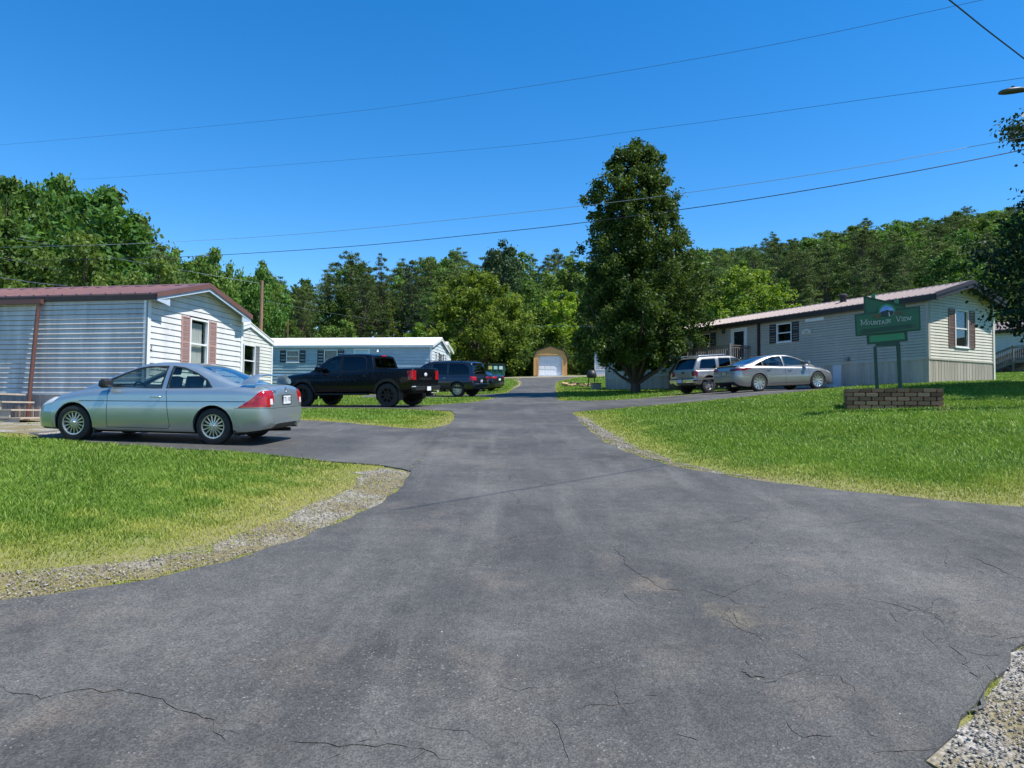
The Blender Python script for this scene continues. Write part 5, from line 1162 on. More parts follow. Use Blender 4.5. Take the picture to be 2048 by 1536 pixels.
def wire(label, pts, r, m_, group=None):
    """pts: photo pixel and depth of places along the wire; smooth curve through them"""
    P = [at(*p) for p in pts]; Q = []
    for i in range(len(P) - 1):
        p0, p1, p2, p3 = P[max(i - 1, 0)], P[i], P[i + 1], P[min(i + 2, len(P) - 1)]
        for k in range(10):
            t = k / 10; Q.append(.5 * ((2 * p1) + (p2 - p0) * t + (2 * p0 - 5 * p1 + 4 * p2 - p3) * t * t + (3 * p1 - p0 - 3 * p2 + p3) * t ** 3))
    Q.append(P[-1]); mb = MB(); mb.tube(Q, r, 5); tag(mb.build('overhead_wire', m_, None, smooth=60), label, 'wire', group)
wire('highest thin wire, sagging from the top right corner to the left edge', [(-150, 300, 52), (0, 290, 48), (600, 235, 34), (1024, 178, 27), (1500, 98, 21), (1960, 1, 17), (2120, -35, 15.6)], .0055, M_WIRE)
wire('second highest thin wire, ending in the left woods', [(150, 357, 52), (230, 355, 50), (900, 303, 31), (1300, 258, 24.5), (1750, 196, 19), (2030, 158, 16.2), (2120, 145, 15.5)], .005, M_WIRE)
wire('pale bare wire crossing in front of the pear tree', [(-120, 497, 40), (0, 495, 38), (300, 486, 32), (600, 468, 27), (900, 440, 23.2), (1170, 411, 20.6), (1400, 382, 18.8), (1700, 337, 17), (1990, 285, 15.9), (2120, 262, 15.5)], .007, M_WIREL)
wire('thick black wire lowest across the pear tree', [(-60, 524, 40), (230, 517, 35), (400, 512, 31), (700, 493, 26.5), (1000, 464, 22.8), (1200, 441, 20.8), (1500, 399, 18.4), (1800, 348, 16.7), (2020, 305, 15.9), (2120, 283, 15.5)], .011, M_WIRE)
wire('twisted wire crossing the upper right corner steeply', [(1500, -300, 6.5), (1700, -152, 7.9), (1895, -3, 9.7), (1970, 57, 10.5), (2048, 117, 11.3), (2200, 235, 13.2)], .011, M_WIRE)
wire('thin drop wire in front of the left woods, upper one', [(-80, 455, 40), (0, 470, 43), (240, 518, 46), (521, 567, 50)], .007, M_WIREL)
wire('thin drop wire in front of the left woods, middle one', [(-80, 500, 30), (0, 515, 33), (120, 540, 40), (230, 557, 46), (360, 575, 52)], .007, M_WIREL)
wire('short drop wire down to the maroon roof', [(-80, 546, 20), (0, 555, 19.5), (60, 564, 19.3), (135, 572, 19)], .007, M_WIREL)
wire('thin wire low across the woods over the shed', [(521, 600, 50), (700, 632, 68), (900, 655, 84), (1100, 652, 86), (1300, 655, 88)], .008, M_WIREL)

# ---------------------------------------------------------------- small things on the ground
bg_ = hit(1653, 777); rng = random.Random(9); mb = MB(); V = []; bmn = bmesh.new(); bmesh.ops.create_icosphere(bmn, subdivisions=3, radius=.16)
for v in bmn.verts: n_ = v.co.normalized(); v.co *= 1 + .35 * math.sin(n_.x * 9 + n_.y * 5) * math.cos(n_.z * 8) + rng.uniform(-.08, .08); v.co.z = v.co.z * .45 + .05; v.co.x *= 1.5
me = bpy.data.meshes.new('m'); bmn.to_mesh(me); bmn.free(); o = link('plastic_bag', me, M_WHITE); o.location = (bg_[0] + .15, bg_[1] - .1, tz(*bg_) + .03); tag(o, 'crumpled white bag on the grass by the silver sedan front wheel', 'bag')
p = hit(1163, 773); lg = empty('log_pile', (p[0], p[1], tz(*p)), .2, 'heap of split logs and bark on the grass left of the pear tree', 'logs'); rng = random.Random(4)
M_LOG = mat('split_log', (.42, .27, .15), .85, var=.4, scale=6, col2=(.55, .38, .22)); M_LOGB = mat('log_bark', (.16, .10, .06), .9, var=.4)
for k in range(15):
    mb = MB(); L_ = rng.uniform(.25, .5); r = rng.uniform(.06, .15); x, y = rng.uniform(-1.1, 1.1), rng.uniform(-.35, .35); a = rng.uniform(0, 3.1); z = r * .8 + (.14 if abs(x) < .5 and k % 2 else 0)
    mb.tube([(x, y, z), (x + math.cos(a) * L_, y + math.sin(a) * L_, z + rng.uniform(-.03, .1))], [r, r * .9], 7); mb.build('log', M_LOG if k % 3 else M_LOGB, lg, smooth=30)
p = (5.35, 46.2); bx = empty('metal_box', (p[0], p[1], tz(*p)), 0, 'small dark grey covered box on the grass at the far corner of the beige home', 'box')
mb = MB(); mb.box(-.3, .3, -.25, .25, -.05, .42); mb.build('body', M_SH_GREY, bx, bevel=.03); mb = MB(); mb.box(-.33, .33, -.28, .28, .425, .46); mb.build('lid', M_SH_DARK, bx, bevel=.01)
p = (5.55, 50.5); gr = empty('covered_grill', (p[0], p[1], tz(*p)), 0, 'black covered grill beside the far end of the beige home', 'grill')
mb = MB(); mb.lathe([(0, 1.25), (.2, 1.2), (.33, 1.0), (.35, .8), (.3, .68), (0, .66)], (0, 0, 0), 'z', 14); mb.build('hood', M_BLACKP if 'M_BLACKP' in globals() else M_INK, gr, smooth=50)
mb = MB()
for a in (-.25, .25):
    for b in (-.2, .2): mb.tube([(a, b, -.05), (a * .8, b * .8, .7)], .02, 6)
mb.box(-.3, .3, -.22, .22, .2, .23); mb.build('stand', M_INK, gr)
# ---------------------------------------------------------------- vehicles
def tmpobj(me):
    o = bpy.data.objects.new('tmp', me); COL.objects.link(o); return o
def boolean(a, b, op):
    """a, b meshes -> new mesh"""
    oa, ob = tmpobj(a), tmpobj(b); md = oa.modifiers.new('b', 'BOOLEAN'); md.object = ob; md.operation = op; md.solver = 'EXACT'
    dg = bpy.context.evaluated_depsgraph_get(); dg.update(); me = bpy.data.meshes.new_from_object(oa.evaluated_get(dg))
    bpy.data.objects.remove(oa); bpy.data.objects.remove(ob); return me
def prism_y(poly, y0, y1, mi=0):
    mb = MB(); mb.prism(poly, (0, 0, 0), (1, 0, 0), (0, 0, 1), (0, 1, 0), y0, y1, mi); return mb.mesh()
def prism_x(poly, x0, x1):      # poly (y,z)
    mb = MB(); mb.prism(poly, (0, 0, 0), (0, 1, 0), (0, 0, 1), (1, 0, 0), x0, x1); return mb.mesh()
def prism_z(poly, z0, z1):
    mb = MB(); mb.prism(poly, (0, 0, 0), (1, 0, 0), (0, 1, 0), (0, 0, 1), z0, z1); return mb.mesh()
def outset(me, d):
    m2 = me.copy(); bm = bmesh.new(); bm.from_mesh(m2); bm.normal_update()
    for v in bm.verts: v.co += v.normal * d
    bm.to_mesh(m2); bm.free(); return m2
def curve1(pts):
    xs = np.array([p[0] for p in pts], float); ys = np.array([p[1] for p in pts], float)
    o = np.argsort(xs); xs, ys = xs[o], ys[o]
    d = np.diff(ys) / np.diff(xs); m = np.zeros(len(xs)); m[0], m[-1] = d[0], d[-1]
    for i in range(1, len(xs) - 1): m[i] = 0 if d[i - 1] * d[i] <= 0 else 2 * d[i - 1] * d[i] / (d[i - 1] + d[i])
    def f(x):
        x = np.clip(x, xs[0], xs[-1]); i = np.clip(np.searchsorted(xs, x) - 1, 0, len(xs) - 2); h = xs[i + 1] - xs[i]; t = (x - xs[i]) / h
        return float((2 * t ** 3 - 3 * t ** 2 + 1) * ys[i] + (t ** 3 - 2 * t ** 2 + t) * h * m[i] + (-2 * t ** 3 + 3 * t ** 2) * ys[i + 1] + (t ** 3 - t ** 2) * h * m[i + 1])
    return f
def grow(poly, d):
    P = [Vector(p) for p in poly]; n = len(P); ar = sum(P[i].x * P[(i + 1) % n].y - P[(i + 1) % n].x * P[i].y for i in range(n)); s = 1 if ar > 0 else -1; o = []
    for i in range(n):
        a, b = (P[i] - P[i - 1]).normalized(), (P[(i + 1) % n] - P[i]).normalized(); na, nb = Vector((a.y, -a.x)) * s, Vector((b.y, -b.x)) * s; m = (na + nb); m = m.normalized() if m.length > 1e-4 else na
        o.append(tuple(P[i] + m * d / max(.5, m.dot(na))))
    return o
def ring_loft(xs, ringf):
    V, Fs = [], []; n = None
    for x in xs:
        half = ringf(x); full = [(y, z) for y, z in half] + [(-y, z) for y, z in half[-2:0:-1]]
        n = len(full); V += [(x, y, z) for y, z in full]
    for i in range(len(xs) - 1):
        for k in range(n): k2 = (k + 1) % n; Fs.append((i * n + k, i * n + k2, (i + 1) * n + k2, (i + 1) * n + k))
    Fs.append(tuple(range(n - 1, -1, -1))); Fs.append(tuple((len(xs) - 1) * n + k for k in range(n)))
    mb = MB(); mb.add(V, Fs); return mb.mesh()
def tyre_wheel(parent, x, y, r, w_, rimr, spokes, side, style, mrim, name='wheel', chrome_lip=False):
    wl_ = bpy.data.objects.new(name, None); COL.objects.link(wl_); wl_.parent = parent; wl_.location = (x, y, r); wl_.empty_display_size = .1
    mb = MB(); h = w_ / 2; mb.lathe([(rimr, -h * .75), (rimr + .012, -h * .95), (r - .03, -h), (r - .006, -h * .86), (r, -h * .6), (r, h * .6), (r - .006, h * .86), (r - .03, h), (rimr + .012, h * .95), (rimr, h * .75), (rimr - .01, -h * .7)][:11], (0, 0, 0), 'y', 40); mb.build('tyre', M_TYRE, wl_, smooth=40)
    mb = MB(); s = side; f = h * .8 * s
    mb.lathe([(rimr + .008, f), (rimr + .004, f + .012 * s), (rimr - .014, f + .010 * s), (rimr - .022, f - .02 * s), (rimr - .03, -f)], (0, 0, 0), 'y', 40)
    for k in range(spokes):
        a = 2 * math.pi * k / spokes + .1; d = Vector((math.cos(a), 0, math.sin(a))); t = Vector((-math.sin(a), 0, math.cos(a))); n_ = Vector((0, s, 0))
        if style == 'multi': widths = (.011, .013); offs = (f - .012 * s, f - .03 * s)
        elif style == 'twist': widths = (.050, .020); offs = (f - .004 * s, f - .045 * s)
        elif style == 'five': widths = (.055, .075); offs = (f - .015 * s, f - .05 * s)
        else: widths = (.035, .03); offs = (f - .01 * s, f - .04 * s)
        P = []
        for rad, wd, of in ((.045, widths[1], offs[1] + .025 * s), (rimr * .55, (widths[0] + widths[1]) / 2, (offs[0] + offs[1]) / 2 + .012 * s), (rimr - .012, widths[0], offs[0])):
            tw = t * (.018 if style == 'twist' and rad > .1 else 0)
            for q in (-1, 1):
                P.append(d * rad + t * wd * q + tw + Vector((0, of, 0))); P.append(d * rad + t * wd * q * .7 + tw + Vector((0, of - .03 * s, 0)))
        mb.add(P, [(0, 2, 6, 4), (1, 5, 7, 3), (0, 4, 5, 1), (2, 3, 7, 6), (4, 6, 10, 8), (5, 9, 11, 7), (4, 8, 9, 5), (6, 7, 11, 10), (8, 10, 11, 9), (0, 1, 3, 2)])
    mb.lathe([(.075, offs[1]), (.07, offs[1] + .03 * s), (.035, offs[1] + .036 * s), (.03, offs[1] + .045 * s), (0, offs[1] + .046 * s)], (0, 0, 0), 'y', 20)
    for k in range(5): a = 2 * math.pi * k / 5; mb.lathe([(.009, offs[1] + .02 * s), (.009, offs[1] + .045 * s), (0, offs[1] + .046 * s)], (.055 * math.cos(a), 0, .055 * math.sin(a)), 'y', 6)
    mb.build('rim', mrim, wl_, smooth=35)
    mb = MB(); mb.lathe([(rimr - .02, -f * .2), (.0, -f * .2)], (0, 0, 0), 'y', 24); mb.lathe([(rimr * .72, f - .085 * s), (.06, f - .08 * s)], (0, 0, 0), 'y', 24); mb.build('brake_disc', M_UNDER, wl_)
    return wl_
M_TYRE = mat('tyre_rubber', (.022, .022, .023), .8, var=.2, scale=12); M_UNDER = mat('underbody_black', (.010, .010, .011), .8, var=.2); M_BLKPL = mat('black_plastic', (.018, .018, .02), .45, var=.15)
M_RIM = mat('silver_alloy', (.55, .56, .58), .28, metal=.85, var=.08); M_CHROME = mat('chrome', (.8, .8, .82), .1, metal=1, var=0); M_RIMDK = mat('black_alloy', (.02, .02, .022), .35, metal=.3)
M_RED = mat('red_lens', (.36, .008, .012), .12, spec=.7, var=.45, scale=14); M_REDDK = mat('dark_red_lens', (.16, .006, .012), .12, spec=.7, var=.2, scale=14); M_CLR = mat('clear_lens', (.62, .62, .64), .1, spec=.8, var=.15, scale=14); M_AMB = mat('amber_lens', (.6, .22, .03), .15)
M_SEAT = mat('grey_seat_cloth', (.07, .068, .07), .9); M_SEATL = mat('tan_interior', (.20, .18, .16), .9); M_PLATE = mat('plate_white', (.70, .72, .74), .4, var=0); M_SEAM = mat('panel_gap', (.012, .012, .013), .8, var=0)
G_CAR = glass('car_glass', (.82, .88, .86), 1.5); G_TINT = glass('tinted_glass', (.42, .45, .46), 1.5); G_DARK = glass('very_dark_glass', (.15, .15, .16), 1.45)

def build_vehicle(name, cat, label, sp, loc, heading, group=None):
    """sp: dictionary of the vehicle's shape; local x forward, y left, z up, origin on the ground midway between the axles"""
    root = empty(name, (0, 0, 0), 0, label, cat, group)
    zt, zs, z0, wd = map(curve1, (sp['top'], sp['shoulder'], sp['bottom'], sp['width'])); xa, xb = sp['ends']
    cw = sp.get('belly', 1.0)
    def ring(x):
        w_, a, s, t = wd(x), z0(x), zs(x), zt(x); H = s - a; t = max(t, s + .004); fl = sp.get('flare', .0)
        return [(0, a), (w_ * .70, a), (w_ * .90, a + .01), (w_ * .965, a + H * .10), (w_ * .995, a + H * .30), (w_, a + H * .52), (w_ * .995, a + H * .66), (w_ * .985, a + H * .70), (w_ * .982, a + H * .86), (w_ * .965, a + H * .955), (w_ * .93, s), (w_ * .84, s + (t - s) * .42), (w_ * .62, s + (t - s) * .80), (w_ * .32, s + (t - s) * .97), (0, t)]
    n = 64; xs = list(np.linspace(xa + .12, xb - .12, n)); ts = [0, .012, .035, .07]
    xs = [xa + t for t in ts] + xs + [xb - t for t in ts[::-1]]
    body0 = ring_loft(xs, ring)
    r, wb = sp['wheel_r'], sp['wheelbase']; axles = (-wb / 2, wb / 2); W_ = max(p[1] for p in sp['width'])
    body = body0
    # wheel arches
    for ax in axles:
        arc = [(ax + (r + sp['arch']) * math.cos(t), r + (r + sp['arch']) * math.sin(t) * sp.get('archh', 1)) for t in np.linspace(-.35, math.pi + .35, 22)]
        for s in (-1, 1):
            y0, y1 = sorted((s * (W_ + .2), s * (W_ - .30))); body = boolean(body, prism_y(arc, y0, y1), 'DIFFERENCE')
    cab = sp['cabin']; zr, wr_ = curve1(cab['roof']), curve1(cab['width']); ca, cb = cab['ends']; tum = cab.get('tumble', .28)
    def beltz(x): return min(zs(x), zt(x)) - .03
    # hollow out the passenger space
    ia, ib = cab['inner']; wi = W_ * .84
    body = boolean(body, prism_y([(ia, beltz(ia) - cab.get('deep', .45)), (ib, beltz(ib) - cab.get('deep', .45)), (ib, beltz(ib) + .5), (ia, beltz(ia) + .5)], -wi, wi), 'DIFFERENCE')
    if 'bed' in sp:
        a, b, zf = sp['bed']; body = boolean(body, prism_y([(a, zf), (b, zf), (b, 3), (a, 3)], -W_ * .82, W_ * .82), 'DIFFERENCE')
    for cut in sp.get('cuts', ()): body = boolean(body, cut, 'DIFFERENCE')
    bo = link('body', body, sp['paint'], root, smooth=38)
    # wheel wells and floor
    mb = MB()
    for ax in axles:
        for s in (-1, 1):
            rr = r + sp['arch'] - .006; yy = s * (W_ - .30); m_ = 18; P = []
            for k in range(m_ + 1): t = -.35 + (math.pi + .7) * k / m_; c, q = ax + rr * math.cos(t), r + rr * math.sin(t) * sp.get('archh', 1); P += [(c, yy, q), (c, s * (W_ * .955 - .02), q)]
            mb.add(P, [(2 * i, 2 * i + 2, 2 * i + 3, 2 * i + 1) for i in range(m_)]); mb.add([P[2 * i] for i in range(m_ + 1)], [tuple(range(m_ + 1))])
    zb = min(p[1] for p in sp['bottom']); mb.box(-wb / 2 - .45, wb / 2 + .45, -W_ * .72, W_ * .72, zb - .03, zb + .012)
    mb.tube([(xa + .1, -W_ * .45, zb + .02), (-wb / 2, -W_ * .45, zb - .01)], .035, 8)
    for ax in axles: mb.tube([(ax, -W_ * .8, r), (ax, W_ * .8, r)], .045, 8)
    if sp.get('frame'): mb.box(xa + .25, -wb / 2, -.5, .5, zb - .02, zb + .25); mb.lathe([(0, -.14), (.13, -.12), (.15, 0), (.13, .12), (0, .14)], (-wb / 2, 0, r), 'x', 12)
    mb.build('underbody', M_UNDER, root)
    # cabin shell with window openings
    def cring(x, off=0.):
        zb_ = beltz(x) - .02; zt_ = max(zr(x) - off, zb_ + .012); h = zt_ - zb_; w0 = wr_(x) - off; w1 = w0 - tum * h; q = min(1, h / .25)
        return [(0, zb_), (w0, zb_), (w0 - tum * h * .30, zb_ + h * .34), (w0 - tum * h * .66, zb_ + h * .70), (w1 + .006, zt_ - .055 * q), (w1 - .03 * q, zt_ - .022 * q), (w1 - .085 * q, zt_ - .005 * q), (w1 * .6, zt_ + .012 * q), (w1 * .3, zt_ + .017 * q), (0, zt_ + .019 * q)]
    cx = sorted(set([round(v, 4) for v in list(np.linspace(ca, cb, 46)) + cab.get('extra', [])]))
    outer = ring_loft(cx, cring); inner = ring_loft([x if ca < x < cb else (x + .03 if x <= ca else x - .03) for x in cx], lambda x: cring(x, .035))
    # drop the inner below the belt so that the shell is open underneath
    for v in inner.vertices:
        if v.co.z < beltz(v.co.x) - .01: v.co.z -= .2
    shell = boolean(outer, inner, 'DIFFERENCE')
    cut_s = [(nm, prism_y(poly, -2, 2)) for nm, poly, g in cab['side']]
    cut_t = [(nm, prism_z([(x, y) for x, y in pl], zlo, 3)) for nm, pl, g, zlo in cab['top']]
    for nm, c in cut_s + cut_t: shell = boolean(shell, c.copy(), 'DIFFERENCE')
    link('roof', shell, sp.get('roofpaint', sp['paint']), bo, smooth=38)
    tr_shell = boolean(outset(outer, .005), ring_loft([x if ca < x < cb else (x + .02 if x <= ca else x - .02) for x in cx], lambda x: cring(x, .02)), 'DIFFERENCE')
    g_out = ring_loft(cx, lambda x: cring(x, .010)); g_in = ring_loft([x if ca < x < cb else (x + .006 if x <= ca else x - .006) for x in cx], lambda x: cring(x, .016))
    for v in g_in.vertices:
        if v.co.z < beltz(v.co.x) - .01: v.co.z -= .2
    gsh = boolean(g_out, g_in, 'DIFFERENCE')
    for (nm, poly, g), (_, c) in zip(cab['side'], cut_s):
        m_ = boolean(gsh.copy(), outset(c, .03), 'INTERSECT')
        if tr_shell is not None and nm == 'side_window' or nm == 'quarter_window':
            rim_ = boolean(boolean(tr_shell.copy(), prism_y(grow(poly, .022), -2, 2), 'INTERSECT'), prism_y(poly, -2.1, 2.1), 'DIFFERENCE')
            for s in (1, -1):
                mm = boolean(rim_.copy(), prism_y([(-4, -1), (4, -1), (4, 4), (-4, 4)], *sorted((0.02 * s, 3 * s))), 'INTERSECT')
                if len(mm.polygons): link('window_trim', mm, M_BLKPL, bo)
        for s, in ((1,), (-1,)):
            mm = boolean(m_.copy(), prism_y([(-4, -1), (4, -1), (4, 4), (-4, 4)], *sorted((0.02 * s, 3 * s))), 'INTERSECT')
            if len(mm.polygons): link(nm, mm, g, bo, smooth=40)
    for (nm, pl, g, zlo), (_, c) in zip(cab['top'], cut_t):
        m_ = boolean(gsh.copy(), outset(c, .02), 'INTERSECT')
        if len(m_.polygons): link(nm, m_, g, bo, smooth=40)
    # dark trims around the side windows (conforming bands) and pillars
    shell_o = outset(outer, .004)
    for nm, poly, m_, sd in cab.get('bands', ()):
        mm = boolean(boolean(shell_o.copy(), inner.copy(), 'DIFFERENCE'), prism_y(poly, -2, 2), 'INTERSECT')
        if len(mm.polygons): link(nm, mm, m_, bo)
    # conforming patches on the body: lamps, seams, bumpers
    cache = {}
    for nm, kind, poly, rng_, d, m_ in sp['patches']:
        if d not in cache: cache[d] = outset(body0, d)
        c = {'y': prism_y, 'x': prism_x, 'z': prism_z}[kind](poly, *rng_)
        mm = boolean(cache[d].copy(), c, 'INTERSECT')
        if len(mm.polygons): link(nm, mm, sp['paint'] if m_ == 'paint' else m_, bo if nm in ('door_seam', 'fuel_door') else root, smooth=38)
    # seats
    mb = MB()
    for (sx, sy) in sp.get('seats', ()):
        zf = beltz(sx) - .32
        mb.frame_box((sx, sy, zf), (.97, 0, .1), (0, 1, 0), (-.1, 0, .97), (-.24, .26), (-.24, .24), (-.05, .10)); mb.frame_box((sx - .26, sy, zf), (-.25, 0, .97), (0, 1, 0), (.97, 0, .25), (.0, .60), (-.23, .23), (-.05, .07)); mb.frame_box((sx - .26 - .17, sy, zf + .62), (-.2, 0, .97), (0, 1, 0), (.97, 0, .2), (.0, .17), (-.12, .12), (-.04, .05))
    if mb.v: mb.build('seats', sp.get('seatmat', M_SEAT), root, bevel=.03, smooth=60)
    if 'dash' in sp:
        dx = sp['dash']; zz = beltz(dx); mb = MB(); mb.prism([(dx - .32, zz - .28), (dx + .32, zz - .28), (dx + .34, zz - .03), (dx + .05, zz + .05), (dx - .28, zz + .02)], (0, 0, 0), (1, 0, 0), (0, 0, 1), (0, 1, 0), -wi + .02, wi - .02); mb.build('dashboard', M_SEAT, root)
        mb = MB(); c = Vector((dx - .40, .36, zz + .02)); P = [c + Vector((math.sin(.45) * math.sin(t) * .18, math.cos(t) * .18, math.cos(.45) * math.sin(t) * .18)) for t in np.linspace(0, 2 * math.pi, 20)]; mb.tube(P, .014, 6); mb.tube([P[0], P[10]], .014, 5); mb.build('steering_wheel', M_UNDER, root, smooth=60)
    # mirrors
    if 'mirror' in sp:
        mx, mz, mm_ = sp['mirror']; k = sp.get('mirror_size', 1.)
        for s in (-1, 1):
            mb = MB(); yy = wr_(mx) + .10
            prof = [(-.055, -.02), (-.05, .075), (.01, .10), (.06, .06), (.07, -.01), (.02, -.045)]
            mb.prism([(mx + a * k, mz + b * k) for a, b in prof], (0, 0, 0), (1, 0, 0), (0, 0, 1), (0, 1, 0), *sorted((s * (yy - .06 * k), s * (yy + .13 * k)))); mb.bar((mx + .02, s * (yy - .15), mz - .01), (mx + .01, s * yy, mz), .05, .035)
            mb.build('mirror', mm_, root, smooth=50, bevel=.018 * k)
    for hx, hz in sp.get('handles', ()):
        for s in (-1, 1):
            mb = MB(); yy = s * (wd(hx) * .988); mb.tube([(hx + .09, yy - s * .015, hz), (hx + .07, yy + s * .03, hz), (hx - .07, yy + s * .03, hz + .004), (hx - .09, yy - s * .015, hz)], .013, 6); mb.build('door_handle', sp.get('handlemat', sp['paint']), bo, smooth=60)
    for f in sp.get('extra', ()): f(root, bo, sp)
    # wheels
    tr = sp['track'] / 2
    for ax in axles:
        for s in (-1, 1): tyre_wheel(root, ax, s * tr, r, sp['tyre_w'], sp['rim_r'], sp['spokes'], s, sp['style'], sp['rim'])
    # rest it on the terrain
    h = heading; fx, fy = math.cos(h), math.sin(h); C = Vector(loc)
    P = {}
    for a in (-1, 1):
        for s in (-1, 1):
            x = C.x + fx * a * wb / 2 - fy * s * tr; y = C.y + fy * a * wb / 2 + fx * s * tr; P[a, s] = Vector((x, y, tz(x, y) + sp.get('lift', .022)))
    X = ((P[1, 1] + P[1, -1]) - (P[-1, 1] + P[-1, -1])).normalized(); Y = ((P[1, 1] + P[-1, 1]) - (P[1, -1] + P[-1, -1])).normalized(); Z = X.cross(Y).normalized(); Y = Z.cross(X)
    M = Matrix.Identity(4); M.col[0].xyz = X; M.col[1].xyz = Y; M.col[2].xyz = Z; M.col[3].xyz = (P[1, 1] + P[1, -1] + P[-1, 1] + P[-1, -1]) / 4
    root.matrix_world = M
    bpy.context.view_layer.update()
    return root
def slab(x, dx=.004): return (x - dx, x + dx)
def rear_plate(x, z, txt, m_txt=M_INK, tilt=0., y=0, face=-1, bg=None):
    def f(root, bo, sp):
        mb = MB(); mb.box(*sorted((x, x + face * .012)), y - .155, y + .155, z - .078, z + .078); p = mb.build('licence_plate', bg or M_PLATE, root, bevel=.003)
        M = Matrix.Identity(4); M.col[0].xyz = (0, face, 0); M.col[1].xyz = (0, 0, 1); M.col[2].xyz = (face, 0, 0); M.col[3].xyz = (x + face * .0125, y, z + .005)
        if txt: text_obj('plate_text', txt, .10, m_txt, p, M, ext=.001)
        mb = MB()
        for a, b, c, d in ((-.17, .17, .078, .088), (-.17, .17, -.088, -.078), (-.17, -.155, -.078, .078), (.155, .17, -.078, .078)): mb.box(*sorted((x, x + face * .016)), y + a, y + b, z + c, z + d)
        mb.build('plate_frame', M_BLKPL, p)
    return f
def at_side(fn):
    def f(root, bo, sp): fn(root, bo, sp)
    return f

# ---- silver coupe
def coupe_extra(root, bo, sp):
    mb = MB()      # rear spoiler: wing on two curved ends
    P = []
    for i in range(25):
        t = -1 + 2 * i / 24; y = .70 * t; lift = .15 * min(1, (1 - abs(t)) * 3.2) ** .6; P.append((y, lift, .0 + .06 * (t * t)))
    prof = [(-.10, .012), (-.06, .026), (.03, .022), (.11, .0), (.04, -.008), (-.08, -.006)]; V = []
    for y, l, sw in P:
        k = 1.0 if l > .1 else 1.35
        for a, b in prof: V.append((-1.98 + a * k + sw * 1.3, y, 1.045 + l + b * (1 if l > .05 else 1.5)))
    n_ = len(prof); Fs = [(i * n_ + j, i * n_ + (j + 1) % n_, (i + 1) * n_ + (j + 1) % n_, (i + 1) * n_ + j) for i in range(24) for j in range(n_)] + [tuple(range(n_)), tuple(24 * n_ + j for j in range(n_ - 1, -1, -1))]
    mb.add(V, Fs); mb.build('spoiler', sp['paint'], root, smooth=50)
    mb = MB(); mb.box(-2.25, -2.236, -.36, .36, .845, .875); mb.build('trunk_handle', sp['paint'], root, bevel=.005)
    mb = MB(); mb.box(-2.246, -2.24, -.30, .30, .80, .84); mb.build('plate_recess', M_BLKPL, root)
    mb = MB(); mb.tube([(-2.24, -.55, .27), (-2.05, -.55, .27)], .035, 12); mb.build('tailpipe', M_CHROME, root, smooth=60)
    mb = MB(); e = .026
    for a in (-1, 1): mb.bar((-2.243, a * .018, .925), (-2.243, a * .026, .975), .008, .008)
    mb.bar((-2.243, -.02, .95), (-2.243, .02, .95), .008, .008); mb.lathe([(.040, -.004), (.046, -.004), (.046, .004), (.040, .004)], (-2.243, 0, .95), 'x', 20); mb.build('emblem', M_CHROME, root)
    M = Matrix.Identity(4); M.col[0].xyz = (0, -1, 0); M.col[1].xyz = (0, 0, 1); M.col[2].xyz = (-1, 0, 0); M.col[3].xyz = (-2.243, .46, .915); text_obj('trunk_lettering', 'CIVIC', .075, M_CHROME, root, M, ext=.003)
    M = M.copy(); M.col[3].xyz = (-2.243, -.48, .915); text_obj('trunk_lettering', 'EX', .06, M_CHROME, root, M, ext=.003)
    for s in (-1, 1):
        for ax in (-1.31 - .36, 1.31 - .36): mb = MB(); mb.box(ax - .03, ax, s * .70 - .10, s * .70 + .10, .14, .36); mb.build('mud_flap', M_BLKPL, root)
    mb = MB()
    mb.lathe([(.0, .02), (.05, .02), (.055, 0), (.05, -.02), (0, -.02)], (-2.1, .62, .72), 'x', 16); 
W1 = .855
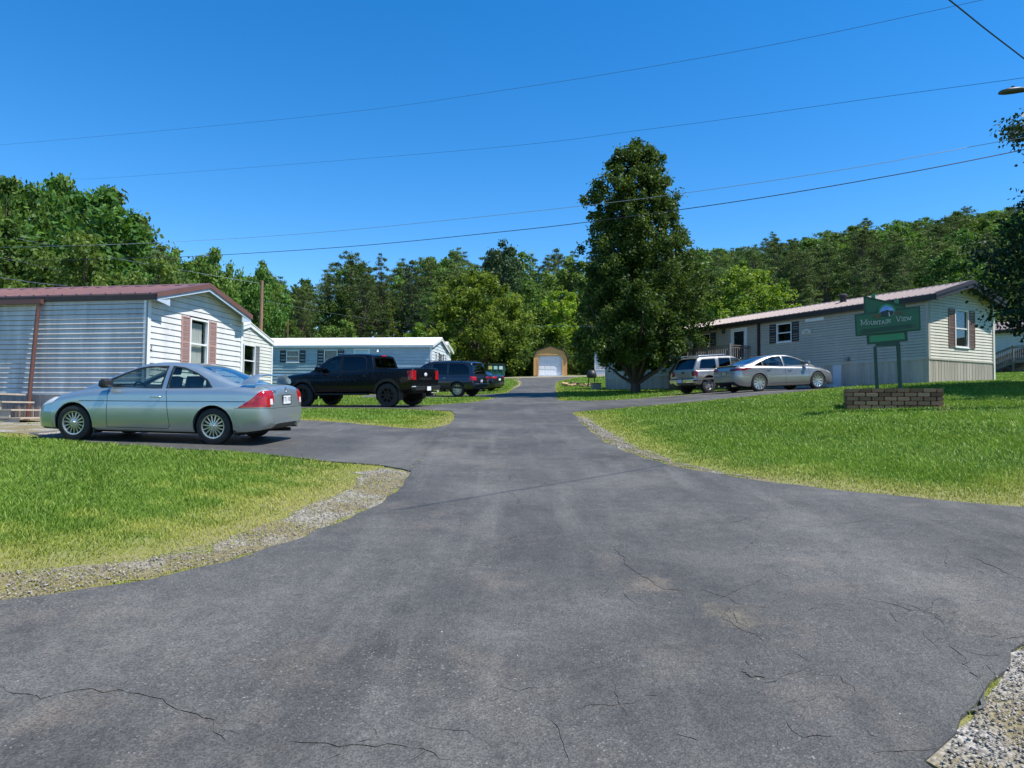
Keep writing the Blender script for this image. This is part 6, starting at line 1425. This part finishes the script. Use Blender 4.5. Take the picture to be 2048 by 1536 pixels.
coupe = dict(ends=(-2.27, 2.16), wheelbase=2.62, wheel_r=.312, rim_r=.205, tyre_w=.195, track=1.47, arch=.055, spokes=15, style='multi', rim=M_RIM,
    paint=paint('silver_blue_paint', (.42, .49, .50), .75, .31), lift=.022,
    top=[(-2.27, .66), (-2.24, .93), (-2.18, 1.02), (-2.0, 1.045), (-1.6, 1.045), (-1.3, 1.03), (.6, .99), (.95, .965), (1.4, .90), (1.8, .80), (2.02, .70), (2.12, .61), (2.16, .50)],
    shoulder=[(-2.27, .60), (-2.24, .86), (-2.18, .92), (-1.6, .955), (-.6, .935), (.6, .90), (1.1, .86), (1.6, .76), (1.95, .64), (2.1, .54), (2.16, .44)],
    bottom=[(-2.27, .36), (-2.15, .27), (-1.7, .20), (-1, .19), (1, .185), (1.6, .185), (2.05, .19), (2.16, .24)],
    width=[(-2.27, .60), (-2.235, .70), (-2.12, .80), (-1.7, .845), (-1, W1), (1.2, W1 - .005), (1.7, .83), (1.95, .76), (2.1, .64), (2.16, .52)],
    cabin=dict(ends=(-1.78, 1.18), roof=[(-1.78, 1.02), (-1.60, 1.07), (-1.2, 1.22), (-.85, 1.34), (-.55, 1.385), (-.2, 1.40), (.1, 1.375), (.32, 1.30), (.7, 1.15), (1.0, 1.03), (1.18, .955)], width=[(-1.78, .66), (-1.4, .735), (-.9, .77), (.3, .775), (.8, .76), (1.18, .72)], tumble=.36, inner=(-1.15, .95),
        side=[('side_window', [(.88, .985), (.80, 1.03), (.50, 1.165), (.22, 1.275), (.0, 1.315), (-.34, 1.325), (-.30, .965)], G_CAR), ('quarter_window', [(-.42, .965), (-.46, 1.325), (-.66, 1.30), (-.92, 1.21), (-1.12, 1.10), (-1.22, .985)], G_CAR)],
        top=[('windshield', [(1.08, -.60), (1.12, 0), (1.08, .60), (.30, .50), (.24, 0), (.30, -.50)], G_CAR, 1.0), ('rear_window', [(-.86, -.44), (-.82, 0), (-.86, .44), (-1.62, .58), (-1.68, 0), (-1.62, -.58)], G_CAR, 1.0)]),
    
    patches=[('door_seam', 'y', [(.66, .25), (.668, .25), (.655, .90), (.647, .90)], (-1, 1), .0015, M_SEAM), ('door_seam', 'y', [(-.52, .30), (-.512, .30), (-.44, .92), (-.448, .92)], (-1, 1), .0015, M_SEAM), ('door_seam', 'y', [(-.52, .30), (-.48, .25), (.66, .25), (.66, .258), (-.477, .258), (-.512, .305)], (-1, 1), .0015, M_SEAM),
        ('side_moulding', 'y', [(-1.9, .745), (1.2, .70), (1.2, .711), (-1.9, .756)], (-1, 1), .002, M_SEAM),
        ('bumper_seam', 'y', [(-2.3, .63), (-1.70, .63), (-1.70, .637), (-2.3, .637)], (-1, 1), .0015, M_SEAM),
        ('tail_light', 'y', [(-2.26, .66), (-1.76, .64), (-2.0, .80), (-2.13, .93), (-2.26, .95)], (.50, 1), .007, M_RED), ('tail_light', 'y', [(-2.26, .66), (-1.76, .64), (-2.0, .80), (-2.13, .93), (-2.26, .95)], (-1, -.50), .007, M_RED),
        ('reverse_light', 'x', [(.56, .70), (.64, .70), (.64, .80), (.56, .80)], (-2.4, -2.1), .011, M_CLR), ('reverse_light', 'x', [(-.56, .70), (-.64, .70), (-.64, .80), (-.56, .80)], (-2.4, -2.1), .011, M_CLR),
        ('headlight', 'y', [(2.1, .56), (1.72, .66), (1.62, .76), (1.86, .76), (2.06, .66)], (.40, 1), .006, M_CLR), ('headlight', 'y', [(2.1, .56), (1.72, .66), (1.62, .76), (1.86, .76), (2.06, .66)], (-1, -.40), .006, M_CLR),
        ('trunk_seam', 'x', [(.53, .66), (.54, .66), (.56, 1.0), (.55, 1.0)], (-2.4, -2.1), .0015, M_SEAM), ('trunk_seam', 'x', [(-.53, .66), (-.54, .66), (-.56, 1.0), (-.55, 1.0)], (-2.4, -2.1), .0015, M_SEAM),
        ('fuel_door', 'y', [(-1.50, .70), (-1.33, .70), (-1.33, .705), (-1.495, .705), (-1.495, .86), (-1.335, .86), (-1.335, .70), (-1.33, .70), (-1.33, .865), (-1.50, .865)], (0, 1), .0015, M_SEAM),
        ('rear_bumper', 'y', [(-2.4, .30), (-1.86, .22), (-1.74, .40), (-1.72, .625), (-2.4, .625)], (-2, 2), .016, 'paint'), ('front_bumper', 'y', [(2.3, .15), (1.72, .15), (1.72, .50), (2.3, .50)], (-2, 2), .008, 'paint'),
        ('rear_valance', 'x', [(-.45, .25), (.45, .25), (.40, .36), (-.40, .36)], (-2.4, -2.1), .020, M_BLKPL)],
    seats=[(.1, .36), (.1, -.36)], seatmat=M_SEAT, dash=.72, mirror=(.62, .99, M_BLKPL), mirror_size=1.15, handles=[(-.26, .80)], handlemat=M_CHROME,
    extra=[coupe_extra, rear_plate(-2.262, .77, 'TTJ 182')])
def place_two(xr, yr, wb, tr, a, near):
    """centre of a vehicle whose near rear wheel stands at (xr, yr); a = heading angle; near = +1 if its left side faces us"""
    f = Vector((math.cos(a), math.sin(a))); l = Vector((-math.sin(a), math.cos(a))); return Vector((xr, yr)) + f * wb / 2 - l * near * tr / 2
a = math.pi - R(7)
build_vehicle('coupe_car', 'car', 'silver two-door coupe with a rear spoiler parked on the near left drive', coupe, place_two(-5.14, 12.62, 2.62, 1.47, a, 1), a)
# ---- black crew-cab pickup
def pickup_extra(root, bo, sp):
    mb = MB(); mb.prism([(-2.98, .60), (-2.78, .60), (-2.78, .74), (-2.98, .74)], (0, 0, 0), (1, 0, 0), (0, 0, 1), (0, 1, 0), -.92, .92); b_ = mb.build('rear_bumper', M_BLKPL, root, bevel=.03)
    mb = MB(); mb.prism([(-2.995, .72), (-2.78, .72), (-2.78, .765), (-2.995, .765)], (0, 0, 0), (1, 0, 0), (0, 0, 1), (0, 1, 0), -.93, .93); mb.build('bumper_step', M_CHROME, b_, bevel=.01)
    mb = MB(); mb.lathe([(.0, .012), (.07, .010), (.085, 0), (0, 0)], (-2.872, 0, 1.17), 'x', 20)
    mb.v = [(x if x > -2.873 else x, y * 1.5, 1.17 + (z - 1.17) * .9) for x, y, z in mb.v]; mb.v = [(-2.872 - (x + 2.872), y, z) for x, y, z in mb.v]; mb.build('tailgate_emblem', M_CLR, root, smooth=40)
    mb = MB(); mb.box(-1.9, 1.75, -.98, -.84, .44, .50); mb.build('running_board', M_BLKPL, root, bevel=.02); mb = MB(); mb.box(-1.0, 1.3, .84, .98, .44, .50); mb.build('running_board', M_BLKPL, root, bevel=.02)
    for s in (-1, 1): mb = MB(); mb.box(-1.84 - .50, -1.84 - .46, s * .86 - .14, s * .86 + .12, .28, .62); mb.build('mud_flap', M_BLKPL, root)
    mb = MB(); mb.box(-1.14, -1.09, -.16, .16, 1.855, 1.90); mb.build('third_brake_light', M_RED, root, bevel=.008)
    mb = MB(); mb.tube([(-2.7, -.5, .45), (-2.95, -.5, .43)], .045, 12); mb.build('tailpipe', M_CHROME, root, smooth=60)
    mb = MB(); mb.box(-2.88, -2.865, -.5, .5, .98, 1.06); mb.build('tailgate_recess', M_SEAM, root, bevel=.004)
pk = paint('black_paint', (.003, .0035, .006), .2, .25); pk.node_tree.nodes['Principled BSDF'].inputs['Coat Weight'].default_value = .35; pk.node_tree.nodes['Principled BSDF'].inputs['Specular IOR Level'].default_value = .3
pickup = dict(ends=(-2.88, 3.0), wheelbase=3.68, wheel_r=.43, rim_r=.26, tyre_w=.29, track=1.74, arch=.075, spokes=8, style='plain', rim=M_RIMDK, paint=pk, frame=True,
    top=[(-2.88, 1.36), (-2.85, 1.41), (-1.2, 1.40), (-1.05, 1.36), (1.2, 1.32), (1.55, 1.33), (2.2, 1.28), (2.75, 1.20), (2.95, 1.08), (3.0, .85)],
    shoulder=[(-2.88, 1.34), (-2.85, 1.385), (-1.2, 1.375), (-.9, 1.30), (.6, 1.24), (1.0, 1.20), (1.5, 1.24), (2.2, 1.19), (2.75, 1.10), (2.95, .98), (3.0, .78)],
    bottom=[(-2.88, .72), (-2.6, .60), (-1, .52), (1.5, .50), (2.6, .50), (3.0, .62)], width=[(-2.88, .97), (-2.8, .99), (-1, 1.0), (2.0, 1.0), (2.6, .99), (2.88, .90), (3.0, .80)],
    cabin=dict(ends=(-1.22, 1.62), roof=[(-1.22, 1.38), (-1.17, 1.62), (-1.10, 1.86), (-.9, 1.93), (-.3, 1.955), (.3, 1.94), (.7, 1.86), (1.1, 1.62), (1.62, 1.31)], extra=[-1.19, -1.14], width=[(-1.22, .90), (-1, .93), (.6, .93), (1.3, .90), (1.62, .84)], tumble=.24, inner=(-1.05, 1.3), deep=.6,
        side=[('side_window', [(1.18, 1.27), (1.05, 1.42), (.72, 1.72), (.52, 1.84), (.22, 1.865), (.20, 1.30), (.75, 1.27), (.85, 1.24)], G_TINT), ('side_window', [(.10, 1.31), (.12, 1.865), (-.72, 1.84), (-.88, 1.74), (-.93, 1.37), (-.80, 1.33)], G_DARK)],
        top=[('windshield', [(1.5, -.72), (1.54, 0), (1.5, .72), (.68, .66), (.62, 0), (.68, -.66)], G_TINT, 1.3), ('rear_window', [(-1.3, -.70), (-1.3, .70), (-1.125, .66), (-1.125, -.66)], G_DARK, 1.45)]),
    bed=(-2.80, -1.30, .95),
    patches=[('door_seam', 'y', [(1.42, .6), (1.43, .6), (1.36, 1.24), (1.35, 1.24)], (-2, 2), .002, M_SEAM), ('door_seam', 'y', [(.15, .6), (.16, .6), (.16, 1.24), (.15, 1.24)], (-2, 2), .002, M_SEAM), ('door_seam', 'y', [(-.98, .6), (-.97, .6), (-1.0, 1.30), (-1.01, 1.30)], (-2, 2), .002, M_SEAM), ('bed_gap', 'y', [(-1.25, .55), (-1.235, .55), (-1.235, 1.38), (-1.25, 1.38)], (-2, 2), .002, M_SEAM),
        ('tail_light', 'y', [(-2.9, .98), (-2.72, .98), (-2.66, 1.30), (-2.9, 1.31)], (.74, 1.2), .012, M_RED), ('tail_light', 'y', [(-2.9, .98), (-2.72, .98), (-2.66, 1.30), (-2.9, 1.31)], (-1.2, -.74), .012, M_RED),
        ('headlight', 'y', [(2.98, .88), (2.68, .90), (2.66, 1.08), (2.95, 1.06)], (.6, 1.2), .008, M_CLR), ('headlight', 'y', [(2.98, .88), (2.68, .90), (2.66, 1.08), (2.95, 1.06)], (-1.2, -.6), .008, M_CLR),
        ('fender_flare', 'y', [(ax + R_ * math.cos(t), .43 + R_ * math.sin(t)) for ax, R_, T in ((-1.84, .60, np.linspace(.12, math.pi - .12, 16)), (-1.84, .50, np.linspace(math.pi - .14, .14, 16))) for t in T], (-2, 2), .02, M_BLKPL),
        ('fender_flare', 'y', [(ax + R_ * math.cos(t), .43 + R_ * math.sin(t)) for ax, R_, T in ((1.84, .60, np.linspace(.12, math.pi - .12, 16)), (1.84, .50, np.linspace(math.pi - .14, .14, 16))) for t in T], (-2, 2), .02, M_BLKPL)],
    seats=[(.4, .42), (.4, -.42), (-.5, .42), (-.5, -.42)], dash=1.05, mirror=(1.02, 1.36, pk), mirror_size=1.5, handles=[(.32, 1.10), (-.82, 1.12)], handlemat=pk, extra=[pickup_extra, rear_plate(-3.0, .66, '', y=.0)])
a = math.pi - R(21.5)
build_vehicle('pickup_truck', 'pickup truck', 'black crew-cab pickup with a lifted stance parked on the second left drive', pickup, place_two(-4.42, 26.1, 3.68, 1.74, a, 1), a)

# ---- dark blue full-size SUV
nb = paint('navy_paint', (.010, .014, .034), .35, .25)
def suv_extra(root, bo, sp):
    mb = MB()
    for s in (-1, 1):
        mb.tube([(-1.9, s * .68, 1.88), (-1.8, s * .68, 1.95), (.3, s * .68, 1.96), (.4, s * .68, 1.90)], .022, 6)
    mb.box(-1.55, -1.5, -.68, .68, 1.945, 1.965); mb.box(-.05, 0, -.68, .68, 1.945, 1.965); mb.build('roof_rack', M_BLKPL, root)
    mb = MB(); mb.box(-2.56, -2.36, -.95, .95, .58, .70); mb.build('rear_bumper', sp['paint'], root, bevel=.04)
    mb = MB(); mb.box(-2.60, -2.36, -.80, .80, .70, .725); mb.build('bumper_step', M_RIM, root, bevel=.01)
    mb = MB(); mb.box(-2.44, -2.20, -.62, .62, 1.80, 1.86); mb.build('rear_spoiler', sp['paint'], root, bevel=.02)
suv = dict(ends=(-2.50, 2.62), wheelbase=3.02, wheel_r=.40, rim_r=.26, tyre_w=.27, track=1.70, arch=.06, spokes=10, style='plain', rim=M_RIM, paint=nb,
    top=[(-2.50, .98), (-2.47, 1.10), (-2.3, 1.16), (1.1, 1.17), (1.35, 1.18), (1.9, 1.14), (2.35, 1.06), (2.55, .95), (2.62, .75)], shoulder=[(-2.50, .96), (-2.47, 1.08), (-2.3, 1.135), (1.0, 1.10), (1.5, 1.06), (2.2, .98), (2.5, .86), (2.62, .68)],
    bottom=[(-2.50, .52), (-2.2, .42), (2.3, .40), (2.62, .48)], width=[(-2.50, .90), (-2.4, .97), (-1.5, 1.0), (1.8, 1.0), (2.4, .92), (2.62, .78)],
    cabin=dict(ends=(-2.46, 1.62), roof=[(-2.46, 1.13), (-2.38, 1.50), (-2.26, 1.84), (-2.1, 1.90), (-1, 1.93), (.2, 1.92), (.6, 1.80), (1.05, 1.52), (1.62, 1.15)], extra=[-2.42, -2.34, -2.30], width=[(-2.46, .88), (-2, .93), (.6, .93), (1.3, .89), (1.62, .82)], tumble=.22, inner=(-2.1, 1.3), deep=.5,
        side=[('side_window', [(1.1, 1.20), (.66, 1.62), (.45, 1.76), (.16, 1.80), (.14, 1.20)], G_TINT), ('side_window', [(.04, 1.20), (.06, 1.80), (-.80, 1.81), (-.84, 1.20)], G_DARK), ('side_window', [(-.96, 1.20), (-.94, 1.81), (-1.9, 1.79), (-2.14, 1.60), (-2.20, 1.24)], G_DARK)],
        top=[('windshield', [(1.5, -.70), (1.54, 0), (1.5, .70), (.60, .64), (.54, 0), (.60, -.64)], G_TINT, 1.18), ('rear_window', [(-2.6, -.70), (-2.6, .70), (-2.285, .68), (-2.285, -.68)], G_DARK, 1.24)]),
    patches=[('door_seam', 'y', [(.09, .5), (.10, .5), (.10, 1.1), (.09, 1.1)], (-2, 2), .002, M_SEAM), ('door_seam', 'y', [(-.9, .6), (-.89, .6), (-.89, 1.1), (-.9, 1.1)], (-2, 2), .002, M_SEAM),
        ('tail_light', 'y', [(-2.52, .90), (-2.24, .92), (-2.28, 1.12), (-2.52, 1.12)], (.62, 1.2), .012, M_RED), ('tail_light', 'y', [(-2.52, .90), (-2.24, .92), (-2.28, 1.12), (-2.52, 1.12)], (-1.2, -.62), .012, M_RED),
        ('headlight', 'y', [(2.6, .76), (2.3, .80), (2.28, .96), (2.55, .94)], (.5, 1.2), .008, M_CLR), ('lower_cladding', 'y', [(-2.6, .40), (2.7, .40), (2.7, .56), (-2.6, .56)], (-2, 2), .006, M_BLKPL)],
    seats=[(.3, .42), (.3, -.42), (-.7, .4), (-.7, -.4)], dash=.95, mirror=(.92, 1.25, nb), mirror_size=1.3, handles=[(.3, 1.0), (-.7, 1.02)], handlemat=M_CHROME, extra=[suv_extra, rear_plate(-2.505, .86, '')])
a = math.pi - R(23)
build_vehicle('suv_car', 'SUV', 'dark navy full-size SUV parked beyond the black pickup', suv, place_two(-2.92, 39.4, 3.02, 1.70, a, 1), a)

# ---- silver sedan
sp_ = paint('silver_paint', (.33, .34, .35), .75, .31)
def sedan_extra(root, bo, sp):
    mb = MB(); mb.box(-1.6, -1.45, -.02, .02, 1.33, 1.40); mb.build('roof_antenna', M_CHROME, root, bevel=.01)
    for s in (-.45, .45): mb = MB(); mb.tube([(-2.36, s, .26), (-2.15, s, .26)], .045, 12); mb.build('tailpipe', M_CHROME, root, smooth=60)
    mb = MB(); mb.prism([(-2.36, 1.065), (-2.1, 1.07), (-2.1, 1.045), (-2.34, 1.035)], (0, 0, 0), (1, 0, 0), (0, 0, 1), (0, 1, 0), -.66, .66); mb.build('lip_spoiler', sp['paint'], root, bevel=.008)
sedan = dict(ends=(-2.42, 2.45), wheelbase=2.83, wheel_r=.345, rim_r=.25, tyre_w=.225, track=1.59, arch=.045, spokes=10, style='twist', rim=M_RIM, paint=sp_,
    top=[(-2.42, .66), (-2.38, .96), (-2.28, 1.05), (-1.9, 1.07), (-1.4, 1.08), (.8, 1.03), (1.1, 1.01), (1.6, .93), (2.1, .78), (2.35, .62), (2.45, .48)], shoulder=[(-2.42, .62), (-2.38, .90), (-2.28, .97), (-1.9, .99), (-1.2, .98), (0, .93), (1.0, .90), (1.6, .82), (2.1, .68), (2.35, .54), (2.45, .40)],
    bottom=[(-2.42, .40), (-2.3, .28), (-1.8, .20), (1.9, .19), (2.3, .20), (2.45, .25)], width=[(-2.42, .68), (-2.36, .80), (-2.15, .88), (-1.5, .92), (1.2, .92), (1.8, .90), (2.15, .80), (2.35, .66), (2.45, .50)],
    cabin=dict(ends=(-1.95, 1.45), roof=[(-1.95, 1.06), (-1.7, 1.13), (-1.2, 1.30), (-.8, 1.40), (-.3, 1.45), (.1, 1.44), (.45, 1.36), (.9, 1.20), (1.45, .98)], width=[(-1.95, .70), (-1.4, .80), (-.5, .84), (.4, .84), (1.0, .81), (1.45, .74)], tumble=.38, inner=(-1.2, 1.2), deep=.45,
        side=[('side_window', [(1.12, 1.02), (.85, 1.14), (.45, 1.29), (.16, 1.355), (-.12, 1.37), (-.10, 1.0)], G_CAR), ('side_window', [(-.20, 1.0), (-.22, 1.37), (-.62, 1.35), (-.98, 1.26), (-1.12, 1.19), (-1.10, 1.02)], G_CAR), ('quarter_window', [(-1.17, 1.03), (-1.18, 1.17), (-1.48, 1.05)], G_DARK)],
        top=[('windshield', [(1.36, -.64), (1.40, 0), (1.36, .64), (.40, .56), (.34, 0), (.40, -.56)], G_CAR, 1.04), ('rear_window', [(-.98, -.52), (-.94, 0), (-.98, .52), (-1.82, .60), (-1.86, 0), (-1.82, -.60)], G_TINT, 1.06)]),
    patches=[('door_seam', 'y', [(1.0, .28), (1.008, .28), (.98, .92), (.972, .92)], (-2, 2), .002, M_SEAM), ('door_seam', 'y', [(-.16, .28), (-.152, .28), (-.15, .94), (-.158, .94)], (-2, 2), .002, M_SEAM), ('door_seam', 'y', [(-1.04, .52), (-1.032, .52), (-1.18, .95), (-1.188, .95)], (-2, 2), .002, M_SEAM), ('sill_line', 'y', [(-.95, .30), (1.0, .30), (1.0, .308), (-.95, .308)], (-2, 2), .002, M_SEAM),
        ('tail_light', 'y', [(-2.45, .84), (-2.05, .86), (-1.72, .95), (-1.95, .965), (-2.45, .94)], (.40, 1.2), .008, M_RED), ('tail_light', 'y', [(-2.45, .84), (-2.05, .86), (-1.72, .95), (-1.95, .965), (-2.45, .94)], (-1.2, -.40), .008, M_REDDK),
        ('headlight', 'y', [(2.36, .56), (1.95, .70), (1.85, .77), (2.15, .72), (2.38, .62)], (.4, 1.2), .007, M_CLR), ('headlight', 'y', [(2.36, .56), (1.95, .70), (1.85, .77), (2.15, .72), (2.38, .62)], (-1.2, -.4), .007, M_CLR),
        ('rear_diffuser', 'x', [(-.72, .18), (.72, .18), (.66, .42), (-.66, .42)], (-2.6, -2.1), .006, M_BLKPL)],
    seats=[(.1, .38), (.1, -.38)], dash=.85, mirror=(.86, 1.04, sp_), mirror_size=1.2, handles=[(.08, .86), (-.92, .90)], handlemat=M_CHROME, extra=[sedan_extra, rear_plate(-2.405, .74, '', bg=M_RIM)])
a = R(18.5)
build_vehicle('sedan_car', 'car', 'silver four-door sedan with twisted-spoke wheels parked on the right drive', sedan, place_two(9.72, 28.6, 2.83, 1.59, a, -1), a)
# ---- tan SUV
tp = paint('pewter_tan_paint', (.31, .30, .275), .65, .30)
def tan_extra(root, bo, sp):
    mb = MB()
    for s in (-1, 1): mb.tube([(-1.7, s * .56, 1.62), (-1.65, s * .56, 1.675), (-.2, s * .56, 1.69), (-.12, s * .56, 1.64)], .018, 6)
    for x in (-1.5, -.4): mb.box(x - .02, x + .02, -.56, .56, 1.665, 1.685)
    mb.build('roof_rack', M_RIM, root)
    mb = MB(); mb.box(-2.22, -2.04, -.84, .84, .50, .66); mb.build('rear_bumper', M_CHROME, root, bevel=.03)
    mb = MB(); mb.box(-2.225, -2.04, -.80, .80, .665, .69); mb.build('bumper_pad', M_BLKPL, root, bevel=.01)
    mb = MB(); mb.box(-2.115, -2.10, -.09, .09, .90, .98); mb.build('tailgate_handle', M_BLKPL, root)
blazer = dict(ends=(-2.10, 2.30), wheelbase=2.72, wheel_r=.36, rim_r=.21, tyre_w=.235, track=1.42, arch=.07, spokes=5, style='five', rim=M_RIM, paint=tp,
    top=[(-2.10, .90), (-2.08, 1.02), (-1.95, 1.05), (1.0, 1.04), (1.2, 1.04), (1.8, .99), (2.15, .92), (2.26, .80), (2.30, .66)], shoulder=[(-2.10, .88), (-2.08, 1.0), (-1.95, 1.02), (.8, .99), (1.3, .96), (2.0, .88), (2.24, .74), (2.30, .60)],
    bottom=[(-2.10, .50), (-1.9, .38), (2.0, .36), (2.30, .46)], width=[(-2.10, .78), (-2.0, .84), (-1.2, .865), (1.6, .865), (2.1, .80), (2.30, .66)],
    cabin=dict(ends=(-2.08, 1.36), roof=[(-2.08, 1.03), (-1.95, 1.30), (-1.80, 1.54), (-1.65, 1.60), (-.8, 1.63), (.1, 1.62), (.4, 1.54), (.8, 1.32), (1.36, 1.02)], extra=[-2.04, -2.0, -1.9, -1.86], width=[(-2.08, .76), (-1.7, .80), (.5, .80), (1.1, .77), (1.36, .72)], tumble=.24, inner=(-1.8, 1.1), deep=.45,
        side=[('side_window', [(.92, 1.07), (.55, 1.38), (.40, 1.48), (.08, 1.50), (.06, 1.07)], G_CAR), ('side_window', [(-.04, 1.07), (-.02, 1.50), (-.62, 1.51), (-.70, 1.07)], G_DARK), ('cargo_window', [(-.86, 1.08), (-.84, 1.50), (-1.58, 1.49), (-1.66, 1.42), (-1.80, 1.10)], G_DARK)],
        top=[('windshield', [(1.26, -.60), (1.29, 0), (1.26, .60), (.42, .54), (.38, 0), (.42, -.54)], G_CAR, 1.06), ('rear_window', [(-2.3, -.66), (-2.3, .66), (-1.80, .62), (-1.80, -.62)], G_DARK, 1.08)]),
    patches=[('door_seam', 'y', [(.01, .45), (.02, .45), (.02, 1.0), (.01, 1.0)], (-2, 2), .002, M_SEAM), ('side_moulding', 'y', [(-2.2, .60), (2.3, .60), (2.3, .67), (-2.2, .67)], (-2, 2), .012, tp),
        ('tail_light', 'y', [(-2.12, .78), (-1.96, .78), (-1.96, 1.0), (-2.12, 1.0)], (.60, 1.2), .010, M_REDDK), ('tail_light', 'y', [(-2.12, .78), (-1.96, .78), (-1.96, 1.0), (-2.12, 1.0)], (-1.2, -.60), .010, M_REDDK),
        ('fender_flare', 'y', [(ax + R_ * math.cos(t), .36 + R_ * math.sin(t)) for ax, R_, T in ((-1.36, .50, np.linspace(.12, math.pi - .12, 16)), (-1.36, .43, np.linspace(math.pi - .14, .14, 16))) for t in T], (-2, 2), .02, tp)],
    seats=[(.2, .34), (.2, -.34)], dash=.75, mirror=(.76, 1.10, M_BLKPL), mirror_size=1.1, handles=[(.15, .92), (-.6, .94)], handlemat=M_BLKPL, extra=[tan_extra, rear_plate(-2.222, .58, '', y=.1, bg=mat('blue_plate', (.35, .45, .65), .4, var=0))])
a = R(25)
build_vehicle('suv_car', 'SUV', 'tan SUV with dark rear glass and a roof rack parked beside the silver sedan', blazer, place_two(8.62, 31.9, 2.72, 1.42, a, -1), a)
# ---- hidden neighbours of the navy SUV
import copy
s2 = dict(sedan); s2['paint'] = paint('dark_teal_paint', (.012, .018, .026), .4, .25); s2['style'] = 'plain'; s2['extra'] = [rear_plate(-2.405, .74, '', bg=M_PLATE)]
a = math.pi - R(24); build_vehicle('sedan_car', 'car', 'small dark car whose tail just shows behind the navy SUV', s2, place_two(-2.0, 46.2, 2.83, 1.59, a, 1), a)
s3 = dict(sedan); s3['paint'] = paint('white_paint', (.75, .76, .78), .1, .3); s3['style'] = 'plain'; s3['extra'] = []; s3['patches'] = s3['patches'][:2]
p = at(800, 740, 43.2); a = math.pi - R(24); build_vehicle('sedan_car', 'car', 'white car whose roof just shows between the black pickup and navy SUV', s3, (p.x, 43.2, 0), a)
build_grass()
